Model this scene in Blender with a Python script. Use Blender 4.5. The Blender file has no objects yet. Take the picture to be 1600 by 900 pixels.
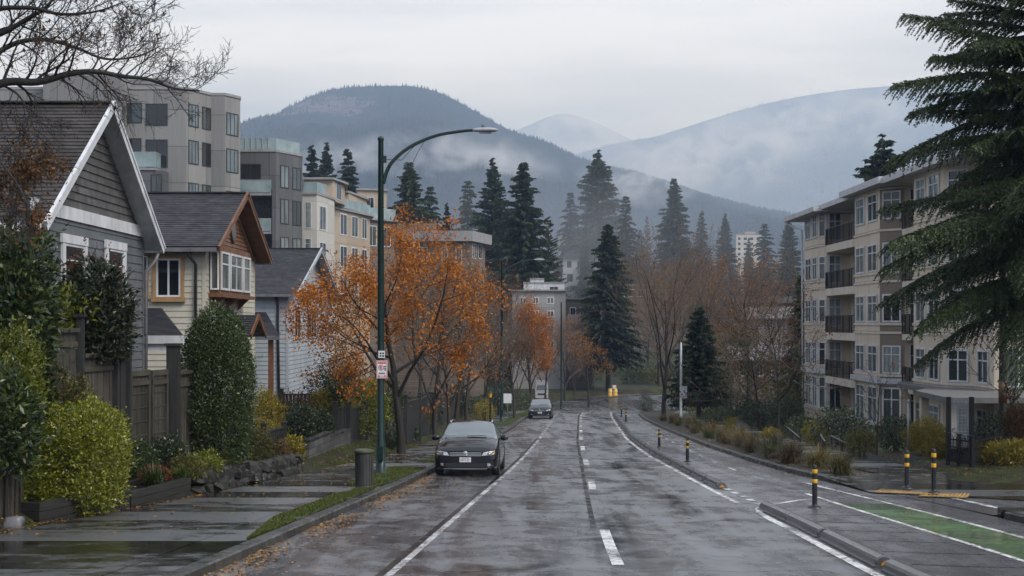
import bpy, math, random
import numpy as np
from mathutils import Vector, Matrix, noise as mnoise
random.seed(7)
RNG = np.random.default_rng(11)
SC = bpy.context.scene
COL = SC.collection
R = math.radians
F = 2000.0            # focal length in photo pixels (1600 wide)
CAMZ = 2.5

# ------------------------------------------------------------------ mesh builder
class MB:
    def __init__(s):
        s.v = []; s.f = []
    def add(s, vs, fs):
        b = len(s.v)
        s.v.extend([tuple(p) for p in vs])
        s.f.extend([tuple(i + b for i in f) for f in fs])
    def quad(s, a, b, c, d):
        s.add([a, b, c, d], [(0, 1, 2, 3)])
    def box(s, x0, y0, z0, x1, y1, z1):
        s.obox((0, 0, 0), (1, 0, 0), (0, 1, 0), (0, 0, 1), x0, y0, z0, x1, y1, z1)
    def obox(s, o, u, v, w, a0, b0, c0, a1, b1, c1):
        o, u, v, w = Vector(o), Vector(u), Vector(v), Vector(w)
        P = [o + u*a + v*b + w*c for c in (c0, c1) for a, b in ((a0, b0), (a1, b0), (a1, b1), (a0, b1))]
        s.add(P, [(3, 2, 1, 0), (4, 5, 6, 7), (0, 1, 5, 4), (1, 2, 6, 5), (2, 3, 7, 6), (3, 0, 4, 7)])
    def bar(s, p, q, w, h, up=(0, 0, 1)):
        p, q = Vector(p), Vector(q); t = (q - p); L = t.length
        if L < 1e-6: return
        t /= L; up = Vector(up)
        side = t.cross(up)
        if side.length < 1e-4: side = t.cross(Vector((1, 0, 0)))
        side.normalize(); n = side.cross(t)
        s.obox(p, t, side, n, 0, -w/2, -h/2, L, w/2, h/2)
    def tube(s, pts, rad, n=8, cap=True):
        pts = [Vector(p) for p in pts]
        if not hasattr(rad, '__len__'): rad = [rad]*len(pts)
        b = len(s.v); prev = None
        for i, p in enumerate(pts):
            t = (pts[min(i+1, len(pts)-1)] - pts[max(i-1, 0)]).normalized()
            if prev is None:
                a = Vector((0, 0, 1)) if abs(t.z) < .9 else Vector((1, 0, 0))
                x = t.cross(a).normalized()
            else:
                x = (prev - t*prev.dot(t)).normalized()
            prev = x; y = t.cross(x)
            for k in range(n):
                an = 2*math.pi*k/n
                s.v.append(tuple(p + (x*math.cos(an) + y*math.sin(an))*rad[i]))
        for i in range(len(pts)-1):
            for k in range(n):
                a = b+i*n+k; c = b+i*n+(k+1) % n
                s.f.append((a, c, c+n, a+n))
        if cap:
            s.f.append(tuple(b+k for k in range(n-1, -1, -1)))
            s.f.append(tuple(b+(len(pts)-1)*n+k for k in range(n)))
    def lathe(s, prof, n=24, c=(0, 0, 0)):
        b = len(s.v)
        for r, z in prof:
            for k in range(n):
                an = 2*math.pi*k/n
                s.v.append((c[0]+r*math.cos(an), c[1]+r*math.sin(an), c[2]+z))
        for i in range(len(prof)-1):
            for k in range(n):
                a = b+i*n+k; d = b+i*n+(k+1) % n
                s.f.append((a, d, d+n, a+n))
        s.f.append(tuple(b+k for k in range(n-1, -1, -1)))
        s.f.append(tuple(b+(len(prof)-1)*n+k for k in range(n)))
    def prism(s, poly, o, u, v, w, t0, t1):
        """polygon (a,b) in the plane u,v at o, extruded along w from t0 to t1"""
        o, u, v, w = Vector(o), Vector(u), Vector(v), Vector(w); n = len(poly)
        P = [o+u*a+v*b+w*t0 for a, b in poly]+[o+u*a+v*b+w*t1 for a, b in poly]
        F_ = [tuple(range(n-1, -1, -1)), tuple(range(n, 2*n))]
        F_ += [(i, (i+1) % n, n+(i+1) % n, n+i) for i in range(n)]
        s.add(P, F_)
    def courses(s, o, u, v, n, H, step, lip, span, bottom=True):
        """overlapping boards/shingle rows on the plane u,v; span(b)->(a0,a1) at height b"""
        o, u, v, n = Vector(o), Vector(u), Vector(v), Vector(n)
        b = 0.0
        while b < H-1e-4:
            t = min(b+step, H)
            a0, a1 = span(b); c0, c1 = span(t)
            if a1-a0 > .01:
                if c1-c0 < .01: c0 = c1 = (c0+c1)/2
                P = [o+u*a0+v*b+n*lip, o+u*a1+v*b+n*lip, o+u*c1+v*t+n*.002, o+u*c0+v*t+n*.002, o+u*a0+v*b, o+u*a1+v*b]
                s.add(P, [(0, 1, 2, 3), (4, 5, 1, 0)])
            b = t
    def arr(s, V, Q):
        """numpy vertices (N,3) and faces (M,k)"""
        b = len(s.v)
        s.v.extend(map(tuple, V.tolist()))
        s.f.extend(map(tuple, (Q+b).tolist()))

def mesh_np(name, V, Fq, mat=None, smooth=False):
    """fast mesh from numpy arrays, all faces with the same vertex count"""
    V = np.asarray(V, dtype=np.float32); Fq = np.asarray(Fq, dtype=np.int32)
    me = bpy.data.meshes.new(name); k = Fq.shape[1]
    me.vertices.add(len(V)); me.vertices.foreach_set('co', V.ravel())
    me.loops.add(Fq.size); me.loops.foreach_set('vertex_index', Fq.ravel())
    me.polygons.add(len(Fq))
    me.polygons.foreach_set('loop_start', np.arange(0, Fq.size, k, dtype=np.int32))
    me.update(calc_edges=True); me.validate()
    if smooth: me.polygons.foreach_set('use_smooth', np.ones(len(Fq), dtype=bool))
    if mat: me.materials.append(mat)
    return me

ORG = {}
def link(name, me, parent=None):
    o = bpy.data.objects.new(name, me); COL.objects.link(o)
    if parent: o.parent = parent
    return o
def obj(name, mb, mat, parent=None, smooth=False, local=False, loc=None):
    """one mesh object; under a parent the world coordinates of MB become local to the thing"""
    me = bpy.data.meshes.new(name)
    org = Vector((0, 0, 0))
    if parent is not None and not local: org = Vector(ORG.get(parent.name, (0, 0, 0)))
    vs = mb.v
    if org.length: vs = [(a-org.x, b-org.y, c-org.z) for a, b, c in vs]
    if loc is not None and not local: vs = [(a-loc[0], b-loc[1], c-loc[2]) for a, b, c in vs]
    me.from_pydata(vs, [], mb.f)
    if isinstance(mat, (list, tuple)):
        for m in mat: me.materials.append(m)
    else: me.materials.append(mat)
    if smooth: me.polygons.foreach_set('use_smooth', [True]*len(me.polygons))
    me.update()
    o = link(name, me, parent)
    if loc is not None: o.location = loc
    ORG[o.name] = tuple(org)
    return o
def tag(o, label=None, cat=None, group=None, kind=None):
    if label: o['label'] = label
    if cat: o['category'] = cat
    if group: o['group'] = group
    if kind: o['kind'] = kind
    return o
def thing(name, label, cat, loc, group=None, rz=0):
    o = bpy.data.objects.new(name, None); COL.objects.link(o)
    o.location = loc; o.rotation_euler = (0, 0, rz); o.empty_display_size = .3
    ORG[o.name] = tuple(loc)
    return tag(o, label, cat, group)
def struct(name, mb, mat, smooth=False):
    o = obj(name, mb, mat, None, smooth); o['kind'] = 'structure'; return o
def dup(src, loc, rz=0, sc=1, label=None, group=None):
    def cp(o, par):
        c = o.copy(); COL.objects.link(c); c.parent = par
        for ch in o.children: cp(ch, c)
        return c
    r = cp(src, None); r.location = loc; r.rotation_euler = (0, 0, rz)
    r.scale = (sc, sc, sc) if not hasattr(sc, '__len__') else sc
    if label: r['label'] = label
    if group: r['group'] = group
    return r

# ------------------------------------------------------------------ plan of the street (X by depth d, photo matched)
def G(d):
    if d < 120: return -.0485*d
    if d < 165:
        t = (d-120)/45; return -5.82-1.85*(1-(1-t)**2)*.95
    if d < 195: return -7.5775
    if d < 900: return -7.5775+.062*(d-195)
    return -7.5775+.062*705
def gp(px, py, dz=0.0):
    """photo pixel -> point on the street surface (raised by dz)"""
    lo, hi = 3.0, 400.0
    best = None
    f = lambda d: 505+F*(CAMZ-G(d)-dz)/d-py
    d = lo
    while d < hi:
        if f(d) > 0 >= f(d+.5):
            a, b = d, d+.5
            for _ in range(30):
                m = (a+b)/2
                if f(m) > 0: a = m
                else: b = m
            best = a; break
        d += .5
    if best is None: best = hi
    return (px-800)*best/F, best, G(best)+dz
def at(px, py, d):
    return ((px-800)*d/F, d, CAMZ-(py-505)*d/F)
def poly(pts):
    xs = np.array([p[0] for p in pts], float); ys = np.array([p[1] for p in pts], float)
    def f(d, w=2.5):
        return float(np.mean(np.interp([d-w, d-w/2, d, d+w/2, d+w], xs, ys)))
    return f
kl = poly([(-40, -9.6), (0, -5.7), (16.8, -4.03), (36, -2.25), (66.7, -.3), (86, .6), (96, 1.1), (120, 2.7), (140, 4.6), (155, 6.9), (165, 9.5), (172, 12.5), (178, 17.5), (182, 24), (186, 40), (192, 90), (197, 150)])
kr = poly([(-40, 9.6), (0, 9.35), (24, 9.3), (31.3, 8.5), (34.2, 8.0), (41, 7.8), (52.6, 7.9), (71, 8.5), (94, 9.6), (110, 10.8), (125, 13), (135, 15.5), (145, 20), (153, 28), (160, 45), (166, 90), (171, 150)])
sl = poly([(-40, -11.5), (15, -9.0), (20.2, -8.3), (21.9, -7.95), (24.5, -7.3), (27.2, -6.8), (29, -6.35), (33, -6.0), (38, -5.1), (44, -4.1), (60, -3.1), (80, -2.1), (95, -1.4), (120, 0), (140, 1.8), (155, 3.9), (165, 6.3), (172, 9.3), (180, 15), (186, 24), (191, 40), (197, 90), (203, 150)])
sr = poly([(-40, 13.2), (24, 13.2), (31.3, 12.0), (37.6, 11.6), (51, 12.0), (71, 13.3), (94, 14.2), (110, 15.6), (122, 18), (132, 21), (141, 27), (148, 36), (155, 55), (160, 90), (165, 150)])
strip_r = poly([(0, 10.4), (31.3, 10.2), (37.6, 9.6), (51, 10.1), (71, 11.6), (94, 12.4), (110, 13.8), (122, 16), (132, 19), (141, 25), (148, 34), (155, 53), (160, 88), (165, 148)])
def T(x, d):
    """height of the unpaved ground"""
    g = G(d); a = sl(d); b = sr(d)
    if x < a:
        t = min((a-x)/1.6, 1); return g+.10+.50*t*t*(3-2*t)+min(max(a-x-2, 0)*.01, .6)
    if x > b:
        t = min((x-b)/5, 1); return g+.10+.25*t
    return g-.10

# ------------------------------------------------------------------ materials
class NB:
    def __init__(s, name):
        s.m = bpy.data.materials.new(name); s.m.use_nodes = True
        s.t = s.m.node_tree; s.t.nodes.clear()
        s.out = s.t.nodes.new('ShaderNodeOutputMaterial')
    def n(s, typ, **kw):
        nd = s.t.nodes.new(typ)
        ins = kw.pop('ins', {})
        for k, v in kw.items(): setattr(nd, k, v)
        for k, v in ins.items():
            if isinstance(v, bpy.types.NodeSocket): s.t.links.new(v, nd.inputs[k])
            else: nd.inputs[k].default_value = v
        return nd
    def coord(s, kind='Object', scale=(1, 1, 1), rot=(0, 0, 0)):
        c = s.n('ShaderNodeTexCoord')
        m = s.n('ShaderNodeMapping', ins={'Vector': c.outputs[kind], 'Scale': scale, 'Rotation': rot})
        return m.outputs[0]
    def noise(s, vec, scale, detail=4, rough=.55, dist=0):
        return s.n('ShaderNodeTexNoise', ins={'Vector': vec, 'Scale': scale, 'Detail': detail, 'Roughness': rough, 'Distortion': dist}).outputs['Fac']
    def ramp(s, fac, stops, interp='LINEAR'):
        r = s.n('ShaderNodeValToRGB', ins={'Fac': fac}); e = r.color_ramp.elements; r.color_ramp.interpolation = interp
        while len(e) < len(stops): e.new(.5)
        for i, (p, c) in enumerate(stops):
            e[i].position = p
            e[i].color = (c, c, c, 1) if not hasattr(c, '__len__') else (*c, 1)
        return r.outputs['Color']
    def mix(s, fac, a, b, blend='MIX'):
        nd = s.n('ShaderNodeMix', data_type='RGBA', blend_type=blend)
        for i, v in ((0, fac), (6, a), (7, b)):
            if isinstance(v, bpy.types.NodeSocket): s.t.links.new(v, nd.inputs[i])
            else: nd.inputs[i].default_value = v if i == 0 else (*v, 1)
        return nd.outputs[2]
    def math(s, op, a, b=0, clamp=False):
        nd = s.n('ShaderNodeMath', operation=op); nd.use_clamp = clamp
        for i, v in ((0, a), (1, b)):
            if isinstance(v, bpy.types.NodeSocket): s.t.links.new(v, nd.inputs[i])
            else: nd.inputs[i].default_value = v
        return nd.outputs[0]
    def bump(s, h, strength=.3, dist=.02, normal=None):
        i = {'Height': h, 'Strength': strength, 'Distance': dist}
        if normal is not None: i['Normal'] = normal
        return s.n('ShaderNodeBump', ins=i).outputs[0]
    def bsdf(s, col, rough=.6, metal=0, spec=.5, normal=None, coat=0, ior=1.45):
        p = s.n('ShaderNodeBsdfPrincipled')
        def st(k, v):
            if isinstance(v, bpy.types.NodeSocket): s.t.links.new(v, p.inputs[k])
            else: p.inputs[k].default_value = v
        st('Base Color', col if isinstance(col, bpy.types.NodeSocket) else (*col, 1))
        st('Roughness', rough); st('Metallic', metal); st('Specular IOR Level', spec); st('Coat Weight', coat); st('IOR', ior)
        if coat: p.inputs['Coat Roughness'].default_value = .05
        if normal is not None: st('Normal', normal)
        return p.outputs[0]
    def done(s, sh):
        s.t.links.new(sh, s.out.inputs['Surface']); return s.m

def m_var(name, c1, c2, scale=3, rough=(.5, .8), bump=.15, bscale=None, stretch=(1, 1, 1), metal=0, spec=.5, detail=5, coord='Object', dist=.02):
    b = NB(name); v = b.coord(coord, stretch)
    f = b.noise(v, scale, detail, .6)
    col = b.ramp(f, [(.3, c1), (.7, c2)])
    ro = b.ramp(b.noise(v, scale*.6, 3), [(.35, rough[0]), (.65, rough[1])])
    nrm = b.bump(b.noise(v, bscale or scale*6, 4), bump, dist) if bump else None
    return b.done(b.bsdf(col, ro, metal, spec, nrm))
def m_board(name, c1, c2, pitch=.13, horiz=False, dirt=(.05, .06, .04), rough=(.45, .75)):
    """weathered boards: streaky along the grain (z, or x when horiz), a tone of its own per board by island"""
    b = NB(name); v = b.coord('Object', (1.2, 1.2, 14) if horiz else (9, 9, .7))
    f = b.noise(v, 2.2, 6, .65)
    col = b.ramp(f, [(.25, c1), (.75, c2)])
    isl = b.n('ShaderNodeNewGeometry').outputs['Random Per Island']
    col = b.mix(.55, col, b.ramp(isl, [(0, .35), (1, .9)]), 'MULTIPLY')
    col = b.mix(1.0, col, (1.75, 1.75, 1.75), 'MULTIPLY')
    g = b.ramp(b.noise(b.coord('Object'), 1.3, 5), [(.5, 0.0), (.75, .7)])
    col = b.mix(g, col, dirt)
    return b.done(b.bsdf(col, b.ramp(f, [(.3, rough[0]), (.7, rough[1])]), 0, .4, b.bump(f, .35, .01)))
def m_shingle(name, c1, c2, sx=.32, sy=.2, wet=(.28, .6), moss=None):
    """each shingle is told apart by a brick pattern in roof-plane coordinates (object x/y and z)"""
    b = NB(name); tc = b.n('ShaderNodeTexCoord').outputs['Object']
    sp = b.n('ShaderNodeSeparateXYZ', ins={0: tc})
    h = b.math('ADD', sp.outputs[0], sp.outputs[1])
    cm = b.n('ShaderNodeCombineXYZ', ins={0: h, 1: sp.outputs[2]}).outputs[0]
    br = b.n('ShaderNodeTexBrick', ins={'Vector': cm, 'Scale': 1.0, 'Brick Width': sx, 'Row Height': sy, 'Mortar Size': .008, 'Color1': (0, 0, 0, 1), 'Color2': (1, 1, 1, 1), 'Mortar': (.0, .0, .0, 1), 'Bias': 0.0})
    big = b.noise(b.coord('Object'), .7, 5)
    col = b.mix(b.ramp(br.outputs['Color'], [(0, .15), (1, .85)]), c1, c2)
    col = b.mix(b.ramp(big, [(.35, 0), (.7, .5)]), col, c1)
    if moss: col = b.mix(b.ramp(b.noise(b.coord('Object'), 2.2, 6), [(.56, 0), (.7, .75)]), col, moss)
    ro = b.ramp(b.noise(b.coord('Object'), 3, 3), [(.35, wet[0]), (.65, wet[1])])
    return b.done(b.bsdf(col, ro, 0, .5, b.bump(b.noise(b.coord('Object'), 40, 3), .3, .01)))
def m_leaf(name, cols, rough=.42, trans=.25, spec=.45):
    b = NB(name)
    isl = b.n('ShaderNodeNewGeometry').outputs['Random Per Island']
    st = [(i/(len(cols)-1), c) for i, c in enumerate(cols)]
    col = b.ramp(isl, st)
    ob = b.ramp(b.n('ShaderNodeObjectInfo').outputs['Random'], [(0, (.72, .74, .78)), (.5, (1, 1, 1)), (1, (1.38, 1.30, 1.1))])
    col = b.mix(1.0, col, ob, 'MULTIPLY')
    p = b.bsdf(col, rough, 0, spec)
    if trans:
        tr = b.n('ShaderNodeBsdfTranslucent', ins={'Color': col}).outputs[0]
        p = b.n('ShaderNodeMixShader', ins={0: trans, 1: p, 2: tr}).outputs[0]
    return b.done(p)
def m_bark(name, c1, c2):
    return m_var(name, c1, c2, 3, (.5, .8), .5, 8, (5, 5, .8))
def m_panel(name, c1, c2, pw=1.6, ph=1.45, joint=.02, jc=(.03, .03, .03), rough=(.45, .7), streak=.5):
    """wall panels with joints; runs along object x+y, height z; rain streaks"""
    b = NB(name); tc = b.n('ShaderNodeTexCoord').outputs['Object']
    sp = b.n('ShaderNodeSeparateXYZ', ins={0: tc}); h = b.math('ADD', sp.outputs[0], sp.outputs[1])
    cm = b.n('ShaderNodeCombineXYZ', ins={0: h, 1: sp.outputs[2]}).outputs[0]
    br = b.n('ShaderNodeTexBrick', offset=0.0, ins={'Vector': cm, 'Scale': 1.0, 'Brick Width': pw, 'Row Height': ph, 'Mortar Size': joint, 'Color1': (0.2, 0.2, 0.2, 1), 'Color2': (.8, .8, .8, 1), 'Mortar': (.5, .5, .5, 1)})
    st = b.noise(b.coord('Object', (2.5, 2.5, .18)), 1.5, 6, .65)
    f = b.mix(streak, br.outputs['Color'], st)
    col = b.ramp(f, [(.25, c1), (.75, c2)])
    col = b.mix(br.outputs['Fac'], col, jc)
    return b.done(b.bsdf(col, b.ramp(st, [(.3, rough[0]), (.7, rough[1])]), 0, .4, b.bump(br.outputs['Fac'], -.3, .01)))
def m_glass(name, dark=(.012, .015, .016), light=(.10, .115, .11), bias=.5):
    """window pane: dark room, pale blind behind or painted sky reflection, by pane; faint blind folds"""
    b = NB(name)
    rnd = b.n('ShaderNodeObjectInfo').outputs['Random']
    f = b.ramp(b.noise(b.coord('Object', (1, 1, .25)), 1.1, 3), [(.38, 0), (.62, 1)])
    folds = b.ramp(b.noise(b.coord('Object', (9, 9, .1)), 1.5, 2), [(.3, .5), (.7, 1.0)])
    k = b.math('MULTIPLY', b.ramp(rnd, [(bias-.12, 0), (bias+.12, 1)]), b.math('MULTIPLY', b.math('ADD', f, .35), folds), True)
    col = b.mix(k, dark, light)
    nr = b.bump(b.noise(b.coord('Object'), 1.3, 2), .03, .05)
    return b.done(b.bsdf(col, .03, 0, .6, nr, 0, 1.5))

def road_mat(name, dark, dry, seed=0.0, puddle=(.36, .61), stretch=(.55, .5, 1), leafy=False):
    b = NB(name)
    v = b.coord('Object', stretch); v2 = b.coord('Object', (1.3, .10, 1)); v3 = b.coord('Object')
    a = b.noise(v, 2.0+seed*.1, 10, .70, .6)
    tr = b.noise(v2, .9, 5, .6, .6)
    f = b.math('ADD', b.math('MULTIPLY', a, .55), b.math('MULTIPLY', tr, .45))
    wet = b.ramp(f, [(puddle[0], 1.0), (puddle[1], 0.0)])
    grain = b.noise(v3, 48, 3, .75)
    mid = b.noise(v3, 9, 5, .6)
    col = b.mix(wet, dry, dark)
    col = b.mix(b.ramp(grain, [(.40, .0), (.75, .8)]), col, (dry[0]*1.9, dry[1]*1.9, dry[2]*1.9))
    ro = b.math('ADD', b.ramp(wet, [(0, .38), (.45, .19), (1, .03)]), b.math('MULTIPLY', b.math('ADD', mid, grain), .08))
    h = b.math('ADD', b.math('MULTIPLY', grain, b.math('SUBTRACT', 1.0, b.math('MULTIPLY', wet, .9))), b.math('MULTIPLY', mid, .25))
    nrm = b.bump(h, .22, .006)
    return b.done(b.bsdf(col, ro, 0, .5, nrm, 0, 3.6))
def walk_mat(name, c1, c2, joint=1.5, wet=(.36, .6), jw=.02, along=(0, 1)):
    b = NB(name)
    v3 = b.coord('Object')
    sp = b.n('ShaderNodeSeparateXYZ', ins={0: v3})
    m = b.math('FRACT', b.math('DIVIDE', sp.outputs[1], joint))
    j = b.math('LESS_THAN', m, jw/joint*1.2)
    slab = b.n('ShaderNodeTexWhiteNoise', noise_dimensions='1D', ins={'W': b.math('FLOOR', b.math('DIVIDE', sp.outputs[1], joint))}).outputs['Value']
    a = b.noise(b.coord('Object', (.6, 1.0, 1)), 2.0, 8, .66)
    w = b.ramp(b.math('ADD', b.math('MULTIPLY', a, .75), b.math('MULTIPLY', slab, .26)), [(wet[0]-.02, 1), (wet[1]-.02, 0)])
    col = b.mix(w, c2, c1)
    col = b.mix(b.ramp(b.noise(v3, 4, 6), [(.5, 0), (.8, .5)]), col, (c1[0]*.8, c1[1]*.9, c1[2]*.6))
    col = b.mix(b.math('MULTIPLY', slab, .35), col, c1)
    col = b.mix(j, col, (c1[0]*.8, c1[1]*.8, c1[2]*.75))
    ro = b.math('ADD', b.ramp(w, [(0, .34), (.5, .18), (1, .05)]), b.math('MULTIPLY', b.noise(v3, 12, 3), .1))
    h = b.math('SUBTRACT', b.noise(v3, 50, 3), b.math('MULTIPLY', j, 3))
    return b.done(b.bsdf(col, ro, 0, .5, b.bump(h, .2, .006), 0, 3.0))
def paint_mat(name, c, under=(.05, .05, .053), wear=.5, rough=(.12, .45)):
    b = NB(name); v = b.coord('Object')
    f = b.noise(v, 14, 6, .7); g = b.noise(v, 1.1, 4)
    k = b.ramp(b.math('ADD', f, b.math('MULTIPLY', g, .5)), [(wear+.17, 0), (wear+.36, 1)])
    col = b.mix(k, c, under)
    ro = b.ramp(b.noise(b.coord('Object', (.4, 1, 1)), 1.5, 4), [(.4, rough[0]), (.6, rough[1])])
    return b.done(b.bsdf(col, ro, 0, .5, b.bump(f, .1, .005)))

M = {}
M['road'] = road_mat('wet_asphalt', (.006, .006, .007), (.028, .028, .031))
M['lane'] = road_mat('wet_asphalt_lane', (.022, .022, .025), (.060, .060, .066), 1.5, (.26, .72), (.5, .4, 1))
M['walk'] = walk_mat('wet_concrete', (.010, .010, .009), (.046, .046, .043), wet=(.42, .60))
M['kerb'] = m_var('kerb_concrete', (.013, .013, .012), (.052, .051, .047), 3, (.2, .6), .2, 30)
b = NB('kerb_stones'); v = b.coord('Object'); sp = b.n('ShaderNodeSeparateXYZ', ins={0: v})
q_ = b.math('DIVIDE', sp.outputs[1], 1.15); j_ = b.math('LESS_THAN', b.math('FRACT', q_), .018)
sl_ = b.n('ShaderNodeTexWhiteNoise', noise_dimensions='1D', ins={'W': b.math('FLOOR', q_)}).outputs['Value']
c = b.ramp(b.math('ADD', b.math('MULTIPLY', b.noise(v, 4, 7, .65), .7), b.math('MULTIPLY', sl_, .3)), [(.3, (.012, .012, .011)), (.7, (.058, .057, .052))])
c = b.mix(b.ramp(b.noise(v, 1.5, 5), [(.52, 0), (.68, .6)]), c, (.022, .028, .010)); c = b.mix(j_, c, (.006, .006, .005))
M['kerb'] = b.done(b.bsdf(c, b.ramp(b.noise(v, 3, 4), [(.4, .22), (.6, .55)]), 0, .5, b.bump(b.math('SUBTRACT', b.noise(v, 30, 4), b.math('MULTIPLY', j_, 3)), .35, .01)))
M['white'] = paint_mat('road_white', (.70, .70, .69), wear=.53)
M['white_worn'] = paint_mat('road_white_worn', (.55, .55, .55), wear=.53)
M['green'] = paint_mat('road_green', (.095, .18, .065), (.05, .075, .045), .47, (.10, .36))
M['yellow'] = paint_mat('tactile_yellow', (.50, .26, .03), (.12, .10, .06), .46)
M['tar'] = m_var('tar_seam', (.010, .010, .011), (.02, .02, .02), 5, (.08, .3), .1)
M['soil'] = m_var('bark_mulch', (.010, .008, .004), (.036, .032, .014), 6, (.5, .9), .9, 22, detail=8, dist=.06)
b = NB('garden_ground'); v = b.coord('Object')
c = b.ramp(b.noise(v, .8, 6, .6), [(.35, (.02, .014, .009)), (.48, (.035, .028, .014)), (.56, (.035, .05, .012)), (.7, (.05, .075, .016))])
c = b.mix(b.ramp(b.noise(v, 22, 3, .7), [(.4, 0), (.75, .6)]), c, (.012, .012, .006))
M['ground'] = b.done(b.bsdf(c, .75, 0, .3, b.bump(b.noise(v, 18, 5, .7), .8, .06)))
M['grass'] = m_leaf('grass_blade', [(.03, .05, .008), (.055, .085, .012), (.085, .105, .018), (.11, .10, .03)], .5, .3)
M['moss'] = m_var('turf', (.02, .03, .006), (.055, .075, .014), 5, (.6, .9), .8, 40, dist=.04)
M['greenpost'] = m_var('dark_green_paint', (.003, .015, .013), (.004, .022, .018), 3, (.25, .45), .03)
M['galv'] = m_var('galvanised_steel', (.30, .31, .32), (.42, .43, .44), 8, (.35, .5), .03, metal=.6)
M['lampgrey'] = m_var('lamp_grey', (.30, .31, .33), (.38, .39, .41), 4, (.3, .5), 0)
M['black'] = m_var('black_paint', (.006, .006, .007), (.014, .014, .015), 6, (.25, .5), .05)
M['rubber'] = m_var('black_rubber', (.05, .051, .055), (.085, .086, .092), 3, (.16, .28), .02, 40, spec=.8)
M['amber'] = m_var('amber_reflector', (.42, .17, .01), (.55, .26, .02), 6, (.2, .4), 0)
M['trimw'] = m_var('white_trim', (.42, .43, .44), (.68, .69, .71), 2.5, (.35, .6), .05, stretch=(1, 1, .4))
M['glass'] = m_glass('window_glass')
M['glass_pale'] = m_glass('window_glass_blinds', (.03, .038, .037), (.25, .285, .27), .28)
M['glass_painted_sky'] = m_glass('window_glass_painted_sky', (.04, .055, .06), (.17, .21, .23), .3)  # pale bluish tone is the sky's reflection painted into the pane colour
M['glass_dark'] = m_glass('window_glass_dark', (.008, .010, .010), (.05, .06, .055), .6)
M['bark'] = m_bark('bark_grey_brown', (.018, .014, .011), (.06, .048, .038))
M['bark_wet'] = m_bark('bark_wet_dark', (.010, .008, .007), (.032, .027, .022))
M['twig'] = m_bark('twig_red_brown', (.085, .062, .046), (.18, .135, .10))
M['twig_dark'] = m_bark('twig_dark', (.014, .011, .011), (.035, .028, .027))
M['fence'] = m_board('weathered_fence', (.013, .0115, .009), (.066, .059, .047), dirt=(.03, .034, .016))
M['fencedark'] = m_board('dark_fence', (.008, .008, .008), (.030, .030, .029), dirt=(.02, .022, .014))
M['timber'] = m_board('timber_planter', (.007, .0068, .0062), (.024, .023, .020), horiz=True, dirt=(.016, .017, .010))
M['block'] = None

# ------------------------------------------------------------------ camera, light, sky, haze
cam = bpy.data.cameras.new('camera'); co = bpy.data.objects.new('camera', cam); COL.objects.link(co)
cam.sensor_width = 36; cam.lens = 36*F/1600; cam.shift_y = 55/1600
cam.clip_start = .1; cam.clip_end = 60000
co.location = (0, 0, CAMZ); co.rotation_euler = (R(90), 0, 0)
SC.camera = co

SUN_EL, SUN_AZ = R(46), R(128)        # azimuth from +Y clockwise: behind the camera, to the right
w = bpy.data.worlds.new('World'); SC.world = w; w.use_nodes = True
nt = w.node_tree; nt.nodes.clear()
wo = nt.nodes.new('ShaderNodeOutputWorld'); bg = nt.nodes.new('ShaderNodeBackground')
sky = nt.nodes.new('ShaderNodeTexSky'); sky.sky_type = 'NISHITA'; sky.sun_disc = False
sky.sun_elevation = SUN_EL; sky.sun_rotation = SUN_AZ; sky.air_density = 1.2; sky.dust_density = 3
tc = nt.nodes.new('ShaderNodeTexCoord')
sx = nt.nodes.new('ShaderNodeSeparateXYZ'); nt.links.new(tc.outputs['Generated'], sx.inputs[0])
dv = nt.nodes.new('ShaderNodeMath'); dv.operation = 'MAXIMUM'; nt.links.new(sx.outputs[2], dv.inputs[0]); dv.inputs[1].default_value = .0
ad = nt.nodes.new('ShaderNodeMath'); ad.operation = 'ADD'; nt.links.new(dv.outputs[0], ad.inputs[0]); ad.inputs[1].default_value = .10
vd = nt.nodes.new('ShaderNodeVectorMath'); vd.operation = 'DIVIDE'
cb = nt.nodes.new('ShaderNodeCombineXYZ')
for i in range(3): nt.links.new(ad.outputs[0], cb.inputs[i])
nt.links.new(tc.outputs['Generated'], vd.inputs[0]); nt.links.new(cb.outputs[0], vd.inputs[1])
mp = nt.nodes.new('ShaderNodeMapping'); mp.inputs['Scale'].default_value = (.42, .95, .0); nt.links.new(vd.outputs[0], mp.inputs[0])
mp.inputs['Location'].default_value = (3.3, 1.7, 0)
nz = nt.nodes.new('ShaderNodeTexNoise'); nz.inputs['Scale'].default_value = 1.0; nz.inputs['Detail'].default_value = 7; nz.inputs['Roughness'].default_value = .52; nz.inputs['Distortion'].default_value = .35
nt.links.new(mp.outputs[0], nz.inputs['Vector'])
cr = nt.nodes.new('ShaderNodeValToRGB'); nt.links.new(nz.outputs['Fac'], cr.inputs[0])
SKYB = .76
e = cr.color_ramp.elements
e[0].position = .36; e[0].color = (1.9*SKYB, 2.15*SKYB, 2.75*SKYB, 1)
e[1].position = .64; e[1].color = (5.7*SKYB, 6.2*SKYB, 7.35*SKYB, 1)
mx = nt.nodes.new('ShaderNodeMix'); mx.data_type = 'RGBA'; mx.inputs[0].default_value = .93
nt.links.new(sky.outputs[0], mx.inputs[6]); nt.links.new(cr.outputs[0], mx.inputs[7])
nt.links.new(mx.outputs[2], bg.inputs[0]); bg.inputs[1].default_value = .14
nt.links.new(bg.outputs[0], wo.inputs[0])

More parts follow.
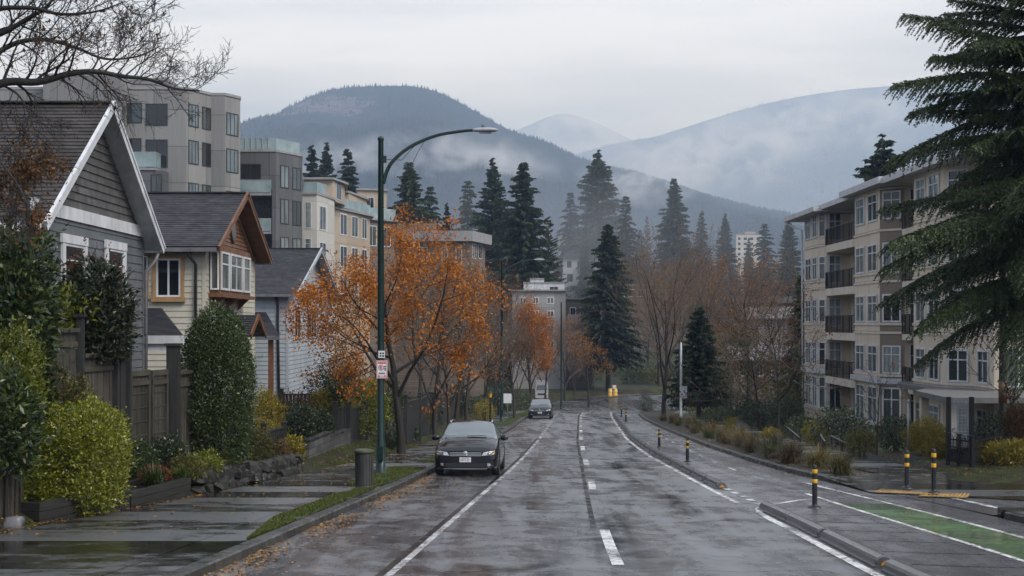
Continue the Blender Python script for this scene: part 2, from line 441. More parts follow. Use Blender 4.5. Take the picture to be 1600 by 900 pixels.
sun = bpy.data.lights.new('sun', 'SUN'); so = bpy.data.objects.new('sun', sun); COL.objects.link(so)
sun.energy = 1.5; sun.angle = R(26); sun.color = (1, .96, .9)
dirv = Vector((math.sin(SUN_AZ)*math.cos(SUN_EL), math.cos(SUN_AZ)*math.cos(SUN_EL), math.sin(SUN_EL)))
so.rotation_euler = dirv.to_track_quat('Z', 'Y').to_euler(); so.location = dirv*50

SC.render.engine = 'CYCLES'
SC.cycles.use_denoising = True
try: SC.cycles.denoiser = 'OPENIMAGEDENOISE'
except Exception: pass
SC.cycles.max_bounces = 7; SC.cycles.diffuse_bounces = 3; SC.cycles.glossy_bounces = 3; SC.cycles.transmission_bounces = 4
SC.cycles.volume_bounces = 3; SC.cycles.transparent_max_bounces = 8; SC.cycles.sample_clamp_indirect = 8
SC.cycles.caustics_reflective = False; SC.cycles.caustics_refractive = False
vs = SC.view_settings; vs.view_transform = 'Standard'; vs.look = 'None'; vs.gamma = 1; vs.use_curve_mapping = False; vs.exposure = 0.86

hz = MB(); hz.box(-9100, -75, -9.5, 9100, 15300, 1720)
ho = obj('haze', hz, None); ho.data.materials.clear()
b = NB('air_haze')
pv = b.n('ShaderNodeVolumePrincipled', ins={'Color': (.52, .69, 1.0, 1), 'Absorption Color': (1, 1, 1, 1), 'Density': 1.95e-4, 'Anisotropy': .1})
b.t.links.new(pv.outputs[0], b.out.inputs['Volume']); ho.data.materials.append(b.m)
tag(ho, 'thin grey rain haze between street and mountains', 'haze', kind='stuff')
# ================================================================== GROUND, ROAD, MARKINGS
def lin(a, b, s):
    n = max(1, int(math.ceil((b-a)/s))); return [a+(b-a)*i/n for i in range(n+1)]
ds = lin(-60, 10, 10)[:-1]+lin(10, 130, 2)[:-1]+lin(130, 205, 1.0)[:-1]+lin(205, 400, 15)[:-1]+lin(400, 1000, 60)[:-1]+[1000, 1500, 2500, 4000, 8000, 15200]
XB = 9000
V = []; Q = []
for d in ds:
    a, b = sl(d), sr(d)
    if d > 203: a, b = a, a+.01
    if d > 203: xs = [-XB, -2500, -600, -200, -90, -50, -30, -18, -10, -5, 0, 5, 10, 18, 30, 60, 100, 160, 300, 900, 2500, XB]
    else: xs = [-XB, -2500, -600, -200, -90, min(-50, a-30), a-25, a-10, a-5, a-1.6, a-.9, a-.4, a+.02, (a+b)/2, b-.02, b+1, b+2.5, b+5, b+10, b+25, max(b+60, 300), XB]
    for x in xs:
        z = T(x, d) if d <= 203 else G(d)
        if abs(x) < 80 and not (a-.1 < x < b+.1): z += .05*mnoise.noise((x*.6, d*.6, 0))
        V.append((x, d, z))
n = 22
for i in range(len(ds)-1):
    for k in range(n-1):
        Q.append((i*n+k, i*n+k+1, (i+1)*n+k+1, (i+1)*n+k))
gm = MB(); gm.add(V, Q)
struct('ground', gm, M['ground'], True)

def strip(name, fa, fb, d0, d1, dz, mat, step=1.5, cols=1, kind=True):
    mb = MB(); dd = lin(d0, d1, step); vs = []
    for d in dd:
        a, b = fa(d), fb(d)
        z = dz(d) if callable(dz) else dz
        for k in range(cols+1):
            vs.append((a+(b-a)*k/cols, d, G(d)+z))
    m = cols+1
    mb.add(vs, [(i*m+k, i*m+k+1, (i+1)*m+k+1, (i+1)*m+k) for i in range(len(dd)-1) for k in range(cols)])
    return struct(name, mb, mat)
off = lambda f, o: (lambda d: f(d)+o)
strip('road', kl, kr, -40, 192, 0.0, M['road'], 1.0, 6)

# bike lane and buffer surface, a smoother asphalt (right of the separators)
cL = poly([(-40, 5.6), (10, 5.3), (17.4, 5.05), (20.7, 5.15), (25.8, 5.1), (30.7, 5.05), (46.3, 5.15), (60, 5.65), (79, 6.8), (100, 8.1), (125, 9.9), (131, 10.6), (140, 12.5), (146, 15)])
strip('bike_lane', off(cL, .15), off(kr, -.02), -40, 118, .004, M['lane'], 1.5, 3)

def kerb(name, f, d0, d1, w, h, side, mat, gaps=(), step=1.0):
    """kerb stone run; side -1: lies left of the line f, +1: right of it"""
    mb = MB(); dd = lin(d0, d1, step); prev = None
    for d in dd:
        x = f(d); t = Vector((f(d+.5)-f(d-.5), 1.0, G(d+.5)-G(d-.5))).normalized()
        nrm = Vector((t.y, -t.x, 0)).normalized()*side
        p = Vector((x, d, G(d)))
        up = Vector((0, 0, 1))
        ring = [p+nrm*.0-up*.08, p+nrm*.012+up*(h-.025), p+nrm*.035+up*h, p+nrm*w+up*h, p+nrm*w-up*.08]
        if any(g0 < d < g1 for g0, g1 in gaps): prev = None; continue
        if prev is not None:
            mb.add(prev+ring, [(k, k+1, k+6, k+5) if side > 0 else (k+1, k, k+5, k+6) for k in range(4)])
        else: mb.add(ring, [(0, 1, 2, 3, 4)])
        prev = ring
    return struct(name, mb, mat)
kerb('kerb', kl, -30, 191, .24, .135, -1, M['kerb'])
kerb('kerb', kr, -30, 158, .16, .135, 1, M['kerb'], gaps=((24.5, 31.2),))
# verge: left, with grass at places; walk
vergeL = off(kl, -.24)
def vl(d):     # left edge of the narrow verge
    base = .75+.35*min(max((d-25)/35, 0), 1)
    return kl(d)-.24-base
strip('verge', vl, vergeL, -30, 190, .125, M['walk'], 1.5)
strip('sidewalk', sl, vl, -30, 189, .129, M['walk'], 1.5, 2)
strip('sidewalk', strip_r, sr, 34.6, 150, .129, M['walk'], 1.5)
strip('sidewalk', off(kr, .16), sr, -30, 24.4, .129, M['walk'], 1.5)
# driveway mouth and dropped pavement on the right
def flat(name, pts, dz, mat):
    dz = dz if callable(dz) else (lambda y, k=dz: k)
    mb = MB(); mb.add([(x, y, G(y)+dz(y)) for x, y in pts], [tuple(range(len(pts)))]); return struct(name, mb, mat)
flat('driveway', [(9.22, 24.55), (17, 24.55), (17, 27.6), (10.2, 28.6), (8.5, 30.2), (8.5, 31.2), (8.9, 27.5)], .012, M['lane'])
flat('pavement_apron', [(8.25, 31.4), gp(1360, 771)[:2], gp(1515, 779)[:2], gp(1600, 783.5)[:2], (17, 27.2), (17, 29.8), (11.3, 32.4), (11.6, 34.6), (8.1, 34.6)], lambda y: .03+.097*min(max((y-30.5)/4.1, 0), 1), M['walk'])
kb = MB(); kb.box(9.3, 24.36, G(24)-.1, 15.2, 24.52, G(24)+.14)
struct('kerb_edge', kb, M['kerb'])
# planting strip of mulch between right kerb and pavement
strip('planting_bed', off(kr, .16), off(strip_r, -.02), 33.6, 150, .105, M['soil'], 1.5, 2)

# painted markings -----------------------------------------------------------
pL = poly([(-20, -4.6), (10, -2.2), (17, -1.6), (28.6, -.89+.15), (35.5, -.2), (43.9, .38), (60, 1.3), (79, 2.25), (96, 3.05), (125, 4.75), (140, 6.2), (150, 8)])
pC = poly([(-20, 1.2), (10, 1.35), (17.8, 1.47), (22, 1.58), (31.6, 1.98), (56.8, 3.07), (80, 4.3), (104, 5.6), (125, 7.0), (140, 8.8), (150, 11), (158, 15), (164, 21), (170, 34)])
strip('lane_marking', off(pL, -.055), off(pL, .055), -20, 52, .004, M['white_worn'], 1.0)
for d0 in lin(52, 135, 4.2)[:-1]:
    strip('lane_marking', off(pL, -.055), off(pL, .055), d0, d0+2.3, .004, M['white_worn'], 1.0)
strip('tar_seam', off(pL, -.17), off(pL, -.075), -20, 60, .004, M['tar'], 1.0)
for d0, d1 in ((6, 10), (17.8, 22.2), (30.5, 33.6), (40, 43.4), (49, 52.6), (58.5, 62), (68, 71.5), (77, 80.5), (86, 89.5), (95, 98.6), (104, 107.5), (113, 117), (123, 127), (134, 138), (145, 149)):
    strip('lane_marking', off(pC, -.085), off(pC, .085), d0, d1, .004, M['white'], 1.0)
strip('tar_seam', off(pC, -.22), off(pC, -.12), 22.5, 140, .0035, M['tar'], 1.0)
pR = off(cL, -.30)
strip('lane_marking', off(pR, -.075), off(pR, .075), -20, 24.2, .005, M['white'], 1.0)
strip('lane_marking', off(pR, -.06), off(pR, .06), 27.2, 142, .005, M['white'], 1.0)
cr_ = random.Random(9)
def stripe(name, pts, wd, mat, dz=.009):
    mb = MB()
    P = [Vector((x, y, 0)) for x, y in pts]
    L = []
    for i, p in enumerate(P):
        t = (P[min(i+1, len(P)-1)]-P[max(i-1, 0)]).normalized(); nn = Vector((t.y, -t.x, 0))*wd/2
        for q in (p-nn, p+nn): L.append((q.x, q.y, G(q.y)+dz))
    mb.add(L, [(2*i, 2*i+1, 2*i+3, 2*i+2) for i in range(len(P)-1)])
    return struct(name, mb, mat)
for dd, a0, a1 in ((17.2, -.9, 4.2), (19.6, -3.4, -1.3), (20.6, 1.9, 4.4), (23.4, -.6, 1.5), (25.5, -3.1, -1.0), (26.8, -.5, 4.4), (31.5, 0, 4.4), (37, .4, 4.5), (45, .8, 4.6), (54, 1.2, 5.0), (66, 2, 5.6)):
    n_ = 9; stripe('road_crack', [(a0+(a1-a0)*i/n_, dd+cr_.uniform(-.16, .16)+.05*i/n_) for i in range(n_+1)], .018, M['tar'], .0045)
# rounded nose of the buffer at the first separator
stripe('lane_marking', [(cL(24.0)-.30, 24.0), (cL(25)-.27, 25.0), (cL(25.8)-.12, 25.9), (cL(26)+.2, 26.6), (cL(26)+.75, 27.3), (cL(26)+1.25, 27.9), (cL(26)+1.5, 28.1)], .13, M['white'])
for i in range(5):
    d0 = 26.6+i*.95
    stripe('lane_marking', [(cL(d0)+.12, d0), (cL(d0)+.09, d0+.5)], .16, M['white'])
gL = poly([(0, 7.5), (18.2, 7.3), (21, 7.15), (26.9, 6.85), (40, 6.5), (60, 7.2), (80, 8.3), (100, 9.3), (115, 10.1)])
gR = poly([(0, 8.55), (21, 8.42), (26.9, 8.0), (31.8, 7.55), (34, 7.4)])
strip('bike_lane_green', off(gL, .07), off(gR, -.06), 8, 27.0, .008, M['green'], 1.0)
strip('lane_marking', off(gL, -.055), off(gL, .055), 8, 29.5, .008, M['white'], 1.0)
strip('lane_marking', off(gR, -.055), off(gR, .055), 8, 33.0, .008, M['white'], 1.0)
for d0 in lin(34, 112, 3.6)[:-1]:
    strip('lane_marking', off(gL, -.04), off(gL, .04), d0, d0+1.3, .008, M['white'], .7)
for i, dd in enumerate((9, 11, 13, 14.6, 16.2, 17.6, 19, 20.4, 21.8, 23.2, 24.6)):
    x0, x1 = cL(dd)+.45, gL(dd)-.25
    stripe('tar_seam', [(x0, dd+.25), ((x0+x1)/2, dd+.02), (x1, dd-.15)], .045, M['tar'], .0075)
x, y, z = gp(1487, 779); x2, y2, z2 = gp(1568, 797)
stripe('lane_marking', [(x, y), (x2, y2)], .16, M['white'], .02)
x, y, z = gp(1525, 818); x2, y2, z2 = gp(1610, 836)
# tactile pads
for quad_ in (((1362, 769), (1440, 772), (1450, 765), (1384, 761)), ((1433, 775), (1511, 778), (1517, 771), (1452, 768))):
    c = [gp(x, y, .038) for x, y in quad_]; mb = MB(); mb.add(c, [(0, 1, 2, 3)])
    A, B, C, D = [Vector(q) for q in c]; nu = int((B-A).length/.085); nv = int((D-A).length/.085)
    for i in range(nu):
        for k in range(nv):
            u_, v_ = (i+.5)/nu, (k+.5)/nv; p = (A*(1-u_)+B*u_)*(1-v_)+(D*(1-u_)+C*u_)*v_
            mb.add([(p.x-.02, p.y-.02, p.z), (p.x+.02, p.y-.02, p.z), (p.x+.02, p.y+.02, p.z), (p.x-.02, p.y+.02, p.z), (p.x, p.y, p.z+.012)], [(0, 1, 4), (1, 2, 4), (2, 3, 4), (3, 0, 4)])
    struct('tactile_paving', mb, M['yellow'])

# ================================================================== HILLS
def mountain(name, ridge, d0, front, back, mat, step_px, seedz, gully=1.0, pad=900, depth_n=26):
    px = np.array([p[0] for p in ridge], float); py = np.array([p[1] for p in ridge], float)
    us = np.arange(px[0], px[-1]+.1, step_px)
    H = CAMZ+(505-np.interp(us, px, py))*d0/F
    ker = np.ones(5)/5; Hs = np.convolve(np.pad(H, 2, 'edge'), ker, 'valid')
    X = (us-800)*d0/F
    vsn = np.concatenate([np.linspace(-1, 0, depth_n), np.linspace(0, 1, 8)[1:]])
    V = np.zeros((len(vsn), len(us), 3)); base = G(1e4)-3
    for i, v in enumerate(vsn):
        sh = (1-abs(v))**(.95 if v < 0 else 1.3)
        amp = gully*(1-abs(v)**2)*abs(v)**.7
        for k in range(len(us)):
            y = d0+(v*front if v < 0 else v*back)
            nz_ = mnoise.fractal((X[k]/(d0*.11), v*1.3*front/(d0*.2)+seedz, seedz), .9, 2.1, 5)
            V[i, k] = (X[k]+amp*.03*d0*mnoise.noise((v*3, X[k]/(d0*.2), seedz)), y, base+(Hs[k]-base)*max(0, sh+amp*.18*nz_))
    n = len(us); idx = np.arange(len(vsn)*n).reshape(len(vsn), n)
    Q = np.stack([idx[:-1, :-1], idx[:-1, 1:], idx[1:, 1:], idx[1:, :-1]], -1).reshape(-1, 4)
    o = link(name, mesh_np(name, V.reshape(-1, 3), Q, mat, True)); o['kind'] = 'structure'
    return V, vsn
b = NB('mountain_forest_floor'); v = b.coord('Object', (.001, .001, .001))
rock = b.n('ShaderNodeVectorMath', operation='DISTANCE', ins={0: b.coord('Object', (1/190, 1/2500, 1/68), ), 1: ((510-800)*3600/F/190, 3300/2500, (CAMZ+(505-186)*3600/F)/68)}).outputs['Value']
nf = b.noise(v, 9, 7, .65)
k = b.ramp(b.math('ADD', b.math('MULTIPLY', rock, .55), nf), [(.92, 1), (1.15, 0)])
fc = b.ramp(b.noise(v, 30, 5), [(.3, (.018, .026, .022)), (.7, (.035, .045, .033))])
rc = b.ramp(b.noise(v, 22, 8, .7), [(.3, (.05, .048, .05)), (.55, (.15, .138, .14)), (.7, (.23, .215, .215))])
M['mount'] = b.done(b.bsdf(b.mix(k, fc, rc), .9, 0, .1, b.bump(b.noise(v, 60, 6, .7), 1.0, 25)))
M['mount_far'] = m_var('far_forest', (.03, .04, .036), (.06, .07, .06), .004, (.9, .95), 0)
M['mount_snow'] = m_var('snowy_rock', (.03, .035, .04), (.42, .44, .47), .0035, (.8, .9), 0, detail=9)
M['conifer_far'] = m_leaf('far_conifer', [(.014, .022, .017), (.03, .04, .028)], .7, 0, .1)
R1 = [(-700, 420), (-300, 360), (150, 300), (260, 268), (360, 228), (400, 203), (430, 184), (460, 162), (500, 145), (545, 136), (600, 134), (650, 135), (680, 142), (720, 161), (760, 184), (800, 206), (850, 220), (880, 235), (905, 248), (950, 262), (1000, 272), (1050, 289), (1100, 307), (1150, 319), (1200, 329), (1260, 339), (1350, 354), (1500, 384), (1900, 430)]
V1, vs1 = mountain('mountain', R1, 3600, 2000, 1500, M['mount'], 6, 1.3, depth_n=34)
R2 = [(300, 300), (700, 262), (800, 255), (905, 241), (950, 226), (1020, 215), (1080, 196), (1140, 177), (1200, 161), (1260, 149), (1330, 139), (1400, 134), (1490, 127), (1560, 131), (1700, 150), (2100, 220), (2600, 330)]
V2, vs2 = mountain('mountain', R2, 8600, 4000, 3000, M['mount_far'], 8, 4.1, 1.6)
R3 = [(500, 300), (700, 250), (760, 231), (800, 206), (835, 192), (862, 180), (882, 176), (900, 180), (930, 191), (960, 205), (1000, 225), (1100, 250), (1300, 300)]
mountain('mountain', R3, 10200, 900, 2000, M['mount_snow'], 6, 7.7, 1.0)
def mountain_trees(name, V, vsn, n, hmin, hmax, vmin, seed, label, rockface=False):
    r = np.random.default_rng(seed)
    nv = np.sum(vsn <= 0.001); L = V.shape[1]
    fv = 1-np.abs(1-r.random(n)**.8*(1-vmin)) if False else vmin+(1-vmin)*r.random(n)**.75
    fi = fv*(nv-1); fk = r.random(n)*(L-1.01)
    i0 = np.minimum(fi.astype(int), nv-2); k0 = fk.astype(int); ti = (fi-i0)[:, None]; tk = (fk-k0)[:, None]
    P = (V[i0, k0]*(1-ti)+V[i0+1, k0]*ti)*(1-tk)+(V[i0, k0+1]*(1-ti)+V[i0+1, k0+1]*ti)*tk
    if rockface:
        px = 800+P[:, 0]*F/P[:, 1]; py = 505-(P[:, 2]-CAMZ)*F/P[:, 1]
        w_ = ((px-512)/88)**2+((py-188)/38)**2+r.normal(size=n)*.28+.55*np.sin(px*.13)*np.sin(py*.21+px*.05)
        P = P[w_ > .8]; n = len(P)
        ang = r.random(n)*6.28
    h = hmin+(hmax-hmin)*r.random(n)**1.6; rad = h*(.16+.1*r.random(n))
    ang = r.random(n)*6.28
    Vt = np.zeros((n, 5, 3)); Vt[:, 4] = P+np.stack([0*h, 0*h, h*.97], 1)
    for q in range(4):
        Vt[:, q] = P+np.stack([np.cos(ang+q*1.5708)*rad, np.sin(ang+q*1.5708)*rad, -h*.06], 1)
    base = np.arange(n)[:, None]*5
    Q = np.concatenate([base+np.array([[q, (q+1) % 4, 4]]) for q in range(4)], 0)
    o = link(name, mesh_np(name, Vt.reshape(-1, 3), Q, M['conifer_far']))
    tag(o, label, 'forest', kind='stuff')
def keep_rock(V): return V
mountain_trees('mountain_forest', V1[:, 140:370], vs1, 46000, 5, 13, .2, 3, 'dark conifer forest covering the near round mountain', True)
mountain_trees('mountain_forest', V2[:, 40:250], vs2, 22000, 10, 22, .3, 4, 'faded conifer forest on the hazy right hand ridge')

# ================================================================== LOW CLOUD ON THE SLOPES
def mist(label, px0, px1, py0, py1, d, depth, dens, seed, sc=2.2, lo=.45):
    x0, x1 = (px0-800)*d/F, (px1-800)*d/F; z1, z0 = CAMZ-(py0-505)*d/F, CAMZ-(py1-505)*d/F
    mb = MB(); mb.lathe([(.02, -1), (.5, -.85), (.86, -.45), (1, 0), (.86, .45), (.5, .85), (.02, 1)], 20)
    cx, cz = (x0+x1)/2, (z0+z1)/2; hx, hz_ = (x1-x0)/2, (z1-z0)/2
    o = obj('mist', mb, None, None, local=True); o.data.materials.clear(); o.location = (cx, d, cz); o.scale = (hx, depth, hz_)
    b = NB('mist_'+str(seed)); v = b.coord('Object', (1, 1, 1))
    ln = b.n('ShaderNodeVectorMath', operation='LENGTH', ins={0: v}).outputs['Value']
    fall = b.ramp(ln, [(.1, 1), (.95, 0)])
    nz_ = b.noise(b.coord('Object', (hx/hz_*.55, 1.2, .8)), sc, 6, .58, .8)
    k = b.math('MULTIPLY', b.ramp(nz_, [(lo, 0), (lo+.28, 1)]), fall)
    pv = b.n('ShaderNodeVolumePrincipled', ins={'Color': (.93, .95, 1, 1), 'Density': b.math('MULTIPLY', k, dens), 'Anisotropy': .2})
    b.t.links.new(pv.outputs[0], b.out.inputs['Volume']); o.data.materials.append(b.m)
    tag(o, label, 'mist', kind='stuff')
mist('drifting mist bank across the middle of the near mountain', 470, 900, 196, 345, 2500, 260, .024, 1)
mist('mist over the left foot of the near mountain', 370, 640, 212, 318, 2350, 220, .014, 2)
mist('mist wisps lying on the right hand ridge', 900, 1290, 165, 330, 6200, 500, .010, 3, 2.0, .46)
mist('thin rain mist hanging among the hillside conifers', 420, 1420, 225, 520, 285, 50, .0042, 5, .9, .2)
mist('mist wisp over the upper right ridge', 1080, 1480, 120, 260, 6600, 500, .006, 6, 2.0, .46)
mist('mist wisps low on the near mountain right shoulder', 880, 1130, 235, 330, 2300, 200, .018, 4, 2.4, .46)
# ================================================================== BUILDING HELPERS
def V3(*a): return Vector(a)
ZU = Vector((0, 0, 1))
def window(root, P, u, n, w, h, cols=1, rows=1, fm='trimw', gm='glass', fw=.05, bar=.03, depth=.05, cas=0, cm=None, sill=0, pane=True, split=None, base=.0):
    """P: lower left corner seen from outside; u along the wall, n outwards. One part 'window' with its pane (and casing, sill) below it."""
    P, u, n = Vector(P), Vector(u).normalized(), Vector(n).normalized()
    P = P+n*base
    mb = MB()
    mb.obox(P, u, ZU, n, 0, 0, .003, fw, h, depth); mb.obox(P, u, ZU, n, w-fw, 0, .003, w, h, depth)
    mb.obox(P, u, ZU, n, fw, 0, .003, w-fw, fw, depth-.002); mb.obox(P, u, ZU, n, fw, h-fw, .003, w-fw, h, depth-.002)
    for i in range(1, cols):
        x = w*i/cols if split is None else w*split[i-1]
        mb.obox(P, u, ZU, n, x-bar/2, fw, .004, x+bar/2, h-fw, depth-.008)
    for k in range(1, rows):
        z = h*k/rows if rows > 2 else h*.68
        if rows == 1: break
        mb.obox(P, u, ZU, n, fw, z-bar/2, .004, w-fw, z+bar/2, depth-.011)
    wo_ = obj('window', mb, M[fm], root)
    if pane:
        g = MB(); g.obox(P, u, ZU, n, fw*.5, fw*.5, .006, w-fw*.5, h-fw*.5, .022)
        obj('pane', g, M[gm], wo_)
    if cas:
        c = MB()
        c.obox(P, u, ZU, n, -cas, -cas*.4, .004, -.002, h, depth+.012); c.obox(P, u, ZU, n, w+.002, -cas*.4, .004, w+cas, h, depth+.012)
        c.obox(P, u, ZU, n, -cas-.03, h+.002, .004, w+cas+.03, h+cas*1.25, depth+.02)
        obj('casing', c, M[cm or fm], wo_)
    if sill:
        c = MB(); c.obox(P, u, ZU, n, -cas-.04, -sill, .004, w+cas+.04, -.004, depth+.05)
        obj('sill', c, M[cm or fm], wo_)
    return wo_
def px_street(xl, xr, yt, yb, X):
    """window rectangle in the photo on a wall facing the street at X -> (lower near corner, width, height)"""
    d0, d1 = X*F/(xl-800), X*F/(xr-800); dm = (d0+d1)/2
    return (X, min(d0, d1), CAMZ-(yb-505)*dm/F), abs(d1-d0), (yb-yt)*dm/F
def px_front(xl, xr, yt, yb, d):
    return ((xl-800)*d/F, d, CAMZ-(yb-505)*d/F), (xr-xl)*d/F, (yb-yt)*d/F
def px_wall(p0, p1, px):
    """distance along plan wall p0->p1 where the photo column px meets it"""
    k = (px-800)/F; dx, dy = p1[0]-p0[0], p1[1]-p0[1]
    return (k*p0[1]-p0[0])/(dx-k*dy)*math.hypot(dx, dy)
def wall_window(root, p0, p1, xl, xr, zb, h, **kw):
    """window between photo columns xl..xr on the plan wall p0->p1 (outside on the right hand of p0->p1)"""
    p0, p1 = Vector((*p0, 0)), Vector((*p1, 0)); u = (p1-p0).normalized(); n = Vector((u.y, -u.x, 0))
    a, b = px_wall(p0, p1, xl), px_wall(p0, p1, xr)
    return window(root, p0+u*a+ZU*zb, u, n, b-a, h, **kw)
def plan_prism(mb, pts, z0, z1): mb.prism(pts, (0, 0, 0), (1, 0, 0), (0, 1, 0), (0, 0, 1), z0, z1)

M['lapgrey'] = m_var('grey_lap_siding', (.070, .078, .084), (.115, .125, .132), 1.2, (.4, .7), .08, 30, (1, 1, .5))
M['shake'] = m_shingle('grey_gable_shakes', (.045, .044, .042), (.115, .112, .105), .22, .19, (.5, .8))
M['lapbeige'] = m_var('beige_lap_siding', (.39, .365, .295), (.52, .49, .405), 1.2, (.4, .7), .08, 30, (1, 1, .5))
M['lapblue'] = m_var('blue_grey_lap_siding', (.29, .325, .36), (.41, .44, .475), 1.2, (.4, .7), .08, 30, (1, 1, .5))
M['roof'] = m_shingle('dark_roof_shingles', (.012, .012, .014), (.056, .054, .060), .30, .15, (.42, .75))
M['roofbrown'] = m_shingle('brown_grey_roof_shingles', (.012, .010, .009), (.060, .050, .045), .30, .15, (.5, .85), moss=(.03, .03, .02))
M['browntrim'] = m_var('brown_trim', (.10, .045, .02), (.19, .09, .045), 3, (.4, .7), .1)
M['tantrim'] = m_var('ochre_trim', (.26, .15, .06), (.36, .22, .10), 3, (.4, .7), .05)
M['gutter'] = m_var('grey_gutter', (.10, .10, .11), (.17, .17, .18), 3, (.3, .5), 0)
M['pipe'] = m_var('dark_downpipe', (.02, .02, .022), (.04, .04, .042), 3, (.3, .5), 0)

def gable_house(name, label, xw, d1, d2, zb, ze, zr, back, mats, fov=.5, sov=.4, band=None, shake_from=None, step=.16, rake=.21, rstep=.17):
    """house with its gable to the street (+X). d1..d2 eave lines, xw street wall, ze/zr eave and ridge heights"""
    root = thing(name, label, 'house', (xw-back/2, (d1+d2)/2, zb))
    wm, rm, tm, gm_ = mats
    ym = (d1+d2)/2; xf = xw+fov; Lx = back+fov+.3
    ya, yb = d1+sov, d2-sov
    core = MB()
    slope = (zr-ze)/(ym-d1); za = ze+slope*sov-.12
    pl = [(ya, zb-.5), (yb, zb-.5), (yb, za), (ym, za+slope*(ym-ya)), (ya, za)]
    core.prism(pl, (0, 0, 0), (0, 1, 0), (0, 0, 1), (1, 0, 0), xw-back, xw)
    zs = shake_from or za
    H = zs-zb
    core.courses((xw, ya, zb), (0, 1, 0), (0, 0, 1), (1, 0, 0), H, step, .022, lambda b: (0, yb-ya))
    core.courses((xw-back, ya, zb), (1, 0, 0), (0, 0, 1), (0, -1, 0), za-zb, step, .022, lambda b: (0, back))
    # corner boards belong to the wall
    obj('wall', core, M[wm], root)
    cb = MB()
    for yy in (ya, yb): cb.box(xw-.08, yy-.03 if yy == ya else yy-.08, zb, xw+.035, yy+.08 if yy == ya else yy+.03, zs)
    obj('corner_board', cb, M[wm], root)
    gz = MB()
    if shake_from:
        gz.courses((xw, ya, zs), (0, 1, 0), (0, 0, 1), (1, 0, 0), za+slope*(ym-ya)-zs-.02, .19, .03,
                   lambda b: ((max(0, (zs+b-za))/slope), (yb-ya)-(max(0, (zs+b-za))/slope)))
        obj('gable', gz, M[gm_], root)
    rf = MB(); dk = MB()
    for s in (-1, 1):
        e0 = ym+s*(ym-d1); vv = Vector((0, ym-e0, zr-ze)); L = vv.length; vv.normalize()
        nn = Vector((0, s*vv.z, abs(vv.y)))
        rf.courses((xf, e0, ze), (-1, 0, 0), vv, nn, L, rstep, .018, lambda b: (0, Lx))
        dk.obox((xf-.02, e0, ze), (-1, 0, 0), vv, nn, 0, .03, -.13, Lx-.04, L-.06, -.004)
    rf.bar((xf-.03, ym, zr+.015), (xf-Lx, ym, zr+.015), .26, .04)
    rfo = obj('roof', rf, M[rm], root)
    obj('roof_deck', dk, M[tm], rfo)
    rk = MB()
    for s in (-1, 1):
        e0 = ym+s*(ym-d1); vv = Vector((0, ym-e0, zr-ze)).normalized(); nn = Vector((0, s*vv.z, abs(vv.y)))
        a = Vector((xf+.025, e0, ze))-vv*.1-nn*(rake/2-.05); bq = Vector((xf+.025, ym, zr))-nn*(rake/2-.05)+vv*(.04 if s < 0 else -.0)
        rk.bar(a, bq, .05, rake, nn)
        rk.bar(a+Vector((.035, 0, 0))+nn*rake*.33, bq+Vector((.035, 0, 0))+nn*rake*.33, .03, rake*.3, nn)
    obj('barge_board', rk, M[tm], root)
    for e0, s in ((d1, -1), (d2, 1)):
        gt = MB(); gt.box(xf-.05, e0-.07 if s < 0 else e0-.02, ze-.17, xf-Lx+.05, e0+.02 if s < 0 else e0+.07, ze-.035)
        obj('gutter', gt, M['gutter' if tm != 'trimw' else 'trimw'], root)
    if band:
        bd = MB(); bd.box(xw-.02, ya-.05, band[0], xw+.06, yb+.05, band[1]); obj('band_board', bd, M[tm], root)
    return root, dict(ya=ya, yb=yb, ym=ym, za=za, xf=xf)

# ---- 1. grey house
gx = -9.9
gh, gi = gable_house('grey_house', 'grey lap sided house with steep shake gable and wide white barge boards', gx, 26, 34.7, -1.6, 4.58, 7.72, 11, ('lapgrey', 'roofbrown', 'trimw', 'shake'), .42, .4, (4.80, 5.09), 5.09, .21, .22)
for xl, xr, yt, yb_ in ((97, 128, 382, 462), (165, 190, 390, 470)):
    P, w_, h_ = px_street(xl, xr, yt, yb_, gx)
    window(gh, (gx+.02, P[1], P[2]), (0, 1, 0), (1, 0, 0), w_, h_, 1, 2, cas=.16, cm='trimw', fw=.06, gm='glass_dark', sill=.06)
dp = MB(); dp.tube([(gx+.35, 34.55, 4.38), (gx+.3, 34.5, 4.2), (gx+.08, 34.35, 3.9), (gx+.08, 34.35, -1.2)], .045, 8)
obj('downpipe', dp, M['gutter'], gh, True)
# porch roof of the grey house (low hipped lean-to towards the beige house)
pr = MB()
A = [at(186, 500, 36), at(283, 528, 36), at(222, 474, 39.5), at(200, 478, 39.5)]
def slab(mb, pts, th=.12, dirn=(0, 0, -1)):
    P = [Vector(p) for p in pts]; q = [p+Vector(dirn)*th for p in P]; n_ = len(P)
    mb.add(P+q, [tuple(range(n_)), tuple(range(2*n_-1, n_-1, -1))]+[(i, i+n_, (i+1) % n_+n_, (i+1) % n_) for i in range(n_)])
x0, x1 = at(120, 0, 34.9)[0], at(286, 0, 34.9)[0]
zE = CAMZ-(524-505)*34.9/F; zR = CAMZ-(482-505)*39/F
e0 = Vector((x0, 34.9, zE)); vv = Vector((0, 4.2, zR-zE)); L = vv.length; vv.normalize(); nn = Vector((0, -vv.z, vv.y))
pr.courses(e0, (1, 0, 0), vv, nn, L, .17, .022, lambda bb: (0, (x1-x0)*(1-.60*bb/L)))
pr.obox(e0, (1, 0, 0), vv, nn, .1, .05, -.10, (x1-x0)*.42, L, -.004)
pw = thing('porch', 'low shingled porch roof on white beam beside the grey house', 'porch', (x0, 37, T(x0, 37)))
obj('roof', pr, M['roof'], pw)
